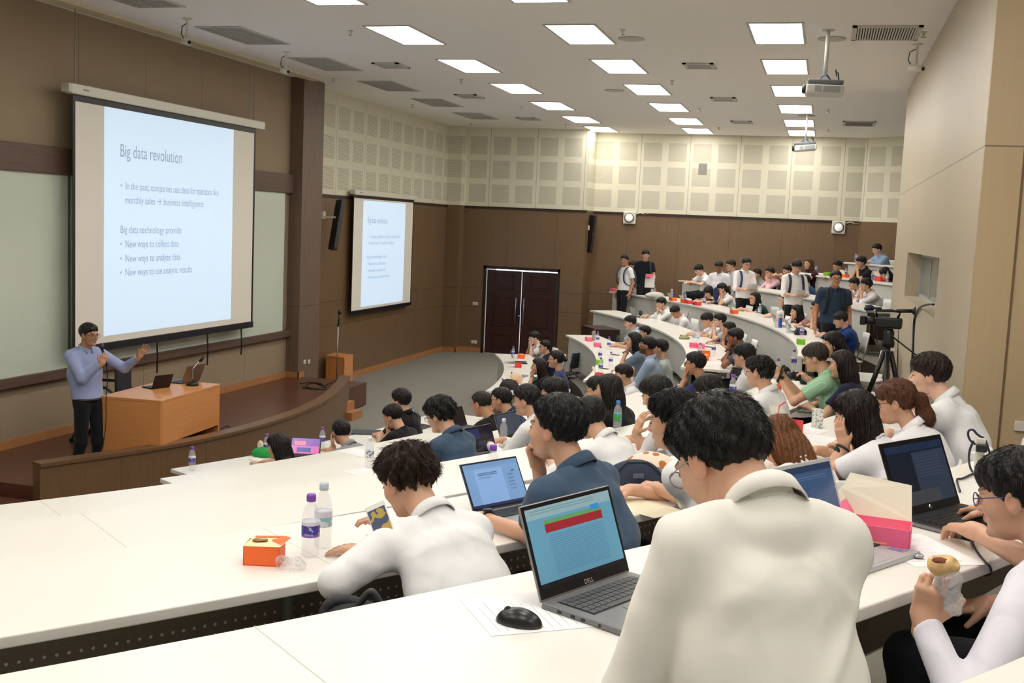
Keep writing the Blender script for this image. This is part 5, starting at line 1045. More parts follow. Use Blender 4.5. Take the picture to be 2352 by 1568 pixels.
q = on_z(606, 1306, TE); bx = snack(0, 0, 'E', 'open orange snack box beside crumpled clear wrap, closest to the camera', OR, .125, .095, .068, open_=None, pos=on_z(607, 1290, TE), rz=.27)
Mx = Matrix.Translation((0, .0475, .068))@Matrix.Rotation(math.radians(-172), 4, 'X')
MB().add([(-.0625, -.0475, .068), (.0625, -.0475, .069), (.085, .02, .082), (.0625, .0475, .079), (-.05, .0475, .074)], [(0, 1, 2, 3, 4)]).make('box_lid', mat('card_cream', (246, 228, 176), .6), bx)
MB().add([(.02, .012, .0765), (.0625, -.03, .072), (.088, .02, .084), (.064, .05, .081), (-.045, .05, .077), (-.04, .038, .0755), (.05, .035, .079)], [(0, 1, 2, 6), (2, 3, 4, 5, 6)]).make('lid_edge', mat('card_250_112_44'), bx)
hv, hf = snet(lambda P: sell(P, (0, 0, .0), (.028, .018, .004))+.004*nz(P, 120, 3), (-.05, -.04, -.02), (.05, .04, .02), .003); ho = fast_mesh('printed_figure', hv, hf, mat('print_brown', (150, 116, 70), .7), bx); ho.location = (-.02, .005, .076)
def crumple(name, c, r, m, seed, label, cat_='wrapper', sq=.5):
    v, f = snet(lambda P: np.abs(sell(P, (0, 0, r*sq*.6), (r, r*.8, r*sq))+.018*nz(P, 60, seed, 3))-.0012, (-r*1.5, -r*1.5, -.002), (r*1.5, r*1.5, r*1.4), r/16); o = fast_mesh(name, v, f, m); o.location = tuple(c); tag(o, label, cat_); return o
M_wrap = mat('clear_wrap', (240, 240, 245), .12, alpha=.25, spec=.7)
crumple('plastic_wrapper', on_z(665, 1305, TE+.002), .05, M_wrap, 3, 'crumpled clear plastic wrapper beside the orange snack box')
for a in [(1190, 843, 'A', 'red snack box on the far front table', RD), (1197, 822, 'A', 'orange snack box on the far front table near the bottle', OR), (1352, 783, 'B', 'pink snack box left of the green drink cup', PK), (1372, 796, 'B', 'pink snack box in front of the drink cup', PK),
          (1371, 836, 'B', 'small bright green box on the far second table', GR), (1376, 868, 'B', 'red snack box at the near end of the far second table', RD), (1404, 667, 'D', 'left pink snack box at the far end of the fourth far table', PK), (1417, 667, 'D', 'right pink snack box at the far end of the fourth far table', PK),
          (1530, 690, 'D', 'orange snack box right of the grey bag', OR), (1562, 695, 'D', 'orange snack box left of the cola bottle', OR), (1581, 697, 'D', 'red snack box right of the cola bottle', RD), (1601, 701, 'D', 'red snack box left of the purple-capped bottle', RD), (1678, 720, 'D', 'orange snack box between the two girls, fourth far row', OR),
          (1592, 797, 'C', 'pink snack box against the big pale bottle', PK), (1609, 800, 'C', 'pink torn snack box right of the big pale bottle', PK), (1622, 817, 'C', 'orange box left of the purple-labelled bottle, third far row', OR), (1619, 826, 'C', 'orange box lying nearest the camera, third far row', OR),
          (1839, 790, 'D', 'bright green snack box at the near end of the fourth far table', GR), (1789, 630, 'F', 'orange snack box under a bottle in the back row', OR), (1900, 643, 'F', 'bright green box before the boy with orange neckband', GR), (1940, 655, 'F', 'orange box left of the man in black', OR), (1862, 637, 'F', 'red snack box right of the plaid shirt', RD),
          (2020, 660, 'F', 'large open red box by the booth wall in the back row', RD), (1776, 900, 'D', 'orange snack box behind the wavy-haired boy', OR), (1768, 985, 'E', 'red snack box under the iced drink cup', RD), (1132, 967, 'B', 'orange snack box in front of the dotted-shirt man', OR), (1180, 884, 'A', 'orange snack bag at the near end of the far front table', OR)]:
    big = a[2] == 'F' and a[0] == 2020; snack(*a, w=.17 if not big else .22, open_=(a[4] in (RD, OR) and a[0] % 2 == 0), h=.07 if not big else .1)
bxp = snack(0, 0, 'F', 'open pink snack box with white lid beside the black laptop', PK, .165, .115, .07, open_=None, pos=on_z(2022, 1252, TF), rz=-.12)
MB().add([(-.08, -.055, .04), (.08, -.055, .04), (.08, .055, .04), (-.08, .055, .04)], [(0, 1, 2, 3)]).make('box_filling', mat('card_inside'), bxp)
MB().add([(-.08, .057, .07), (.08, .057, .07), (.07, .10, .17), (-.11, .11, .185), (-.13, .08, .14)], [(0, 1, 2, 3, 4)]).add([(-.08, .06, .072), (-.125, .09, .15), (-.165, .05, .10), (-.09, -.02, .07)], [(0, 1, 2, 3)]).make('box_lid', mat('card_inside'), bxp).modifiers.new('s', 'SOLIDIFY').thickness = .002
MB().add([(-.083, -.02, .07), (-.083, .057, .07), (-.12, .09, .12), (-.13, .03, .08)], [(0, 1, 2, 3)]).make('side_flap', mat('card_246_110_150'), bxp)
MB().box(-.03, -.0590, .02, .02, -.0578, .024).box(.045, -.0590, .005, .078, -.0578, .016).make('printed_strip', mat('strip_yellow', (240, 200, 120), .6), bxp)

# laptops
def scr_mat(kind):
    n = 'screen_'+kind
    if n in MATS: return MATS[n]
    base = {'doc': (110, 145, 190), 'web': (92, 142, 168), 'blue': (58, 84, 122), 'dark': (26, 34, 52), 'code': (22, 24, 40), 'slate': (56, 68, 82), 'pink': (200, 90, 170), 'off': (22, 14, 18), 'pale': (120, 150, 190)}[kind]
    m = mat(n, base, .18, spec=.5); g = NG(m); t = g.nt.nodes.new('ShaderNodeTexCoord'); q = g.nt.nodes.new('ShaderNodeSeparateXYZ'); g.nt.links.new(t.outputs['Generated'], q.inputs[0]); x, y = q.outputs[0], q.outputs[1]; c = lin(base)
    def rect(c, x0, y0, x1, y1, col): return g.mix(g.m('MULTIPLY', g.band(x, x0, x1), g.band(y, y0, y1)), c, lin(col))
    def lines(c, x0, y0, x1, y1, f, col, a=.5):
        k = g.m('MULTIPLY', g.m('MULTIPLY', g.band(x, x0, x1), g.band(y, y0, y1)), g.m('GREATER_THAN', g.m('FRACT', g.m('MULTIPLY', y, f)), .55)); return g.mix(g.m('MULTIPLY', k, a), c, lin(col))
    if kind == 'web':
        c = rect(c, 0, .86, 1, 1, (128, 158, 168)); c = lines(c, .05, .9, .8, .98, 30, (70, 100, 110), .4); c = rect(c, .18, .76, .86, .82, (88, 142, 92)); c = rect(c, .18, .66, .86, .77, (140, 40, 48)); c = rect(c, .74, .8, .84, .87, (50, 130, 190)); c = lines(c, .2, .12, .85, .62, 34, (70, 110, 150), .5); c = rect(c, 0, 0, 1, .06, (22, 26, 32))
    if kind == 'doc':
        c = rect(c, .17, .06, .68, .86, (122, 158, 206)); c = lines(c, .22, .70, .58, .78, 26, (40, 50, 80), .8); c = lines(c, .22, .64, .45, .68, 40, (60, 80, 120), .6); c = rect(c, 0, .9, 1, 1, (104, 138, 182)); c = rect(c, .84, .72, .9, .74, (30, 40, 60)); c = rect(c, 0, 0, 1, .06, (40, 50, 80)); c = lines(c, .75, .3, .86, .7, 12, (60, 90, 140), .5)
    if kind == 'blue': c = rect(c, 0, .9, 1, 1, (44, 60, 90)); c = lines(c, .1, .78, .9, .86, 24, (100, 120, 150), .5); c = lines(c, .1, .2, .6, .7, 9, (48, 72, 108), .5)
    if kind == 'dark': c = rect(c, .42, 0, 1, .85, (52, 66, 92)); c = rect(c, 0, .88, 1, 1, (34, 52, 84)); c = lines(c, .45, .4, .9, .8, 20, (74, 84, 106), .5); c = rect(c, .2, 0, .75, .22, (72, 76, 88))
    if kind == 'code': c = lines(c, .05, .5, .5, .95, 30, (60, 80, 150), .6); c = lines(c, .4, .2, .9, .4, 30, (90, 90, 100), .5)
    if kind == 'pink': c = rect(c, 0, .5, 1, 1, (120, 70, 170)); c = rect(c, .2, .1, .7, .4, (40, 50, 150)); c = rect(c, .1, .55, .5, .8, (240, 110, 130))
    g.col(c)
    if isinstance(c, tuple): g.b.inputs['Emission Color'].default_value = c
    else: g.nt.links.new(c, g.b.inputs['Emission Color'])
    g.b.inputs['Emission Strength'].default_value = {'off': .0, 'dark': .12, 'code': .3, 'blue': .35}.get(kind, .5); return m
def laptop(label, hinge_l, hinge_r=None, user=None, w=.35, body=(150, 152, 155), bez=(20, 20, 22), kind='blue', op=108, keys=(40, 40, 44), lid=None, d=None, rim=.012, z=None, extras=None):
    """hinge_l, hinge_r: the rear corners of the base as seen by its user"""
    a = np.array(hinge_l); 
    if hinge_r is not None: b = np.array(hinge_r); w = float(np.hypot(*(b-a)[:2]))
    else: u = nrm([user[1]*-1, user[0], 0]); b = a+u*w/2; a = a-u*w/2
    x = nrm(b-a); x[2] = 0; x = nrm(x); M = Matrix([[x[0], -x[1], 0, a[0]], [x[1], x[0], 0, a[1]], [0, 0, 1, a[2]], [0, 0, 0, 1]]); o = empty('laptop', (0, 0, 0)); o.matrix_world = M; tag(o, label, 'laptop', 'open laptops')
    d = d or w*.68; bm = mat('alu_%d_%d_%d' % body, body, .4, .3); km = mat('keys_%d_%d_%d' % keys, keys, .5)
    MB().box(0, -d, 0, w, 0, .016).make('base', bm, o, bevel=.004); kb = MB(); rows = 5; cols = 14; kx0, kx1, ky0, ky1 = w*.09, w*.91, -d*.56, -d*.12
    MB().box(kx0-.004, ky0-.004, .0161, kx1+.004, ky1+.004, .0165).make('key_well', M_dark, o)
    for r_ in range(rows):
        for c in range(cols):
            if r_ == 0 and 3 <= c <= 8:
                if c > 3: continue
                c1 = 9
            else: c1 = c+1
            X0 = kx0+(kx1-kx0)*c/cols; X1 = kx0+(kx1-kx0)*c1/cols-.0025; Y0 = ky0+(ky1-ky0)*r_/rows; Y1 = ky0+(ky1-ky0)*(r_+1)/rows-.0025; kb.box(X0, Y0, .0162, X1, Y1, .0185)
    kb.make('keyboard', km, o); MB().box(w*.34, -d*.95, .0161, w*.64, -d*.63, .0168).make('touchpad', mat('pad_%d_%d_%d' % body, tuple(int(v*.92) for v in body), .35), o)
    t = math.radians(180-op); L = Matrix.Translation((0, .002, .014))@Matrix.Rotation(math.radians(op), 4, 'X')   # lid local: y up the screen... built lying open then rotated
    H = w*.645; lm = mat('lid_%d_%d_%d' % (lid or body), lid or body, .4, .3)
    R = Matrix.Translation((0, 0, .014))@Matrix.Rotation(math.radians(180-op), 4, 'X')  # x along the hinge, z up when closed angle 180
    R = Matrix.Translation((0, 0, .014))@Matrix.Rotation(-math.radians(op-90), 4, 'X')
    ld = MB().box(0, 0, 0, w, .006, H, R).make('screen_lid', lm, o, bevel=.003); MB().box(.003, -.001, .006, w-.003, .0, H-.003, R).make('bezel', mat('bez_%d_%d_%d' % bez, bez, .35), ld)
    y0 = .028 if rim > .009 else .014
    sd = mesh('display', [(rim, 0, 0), (w-rim, 0, 0), (w-rim, H-y0-rim, 0), (rim, H-y0-rim, 0)], [(0, 1, 2, 3)], scr_mat(kind), ld); sd.matrix_local = R@Matrix.Translation((0, -.0018, y0))@Matrix.Rotation(math.pi/2, 4, 'X')
    return o, w, d, H, R, ld
def lap(label, px, z, L, rot, op, right=False, **k):
    A = on_z(px[0], px[1], z+.014); th = math.atan2(A[1]-AC[1], A[0]-AC[0])+math.radians(rot); t = np.array([-math.sin(th), math.cos(th), 0]); B = A+t*L*(-1 if right else 1); A[2] = B[2] = z
    return laptop(label, B, A, op=op, d=L*.66, **k) if right else laptop(label, A, B, op=op, d=L*.66, **k)
dl = lap('grey laptop with a web page on its screen, closest to the camera', (1243, 1385), TF, .357, 10, 111, kind='web', body=(120, 121, 124), lid=(150, 150, 152), keys=(70, 71, 74))
text_mesh('DELL', .016, 'logo', M_cream, dl[5], M=dl[4]@Matrix.Translation((dl[1]*.47, -.0025, .009))@Matrix.Rotation(math.pi/2, 4, 'X'))
MB().box(dl[1]*.55, -dl[2]*.97, .0162, dl[1]*.8, -dl[2]*.68, .0172).make('white_sticker', mat('sticker', (215, 216, 215), .5), dl[0])
ports = MB()
for k, (y_, w_) in enumerate(((-.05, .012), (-.09, .012), (-.12, .012), (-.17, .006))): ports.box(-.001, y_-w_, .005, .0, y_, .011)
ports.make('port', M_black, dl[0])
sv = lap('silver laptop with a dark blue screen right of the man in front', (1947, 1222), TF, .36, 0, 110, right=True, kind='blue', body=(188, 190, 192), bez=(196, 198, 198), lid=(196, 198, 200), keys=(60, 60, 64))
MB().box(sv[1]*.83, -sv[2]*.9, .0165, sv[1]*.93, -sv[2]*.7, .017).make('sticker', label_mat('stick', (90, 130, 200), (220, 120, 90), 90), sv[0])
hp_ = lap('black laptop with a dark reflective screen at the right', (2067, 1191), TF, .38, -3, 113, kind='dark', body=(44, 45, 48), bez=(16, 16, 18), lid=(30, 30, 32), keys=(22, 22, 24), rim=.016)
MB().lathe([(.009, 0), (.009, .0015), (0, .002)], 16, M=hp_[4]@Matrix.Translation((hp_[1]*.5, -.001, .014))@Matrix.Rotation(math.pi/2, 4, 'X')).make('logo', M_chrome, hp_[5], True)
MB().box(-.0015, -.21, .003, -.0002, -.03, .013).make('port_strip', M_greym, hp_[0])
TC_ = FK['C']+.74; TB_ = FK['B']+.74
lap('dark silver laptop showing a document before the boy in slate blue', (1088, 1178), TE, .325, 2, 119, kind='doc', body=(140, 142, 148), bez=(22, 24, 44), lid=(90, 92, 100), rim=.009)
lap('black laptop with dark code windows beside the curly-haired man', (1141, 1032), TC_, .33, 0, 110, right=True, kind='code', body=(160, 160, 166), bez=(18, 18, 24), lid=(150, 150, 156), rim=.008)
lap('slate-screened laptop half hidden by the typing man in white', (1150, 1010), TC_, .34, 0, 112, kind='slate', body=(120, 122, 124), bez=(40, 44, 46))
lap('small laptop with a black screen before the older man', (1074, 975), TB_, .32, 0, 112, right=True, kind='off', body=(60, 60, 64), bez=(24, 16, 20))
lap('laptop with a pale blue screen before the pair in black, front row', (961, 972), .74, .31, 0, 112, right=True, kind='pale', body=(70, 72, 78), bez=(30, 32, 40))
lap('laptop with a pink and violet wallpaper before the long-haired woman', (664, 1046), .74, .31, -55, 118, kind='pink', body=(60, 62, 70), bez=(24, 24, 40))
for a in ((1464, 728, 'C', 'grey laptop used by the boy in white, third far row', 'off', (130, 132, 134)), (1757, 748, 'D', 'silver laptop seen from behind, fourth far row', 'pale', (196, 198, 198)), (1795, 762, 'D', 'second silver laptop with a low lid, fourth far row', 'pale', (200, 202, 204)),
          (1765, 673, 'E', 'grey laptop in front of the boy in pink', 'off', (140, 142, 142)), (1800, 622, 'F', 'white laptop lid in the back row', 'pale', (214, 214, 210)), (1188, 833, 'A', 'black laptop with raised lid on the far front table', 'off', (50, 50, 54))):
    p = tt(a[0], a[1], a[2]); rr_ = RK[a[2]]+.14; th = math.atan2(p[1]-AC[1], p[0]-AC[0]); th_ = th+.0; u = np.array([math.cos(th_), math.sin(th_)]); p = np.array([AC[0]+u[0]*max(rr_, np.hypot(*(p[:2]-AC))-.05), AC[1]+u[1]*max(rr_, np.hypot(*(p[:2]-AC))-.05), p[2]])
    tang = np.array([-u[1], u[0]]); laptop(a[3], np.array([*(p[:2]+tang*-.16), p[2]]), np.array([*(p[:2]+tang*.16), p[2]]), kind=a[4], body=a[5], lid=a[5], op=112)
# fix: the user sits on the outer side, so the hinge runs anticlockwise; closed laptops and the two on the lecturer desk
def slab(name, c, w, d, h, rz, m, label, cat_, bev=.003, grp=None):
    o = MB().box(-w/2, -d/2, 0, w/2, d/2, h).make(name, m, loc=c, bevel=bev); o.rotation_euler = (0, 0, rz); tag(o, label, cat_, grp); return o
slab('closed_laptop', on_z(842, 994, .74), .33, .23, .018, .35, mat('slate_plastic', (62, 68, 76), .5), 'closed dark laptop on the front table beside the man in black', 'laptop')
slab('closed_laptop', on_z(1190, 873-8, .74), .32, .22, .02, 1.4, mat('grey_alu', (150, 148, 150), .4, .4), 'closed grey laptop on the far front table', 'laptop')
slab('closed_laptop', tt(1828, 914, 'D'), .3, .21, .015, .6, mat('white_laptop', (222, 222, 222), .4), 'closed white laptop on the table of the green-shirted man', 'laptop')
ux, uy = math.cos(an), math.sin(an)
def deskpt(a, b): return np.array([c1[0]+ux*a-uy*b, c1[1]+uy*a+ux*b, dkz])
for (px_, py_), (px2, py2), lab, bd, ldc, k in (((348, 894), (390, 889), 'black laptop open on the lecturer desk, left one', (24, 22, 22), (30, 24, 24), 'L'), ((416, 882), (458, 874), 'brown-grey laptop open on the lecturer desk, right one', (60, 70, 84), (128, 104, 86), 'R')):
    A_ = on_z(px_, py_, dkz); B_2 = on_z(px2, py2, dkz); l = laptop(lab, B_2+ (B_2-A_)*.0, A_, kind='off', body=bd, bez=(14, 14, 16), lid=ldc, op=112)
# papers, phones, pads, mouse
def sheet(px, py, row, label, w=.21, d=.297, rz=None, rgb=(240, 240, 243), lines=True, name='sheet_of_paper', pos=None, h=.0006):
    p = pos if pos is not None else tt(px, py, row); th = math.atan2(p[1]-AC[1], p[0]-AC[0]); m = mat('paper_%d_%d_%d' % rgb, rgb, .8); o = MB().box(-w/2, -d/2, .0, w/2, d/2, h).make(name, m, loc=p+np.array([0, 0, .0006])); o.rotation_euler = (0, 0, th+math.pi/2 if rz is None else rz); tag(o, label, 'paper', 'papers on the tables')
    if lines:
        l = MB(); rs = random.Random(int(px))
        for k in range(14): y = d*.42-k*d*.06; l.box(-w*.42, y, h+.0001, -w*.42+w*.8*rs.uniform(.5, 1), y+.0018, h+.0002)
        l.make('printed_text', mat('print_grey', (196, 196, 205), .8), o)
    return o
sheet(1230, 1410, 'F', 'printed sheet under the mouse and laptop, closest to the camera', pos=on_z(1252, 1402, TF), w=.25, d=.35, rz=.62+math.pi/2)
sheet(2110, 1245, 'F', 'printed sheet under the pink box and black laptop', pos=on_z(2110, 1262, TF), rz=.5, w=.22, d=.31)
sheet(845, 1086, 'C', 'sheet of paper in front of the clear bottle'); sheet(985, 1015, 'C', 'white notebook page under the pen of the curly-haired man', pos=on_z(962, 1022, TC_)); sheet(790+10, 1052, 'B', 'faint printed page behind the person in grey', pos=on_z(820, 1038, TB_))
sheet(595, 1058, 'A', 'small stack of cards beside the long-haired woman', w=.1, d=.2, h=.012, lines=False); sheet(1480, 1165, 'E', 'open notebook under the hand of the spiky-haired boy', rgb=(236, 226, 196)); sheet(1640, 925, 'D', 'red and white flyer beside the student with smooth hair', rgb=(240, 190, 190))
sheet(1660, 925-8, 'D', 'magazine with drawn rings right of the smooth-haired student', rgb=(238, 230, 220)); sheet(1835, 890, 'D', 'blue-lined paper under the green-shirted man'); sheet(1885, 1015, 'E', 'printed sheet beside the long-haired girl', pos=on_z(1885, 1008, TE)); sheet(1870, 1020-60, 'E', 'white sheet near the elbow of the dark-haired girl', pos=on_z(1840, 985, TE))
sheet(1640, 833, 'C', 'printed sheet at the near end of the far third table'); sheet(1660, 845, 'C', 'second printed sheet at the near end of the far third table', rz=.3); sheet(1395, 860, 'B', 'sheet beside the red box, second far row'); sheet(1415, 786, 'B', 'sheet with keys beside the two bottles'); sheet(1690, 703+3, 'D', 'beige folder on the fourth far table', rgb=(226, 210, 190), lines=False)
sheet(1195, 893, 'A', 'sheet at the near end of the far front table'); sheet(1865, 690, 'E', 'white sheet beside the steel flask'); sheet(1745, 1225, 'E', 'sheet hidden beside the silver laptop', pos=on_z(2010, 1150, TE)) if 0 else None
M_phw = mat('phone_white', (228, 226, 224), .3)
def phone(c, rot, label, m=None, w=.07, l=.145, kind='photo'):
    o = empty('phone', c); o.rotation_euler = rot; tag(o, label, 'phone'); MB().box(-w/2, -l/2, 0, w/2, l/2, .008).make('case', m or M_phw, o, bevel=.004)
    MB().box(-w*.44, -l*.37, .0081, w*.44, l*.37, .0086).make('phone_screen', label_mat('photo', (60, 70, 110), (200, 170, 40), 45) if kind == 'photo' else mat('screen_black', (14, 14, 18), .1), o); return o
ph = empty('phone', (0, 0, 0)); D.objects.remove(ph)
pc = at_w(876, 1202, 3.62); M0 = camo.matrix_world.to_3x3().to_4x4(); o = phone(pc, (0, 0, 0), 'white phone showing a photo in the hand of the brown-haired boy'); o.matrix_world = Matrix.Translation(pc)@M0@Matrix.Rotation(math.radians(24), 4, 'Z')@Matrix.Rotation(math.radians(-28), 4, 'X')
o = phone(at_w(1793, 862, 9.6), (0, 0, 0), 'black phone held up by the green-shirted man', M_black, .085, .16, 'black'); o.matrix_world = Matrix.Translation(at_w(1793, 858, 9.6))@M0@Matrix.Rotation(math.radians(60), 4, 'Y')@Matrix.Rotation(.3, 4, 'X')
for q, r, l in (((1413, 815), 'B', 'dark phone in the hand of the woman in grey'), ((1601, 745), 'C', 'phone on the third far table') if 0 else ((1628, 797), 'C', 'black phone beside the boy with the watch'), ((1388, 847), 'B', 'dark pen case between the bottles, second far row')):
    p = tt(*q, r); phone(p, (0, 0, 1.2), l, M_black, kind='black')
v, f = snet(lambda P: smax(sell(P, (0, 0, .0), (.056, .033, .037)), -P[:, 2]+.001, .003), (-.07, -.05, -.005), (.07, .05, .05), .002)
ms_ = fast_mesh('mouse_shell', v, f, mat('mouse_black', (26, 27, 29), .3)); mo_ = empty('computer_mouse', on_z(1192, 1432, TF+.0012), -.12); ms_.parent = mo_; tag(mo_, 'black wireless mouse on the printed sheet, closest to the camera', 'mouse')
MB().lathe([(.009, -.0025), (.009, .0025)], 12, M=Matrix.Translation((-.028, 0, .0275))@Matrix.Rotation(math.pi/2, 4, 'X')).make('scroll_wheel', M_dark, mo_)
# cups
def cup(p, label, rgb, h=.11, r=.04, dome=True, straw=(230, 50, 90)):
    o = empty('drink_cup', p); tag(o, label, 'cup'); MB().lathe([(r*.72, 0), (r, h), (r*1.02, h)], 20).make('cup_body', M_pet, o, True); MB().lathe([(0, .002), (r*.7, .002), (r*.92, h*.75), (0, h*.75)], 20).make('drink', mat('drink_%d_%d_%d' % rgb, rgb, .3), o, True)
    if dome: MB().lathe([(r*1.05, h), (r*1.0, h+.02), (r*.7, h+.042), (r*.3, h+.05)], 20).make('dome_lid', M_pet, o, True)
    MB().tube([(0, 0, h*.3), (.01, 0, h+.05), (.012, 0, h+.06), (.045, .01, h+.085)], .004, 8).make('straw', mat('straw_%d_%d_%d' % straw, straw, .4), o, True); return o
cup(on_z(1782, 992, TE), 'iced coffee cup with a dome lid and pink straw', (196, 170, 146), h=.105, r=.046); cup(tt(1363, 782, 'B'), 'green iced tea cup on the far second table', (150, 175, 120), h=.14, r=.042); cup(tt(1964, 606, 'G'), 'pink smoothie cup with a green straw on the topmost table', (236, 140, 140), straw=(170, 200, 40)); cup(tt(1812, 890-3, 'D'), 'small brown cup beside the raised phone', (110, 70, 44), h=.05, dome=False, straw=(60, 40, 30)) if 0 else None
o = empty('coffee_mug', tt(1795, 888, 'D')); tag(o, 'small dark brown cup beside the wavy-haired boy', 'cup'); MB().lathe([(.036, 0), (.04, .05), (.036, .05), (.034, .04), (0, .04)], 18).make('cup_body', mat('mug_brown', (84, 58, 42), .4), o, True); MB().tube([(.04, 0, .012), (.06, 0, .02), (.06, 0, .034), (.04, 0, .042)], .004, 6).make('handle', mat('mug_brown'), o, True)
# patterned carton beside the dark-haired girl
o = slab('patterned_carton', on_z(1876, 982, TE), .055, .055, .12, .4, label_mat('carton', (222, 228, 220), (120, 130, 120), 120), 'small white patterned carton left of the dark-haired girl', 'carton')
o = empty('vacuum_flask', tt(1829, 690, 'E')); tag(o, 'steel flask in front of the standing boy with backpack', 'flask'); MB().lathe([(.04, 0), (.042, .16), (.036, .18)], 16).make('flask_body', M_steel, o, True); MB().lathe([(.036, .18), (.038, .22), (0, .23)], 16).make('flask_lid', M_black, o, True)
# ================================================================== CHAIRS
M_chw = mat('chair_white', (232, 232, 230), .4); M_chd = mat('chair_navy', (40, 46, 60), .5)
def make_chair(loc, rz, label, m=M_chw, group='chairs under the seated people'):
    o = empty('chair', loc, rz); tag(o, label, 'chair', group)
    v = []; f = []; n = 8
    MB().box(-.21, -.21, .405, .21, .21, .43).make('seat', m, o, bevel=.012)
    bk = MB(); ys = np.linspace(-.21, .21, 9)
    for (z0, z1) in ((.56, .62), (.80, .84)):
        for a, b in zip(ys[:-1], ys[1:]): bk.box(-.25-.02*(z0 > .7)-.03*(1-abs(a+b)/.42), a, z0, -.235-.02*(z0 > .7)-.03*(1-abs(a+b)/.42), b, z1)
    vs = []
    for i, z in enumerate((.55, .65, .75, .84)):
        for y in ys: vs.append((-.22-.05*(z-.55)/.3-.04*(1-(y/.21)**2), y, z))
    nn = len(ys); mb = MB().add(vs, [(i*nn+j, i*nn+j+1, (i+1)*nn+j+1, (i+1)*nn+j) for i in range(3) for j in range(nn-1)]); b_ = mb.make('backrest', m, o, True); s_ = b_.modifiers.new('s', 'SOLIDIFY'); s_.thickness = .012
    hol = MB()
    for y in (-.07, 0, .07):
        for z in (.62, .69, .76): hol.lathe([(.012, 0), (.012, .003)], 8, M=Matrix.Translation((-.285-.05*(z-.55)/.3+.04*(y/.21)**2, y, z))@Matrix.Rotation(-math.pi/2, 4, 'Y'))
    hol.make('perforation', M_dark, b_)
    for s in (-1, 1):
        MB().tube([(-.20, s*.2, .41), (-.24, s*.2, .58)], .011, 6).make('back_support', M_greym, o)
        for x in (-1, 1): MB().tube([(x*.17, s*.19, .405), (x*.21, s*.22, .0)], .011, 6).make('leg', M_greym, o)
    return o
chair0 = None
for i in PEOPLE:
    if i['stand']: continue
    org = i['org']; words = i['o']['label'].split()[:9]
    while words[-1] in ('a', 'the', 'and', 'in', 'with', 'of', 'his', 'her', 'on', 'at', 'to', 'its', 'behind', 'long', 'short', 'by', 'just', 'beside', 'dark') or words[-1].endswith(','): words = words[:-1] if not words[-1].endswith(',') else words[:-1]+[words[-1][:-1]]
    lab = 'white plastic chair under the '+' '.join(words)
    if chair0 is None: chair0 = c = make_chair((org[0], org[1], i['fl']), i['by'], lab)
    else: c = copy_tree(chair0); c.location = (org[0], org[1], i['fl']); c.rotation_euler = (0, 0, i['by'])
    c['label'] = lab
def free_chair(p, rz, label, m=None):
    if m is None: c = copy_tree(chair0); c.location = tuple(p); c.rotation_euler = (0, 0, rz); c['label'] = label; c['group'] = 'empty chairs'
    else: c = make_chair(p, rz, label, m, 'empty chairs')
    return c
def fpt(px, py, row, h): p = on_z(px, py, FK[row]+h); return np.array([p[0], p[1], FK[row]])
free_chair(fpt(2003, 872, 'D', .42)-[.09, 0, 0], 2.7, 'empty white plastic chair with perforated back beside the tripod')
nvc = free_chair(fpt(1297, 806, 'A', .84), 2.9, 'empty navy chair behind the woman in navy lace', M_chd)
def nvdup(p, rz, l): c = copy_tree(nvc); c.location = tuple(p); c.rotation_euler = (0, 0, rz); c['label'] = l
nvdup(fpt(1441, 713, 'C', .84), 3.4, 'empty navy chair between the far third and fourth tables'); nvdup(fpt(1384, 770, 'B', .84), 3.3, 'empty navy chair behind the green drink cup'); nvdup(fpt(1592, 818-12, 'C', .84), 3.2, 'empty navy chair behind the far third table') if 0 else None
free_chair(fpt(1476, 717, 'C', .84), 3.4, 'empty white chair behind the boy using the grey laptop'); free_chair(fpt(1552, 684, 'D', .84), 3.6, 'empty white chair behind the cola bottle'); free_chair(fpt(1690, 706, 'D', .8), 3.5, 'empty white chair between the girl in white and the green top')
free_chair(fpt(1775, 730, 'D', .8), 3.4, 'empty white chair behind the girl in dark green'); free_chair(fpt(1995, 790, 'D', .84), 3.1, 'empty white chair behind the man in royal blue')

# ================================================================== CAMCORDER ON A TRIPOD
hp0 = at_w(2043, 755, 9.6); rr = math.hypot(hp0[0]-AC[0], hp0[1]-AC[1]); fz = FK['E'] if rr > RK['E']-.12 else FK['D']
tp = empty('tripod', (hp0[0], hp0[1], fz)); tag(tp, 'black tripod with a long pan handle standing by the tan booth wall', 'tripod'); Ht = hp0[2]-fz
MB().tube([(0, 0, Ht-.02), (0, 0, Ht-.5)], .022).make('centre_column', M_black, tp, True); MB().lathe([(.05, Ht-.16), (.055, Ht-.12), (.04, Ht-.08), (.045, Ht-.03), (.03, Ht)], 14).make('fluid_head', M_black, tp, True)
for k in range(3):
    a = .5+k*2.094; ca, sa = math.cos(a), math.sin(a); l = MB().tube([(.03*ca, .03*sa, Ht-.2), (.22*ca, .22*sa, Ht*.45)], .022).make('leg', M_black, tp, True); MB().tube([(.21*ca, .21*sa, Ht*.48), (.42*ca, .42*sa, .015)], .014).make('lower_leg', M_dark, l, True); MB().tube([(0, 0, Ht*.5), (.2*ca, .2*sa, Ht*.5)], .007, 5).make('spreader', M_dark, l)
MB().tube([(.02, 0, Ht-.06), (.28, -.12, Ht-.24)], .007, 6).tube([(.28, -.12, Ht-.24), (.40, -.17, Ht-.32)], .018, 8).make('pan_handle', M_black, tp, True)
cm_ = empty('video_camera', (hp0[0], hp0[1], hp0[2]+.005), math.radians(172)); cm_.scale = (.78,)*3; tag(cm_, 'black shoulder video camera mounted on the tripod', 'camera')
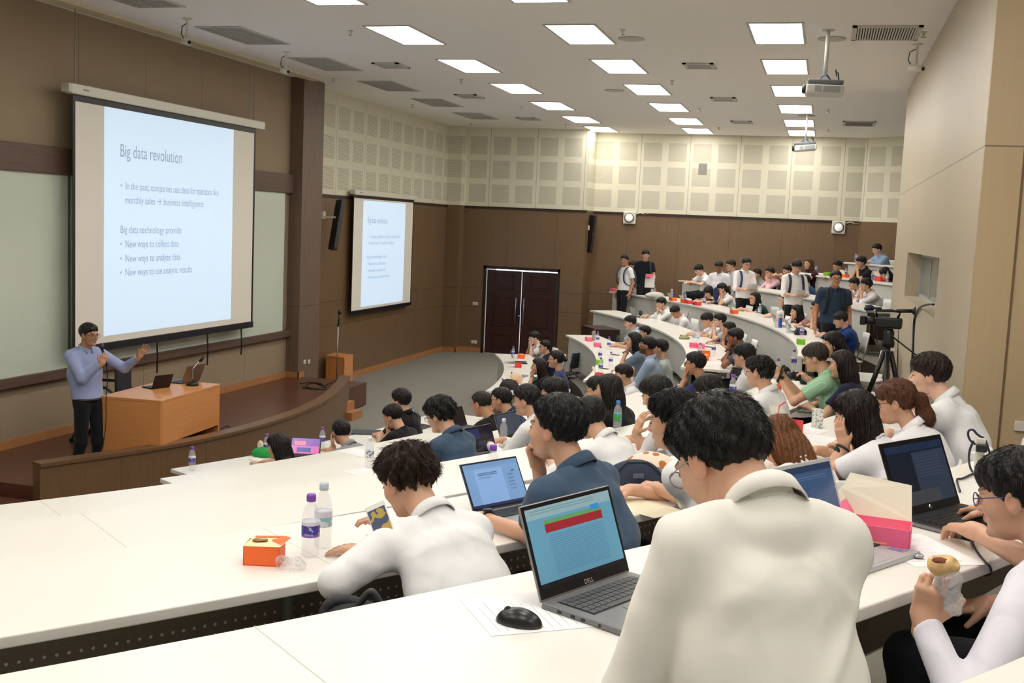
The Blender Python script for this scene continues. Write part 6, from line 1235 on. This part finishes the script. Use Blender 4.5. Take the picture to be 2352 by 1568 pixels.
MB().box(-.13, -.06, .0, .16, .06, .12).make('camera_body', M_black, cm_, bevel=.02); MB().tube([(.14, 0, .07), (.27, 0, .07)], .045, 14).make('lens', M_black, cm_, True); MB().box(.26, -.055, .02, .32, .055, .12).make('lens_hood', M_black, cm_, bevel=.008)
MB().tube([(.14, 0, .12), (.16, 0, .19), (.0, 0, .2), (-.1, 0, .19), (-.08, 0, .12)], .016, 8).make('carry_handle', M_black, cm_, True); MB().tube([(-.06, 0, .2), (-.22, 0, .21)], .022, 10).make('viewfinder', M_black, cm_, True); MB().lathe([(.022, 0), (.05, .03), (.05, .04)], 14, M=Matrix.Translation((-.22, 0, .21))@Matrix.Rotation(-math.pi/2, 4, 'Y')).make('eyecup', M_black, cm_, True)
MB().tube([(.18, 0, .215), (.10, 0, .215)], .014, 8).make('microphone', M_dark, cm_, True)
# ================================================================== CABLES
def cable(P, r, label, m=M_black, n=3): o = MB().tube(chaikin(np.array(P), n), r, 6).make('cable', m, smooth=True); tag(o, label, 'cable'); return o
cable([on_x(2144, 699, XR-.012), on_x(2130, 698, XR-.02), on_x(2110, 706, XR-.02), on_x(2100, 728, XR-.012), on_x(2098, 760, XR-.012), on_x(2097, 800, XR-.012), on_x(2094, 840, XR-.012), on_x(2092, 900, XR-.012), on_x(2091, 960, XR-.012)], .012, 'thick black cable hanging from the control window down the tan wall')
cable([on_x(2063, 735, XR-.01), on_x(2064, 760, XR-.01), on_x(2061, 820, XR-.01), on_x(2061, 870, XR-.01)], .005, 'thin wire running down the tan wall behind the tripod', M_dark)
M_cabn = mat('cable_navy', (34, 38, 58), .5)
zf = TF+.006
cable([on_z(2205, 1128, zf), on_z(2195, 1098, zf), on_z(2210, 1100, zf), on_z(2235, 1086, zf), on_z(2262, 1088, zf), on_z(2290, 1095, zf), on_z(2330, 1090, zf)], .004, 'dark laptop cable winding over the table to the plugs', M_cabn)
w0 = depth(on_z(2240, 1090, zf))
cable([at_w(2240, 1020, w0), at_w(2226, 1010, w0), at_w(2222, 990, w0), at_w(2234, 984, w0), at_w(2246, 1000, w0), at_w(2262, 1006, w0), at_w(2270, 1030, w0), at_w(2280, 1060, w0), on_z(2300, 1080, zf), on_z(2290, 1100, zf), on_z(2250, 1096, zf), on_z(2228, 1080, zf), at_w(2224, 1040, w0), at_w(2236, 1012, w0)], .0045, 'looped dark cable rising from the plug strip at the right', M_cabn)
cable([on_z(2232, 1240, zf), on_z(2240, 1262, zf), on_z(2262, 1290, zf), on_z(2275, 1300, TF+.0), on_z(2278, 1318, TF-.05), on_z(2262, 1322, TF-.08)], .0035, 'dark cable running from the black laptop off the table edge', M_cabn)
pl = empty('power_plug_stack', on_z(2246, 1092, TF)); tag(pl, 'upright white power strip with black plugs at the right of the table', 'power strip')
MB().box(-.016, -.016, 0, .016, .016, .15).make('strip', M_cream, pl, bevel=.003); MB().box(.0, -.05, .03, .05, -.016, .07).make('plug', M_black, pl, bevel=.005); MB().box(-.02, -.045, .1, .02, -.016, .13).make('plug', M_black, pl, bevel=.005)
slab('adapter_box', on_z(2290, 1060, TF), .2, .1, .035, .6, M_whitep, 'white adapter box on the table at the right edge', 'adapter')
slab('wall_socket', on_y(2347, 990, YR0-.03), .1, .02, .07, 0, M_cream, 'white socket on the tan wall at the right', 'socket')
# ================================================================== BAGS
def blob(name, p, fn, ext, h, m, label, cat_, rz=0, smooth=True):
    v, f = snet(fn, (-ext[0], -ext[1], -.01 if len(ext) < 4 else -ext[3]), (ext[0], ext[1], ext[2]), h); o = fast_mesh(name, v, f, m); o.location = tuple(p); o.rotation_euler = (0, 0, rz); tag(o, label, cat_); return o
pat = mat('patterned_cloth', (238, 218, 200), .85, bump=(14, .5)); g = NG(pat); tc = g.nt.nodes.new('ShaderNodeTexCoord'); vo = g.nt.nodes.new('ShaderNodeTexVoronoi'); vo.inputs['Scale'].default_value = 17; g.nt.links.new(tc.outputs['Object'], vo.inputs['Vector'])
k1 = g.m('LESS_THAN', vo.outputs['Distance'], .34); se_ = g.nt.nodes.new('ShaderNodeSeparateColor'); g.nt.links.new(vo.outputs['Color'], se_.inputs[0]); cc_ = g.mix(g.m('GREATER_THAN', se_.outputs[0], .5), lin((186, 112, 54)), lin((108, 118, 134))); g.col(g.mix(k1, lin((238, 218, 200)), cc_))
pb_ = on_z(1495, 1108, TE); blob('patterned_pouch', pb_, lambda P: smax(sell(P, (0, 0, .06), (.14, .10, .09))+.008*nz(P, 26, 4), .0-P[:, 2], .01), (.18, .14, .19), .006, pat, 'cream drawstring pouch with orange and grey leaf pattern', 'pouch')
nb_ = on_z(1455, 1118, TE+.0); bo = blob('navy_bag', nb_, lambda P: smax(sell(P, (0, 0, .02), (.15, .07, .11))+.003*nz(P, 30, 9), .0-P[:, 2], .01), (.2, .12, .17), .006, mat('navy_canvas', (44, 54, 78), .8, bump=(150, .2)), 'navy canvas bag behind the boy in slate blue', 'bag', .5)
MB().tube([(-.13, -.05, .06), (-.05, -.03, .125), (.05, -.03, .125), (.13, -.04, .06)], .004, 6).make('zip', M_dark, bo); MB().box(-.03, -.078, .06, .02, -.070, .08).make('bag_label', mat('label_slate', (90, 104, 130), .6), bo)
gb = blob('grey_bag', tt(1490, 683, 'D'), lambda P: smax(sell(P, (0, 0, .05), (.3, .14, .08))+.01*nz(P, 14, 5), -P[:, 2], .01), (.36, .2, .18), .015, mat('grey_cloth', (196, 198, 188), .85), 'pale grey soft bag lying on the far fourth table', 'bag', 1.1)
MB().tube([(.2, .05, .1), (.3, .02, .08), (.32, -.08, .02)], .008, 5).make('bag_strap', M_greym, gb)
for q, r, e_, rgb, l in (((1168, 893), 'A', (.17, .12, .12), (30, 30, 32), 'crumpled black bag at the near end of the far front table'), ((1185, 880), 'A', (.13, .09, .14), (226, 200, 170), 'beige cloth bag behind the crumpled black one'), ((1237, 876), 'A', (.13, .07, .06), (44, 50, 80), 'navy strap bundle beside the beige cloth bag'),
                         ((1838, 768), 'D', (.16, .08, .09), (28, 28, 38), 'black camera bag on the near end of the far fourth table'), ((1857, 880), 'D', (.15, .08, .06), (24, 24, 34), 'black bag with a strap before the green-shirted man'), ((1950, 710), 'E', (.16, .07, .07), (40, 44, 84), 'navy and yellow pencil case at the end of the far fifth table'),
                         ((1572, 778), 'C', (.13, .08, .05), (150, 150, 110), 'olive pouch with dark glasses, third far row'), ((1795, 862), 'D', (.08, .06, .08), (24, 24, 30), 'small black case behind the raised phone'), ((1596, 700), 'D', (.08, .05, .05), (40, 30, 30), 'dark pouch between the red boxes'), ((1505, 667), 'D', (.1, .05, .05), (176, 176, 170), 'small pale pouch on the far fourth table')):
    p = tt(*q, r); b = blob('pouch', p, lambda P: smax(sell(P, (0, 0, e_[2]*.4), (e_[0], e_[1], e_[2]*.8))+.012*nz(P, 30, int(q[0])), -P[:, 2], .01), (e_[0]*1.3, e_[1]*1.4, e_[2]*1.6), .009, mat('bag_%d_%d_%d' % rgb, rgb, .8), l, 'bag', 1.2)
    MB().tube([(-e_[0]*.7, 0, e_[2]*.8), (-e_[0]*.2, e_[1]*.9, e_[2]*1.2), (e_[0]*.6, e_[1]*.4, e_[2]*.7)], .006, 5).make('bag_strap', M_dark, b)
gcl = blob('green_cloth_bag', on_z(604, 1048, .74), lambda P: smax(sell(P, (0, 0, .03), (.12, .07, .06))+.012*nz(P, 40, 8), -P[:, 2], .01), (.16, .1, .12), .007, mat('green_cloth', (36, 160, 74), .8), 'folded bright green cloth bag beside the long-haired woman at the front', 'bag')
blob('cream_pouch', on_z(598, 1036, .74), lambda P: sell(P, (0, 0, .06), (.035, .02, .055)), (.06, .05, .13), .006, mat('cream_cloth', (232, 222, 196), .8), 'small cream case standing behind the green cloth bag', 'case')
bk_ = at_w(812, 1452, 3.42); bs_ = FK['E']+.432; bpk = blob('backpack', (bk_[0], bk_[1], bs_), lambda P: smax(smin(sell(P, (0, 0, .13), (.16, .12, .20)), sell(P, (.02, -.1, .09), (.11, .05, .12)), .03)+.006*nz(P, 20, 2), -P[:, 2], .015), (.24, .22, .42), .009, mat('black_nylon', (46, 48, 50), .7, bump=(200, .3)), 'black backpack with neon yellow zip pulls on the chair beside the brown-haired boy', 'backpack')
ol = np.array([bk_[0], bk_[1], bs_])
MB().tube([q-ol for q in chaikin(np.array([at_w(x, y, 3.40) for x, y in ((738, 1450), (742, 1405), (758, 1382), (800, 1376), (835, 1388), (856, 1412), (866, 1450))]), 2)], .017, 8).make('strap', mat('black_nylon'), bpk, True)
MB().tube([q-ol for q in chaikin(np.array([at_w(x, y, 3.36) for x, y in ((790, 1450), (812, 1405), (836, 1372), (850, 1358), (858, 1360), (872, 1385), (892, 1425))]), 2)], .012, 8).make('top_loop', M_dark, bpk, True)
for x_, y_ in ((765, 1414), (712, 1446)): q = at_w(x_, y_, 3.3)-ol; MB().lathe([(.0, -.008), (.014, -.004), (.014, .004), (0, .008)], 10, M=Matrix.Translation(q)).make('zip_pull', mat('neon', (200, 240, 60), .5), bpk, True)
nvdup((bk_[0], bk_[1], FK['E']), 2.4, 'empty navy chair carrying the black backpack')
sb = fpt(1992, 790, 'D', .3); blob('backpack', (sb[0], sb[1], FK['D']+.02), lambda P: smax(sell(P, (0, 0, .2), (.16, .12, .25)), -P[:, 2], .02), (.22, .18, .5), .012, mat('black_nylon'), 'black backpack with a red top on the floor beside the tripod', 'backpack')
MB().tube([(-.06, -.02, .44), (0, -.03, .49), (.06, -.02, .44)], .012, 6).make('red_handle', mat('red_cloth', (190, 40, 50), .7), bpy.context.scene.objects['backpack.001'])
# backpacks and straps worn by the standing students
def worn(i, rgb, label, straps=(-1, 1), low=0.):
    m = mat('pack_%d_%d_%d' % rgb, rgb, .75); N, hz = i['N'], i['hz']; c = N+np.array([-.19, 0, -.28-low]); v, f = snet(lambda P: sell(P, c, (.09, .15, .24)), c-[.14, .2, .3], c+[.14, .2, .3], .014); o = fast_mesh('backpack', v, f, m); o.matrix_world = i['M']; tag(o, label, 'backpack', 'worn backpacks')
    for s in straps:
        y = s*.115; P_ = [(-.12, y, N[2]-.10), (-.07, y, N[2]+.0), (.0, y, N[2]+.012), (.055, y, N[2]-.03), (.105, y, N[2]-.12), (.115, y*1.1, N[2]-.24), (.095, y*1.15, N[2]-.34), (.02, y*1.35, N[2]-.40), (-.1, y*1.2, N[2]-.42)]
        P_ = [(x+N[0]+.055, yy, z) for x, yy, z in P_]; b = MB(); Q = chaikin(np.array(P_), 1); W_ = .022
        vs = [];
        for q in Q: vs += [(q[0], q[1]-W_, q[2]), (q[0], q[1]+W_, q[2])]
        st = b.add(vs, [(2*k, 2*k+1, 2*k+3, 2*k+2) for k in range(len(Q)-1)]).make('strap', m, o, True); sm = st.modifiers.new('s', 'SOLIDIFY'); sm.thickness = .012; sm.offset = 1
    return o
def by_label(s): return [i for i in PEOPLE if s in i['o']['label']][0]
worn(p10, (40, 50, 72), 'navy backpack worn by the smiling standing boy in white'); worn(p8, (46, 66, 130), 'backpack with a blue strap on the tall boy reading a paper', (-1,)); worn(p14, (26, 28, 32), 'black backpack worn by the young man in the aisle')
worn(by_label('standing boy in a black t-shirt'), (34, 42, 60), 'dark backpack on the standing boy in black', (1,)); worn(by_label('standing boy in a white t-shirt and glasses at'), (60, 76, 96), 'blue-grey backpack on the left standing boy')
# the aisle student's open shirt shows a white t-shirt with black letters
N = p14['N']; cN = N+np.array([-.03, 0, -.34]); v, f = snet(lambda P: smax(sell(P, cN, (.132, .125, .42)), -P[:, 2]+cN[2]-.27, .01), cN-[.2, .2, .4], cN+[.2, .2, .45], .009); tsh = fast_mesh('white_t_shirt', v, f, cloth(WH), p14['o'])
for k, t_ in enumerate(('ART', 'DUDE')): text_mesh(t_, .045, 'shirt_lettering', M_black, tsh, align='CENTER', M=Matrix.Translation(tuple(N+np.array([.1035, 0, -.26-.06*k])))@Matrix(((0, 0, 1, 0), (1, 0, 0, 0), (0, 1, 0, 0), (0, 0, 0, 1))), xs=.55)
# things held in hands
def held_sheet(i, s, label, w=.21, l=.29, tilt=-.9, dx=.08, dy=None, dz=.02):
    p = bw(i, i['arms'][s][1]+np.array([dx, -s*.09 if dy is None else dy, dz])); o = MB().box(-l/2, -w/2, 0, l/2, w/2, .0008).make('sheet_of_paper', mat('paper_240_240_243', (240, 240, 243), .8)); o.matrix_world = Matrix.Translation(p)@Matrix.Rotation(i['by'], 4, 'Z')@Matrix.Rotation(tilt, 4, 'Y'); tag(o, label, 'paper'); return o
held_sheet(p8, -1, 'white sheet held by the tall standing boy'); held_sheet(p10, -1, 'printed sheet held by the smiling boy with the backpack', .16, .24); b3 = by_label('standing boy in a black t-shirt')
held_sheet(b3, 1, 'bundle of white papers under the arm of the boy in black', .22, .3, -1.2, .02, .0, -.08); pz = bw(b3, b3['arms'][1][1]+np.array([.12, -.03, .03])); snack(0, 0, 'D', 'pink snack box held by the standing boy in black', PK, .16, .1, .06, open_=False, pos=pz, rz=.3)
g4 = by_label('girl in white hiding'); pq = bw(g4, g4['hd']+np.array([.13, .03, -.1])); blob('navy_cloth', pq, lambda P: sell(P, (0, 0, 0), (.05, .11, .15))+.012*nz(P, 22, 3), (.1, .16, .2, .2), .012, mat('navy_cloth', (30, 38, 80), .85), 'navy cloth held before the face of the girl in white', 'cloth', g4['by'])
# microphone in the lecturer's hand
E_, W, nd, hn = spk['arms'][-1][:4]; mp = W+nd*.075-hn*.035; ax = nrm(spk['hd']+np.array([.09, 0, -.08])-mp); ax = nrm(ax*np.array([.5, 1, 1])+np.array([0, 0, .6])); mo = empty('handheld_microphone', (0, 0, 0)); mo.matrix_world = spk['M']; tag(mo, 'black handheld microphone in the lecturer\'s hand', 'microphone')
MB().tube([mp-ax*.09, mp+ax*.10], .014, 10).make('microphone_body', M_black, mo, True); MB().tube([mp+ax*.09, mp+ax*.11, mp+ax*.14, mp+ax*.155], [.018, .026, .026, .012], 12).make('microphone_head', M_dark, mo, True)
MB().tube(chaikin(np.array([mp-ax*.09, mp-ax*.14+[0, 0, -.1], mp+[.02, 0, -.5], [mp[0]+.04, mp[1], .5], [mp[0]+.1, mp[1]-.1, .12], [mp[0]+.3, mp[1]-.2, .012]]), 2), .005, 5).make('microphone_cable', M_black, mo, True)
bl = MB().tube([(.113*math.cos(a), .163*math.sin(a), 0) for a in np.linspace(0, 6.283, 25)], .014, 6).make('belt', M_black, spk['o'], True); bl.location = tuple(spk['H']+np.array([-.004, 0, .005])); bl.scale = (1, 1, 1.4)
# bun in clear wrap
bp = at_w(2166, 1298, 2.66); bn = empty('filled_bun', bp); tag(bn, 'bitten golden bun half wrapped in clear film, held at the right', 'bun')
v, f = snet(lambda P: smax(smax(sell(P, (0, 0, 0), (.038, .03, .028))+.002*nz(P, 90, 3), -sell(P, (-.01, -.01, .03), (.024, .03, .016)), .004), -sell(P, (.035, -.02, .02), (.014, .02, .014)), .004), (-.05, -.04, -.04), (.05, .04, .04), .002); fast_mesh('bun', v, f, mat('bun_gold', (224, 188, 130), .6, var=(60, .3)), bn)
v, f = snet(lambda P: sell(P, (-.008, -.008, .013), (.021, .02, .008))+.002*nz(P, 150, 4), (-.05, -.04, -.02), (.05, .04, .04), .002); fast_mesh('filling', v, f, mat('bun_filling', (120, 58, 34), .6, bump=(150, .6)), bn)
v, f = snet(lambda P: np.abs(smin(sell(P, (.012, 0, -.035), (.032, .028, .04)), sell(P, (.03, 0, -.085), (.022, .018, .035)), .02)+.006*nz(P, 90, 6, 3))-.0012, (-.06, -.05, -.15), (.08, .05, .03), .0022); fast_mesh('wrapper', v, f, M_wrap, bn)
crumple('foil_ball', on_z(2112, 1283, TF+.001), .016, mat('foil', (190, 190, 195), .2, .8), 8, 'small crumpled foil ball behind the hand holding the bun', sq=.7)
# small camera in the woman's hands, clothes pens
dp = by_label('woman with tied black hair'); pc2 = bw(dp, (dp['arms'][1][1]+dp['arms'][-1][1])/2+np.array([.1, 0, .02])); o = empty('photo_camera', pc2, dp['by']); tag(o, 'black photo camera in the hands of the woman behind the green shirt', 'camera'); MB().box(-.03, -.065, -.04, .03, .065, .045).make('camera_body', M_black, o, bevel=.01); MB().tube([(.02, 0, 0), (.09, 0, 0)], .034, 14).make('lens', M_dark, o, True)
def pen(a, b, label, rgb): m = mat('pen_%d_%d_%d' % rgb, rgb, .4); o = MB().tube([a, b], .0045, 6).make('pen', m, smooth=True); tag(o, label, 'pen')
pen(on_z(958, 1035, TC_+.02), at_w(967, 1016, depth(on_z(958, 1035, TC_))), 'dark pen in the hand of the curly-haired man', (30, 30, 36)); pen(tt(1602, 778, 'C'), at_w(1616, 766, depth(tt(1602, 778, 'C'))), 'blue pen in the hand of the boy writing, third far row', (60, 110, 190))
pen(tt(1648, 826, 'C')+[0, 0, .006], tt(1668, 829, 'C')+[0, 0, .006], 'green pen lying on the sheet, third far row', (40, 130, 110)); pen(tt(1655, 842, 'C')+[0, 0, .006], tt(1675, 838, 'C')+[0, 0, .006], 'red pen lying on the sheet, third far row', (220, 50, 80)); pen(on_z(905, 1045, TC_+.006), on_z(925, 1042, TC_+.006), 'beige pencil beside the curly-haired man', (200, 170, 120))
# thin aisle steps between the blocks
for i, k in enumerate('BCDEF'):
    r = RK[k]-.12; z = (FK[k]+FK['ABCDEFG'[i]])/2; struct(MB().arc(r-.3, r-.02, -4.2, 1.2 if k != 'E' else 8, FK['ABCDEFG'[i]]+.0005, z, 1).make('floor_aisle_step', M_carpet))
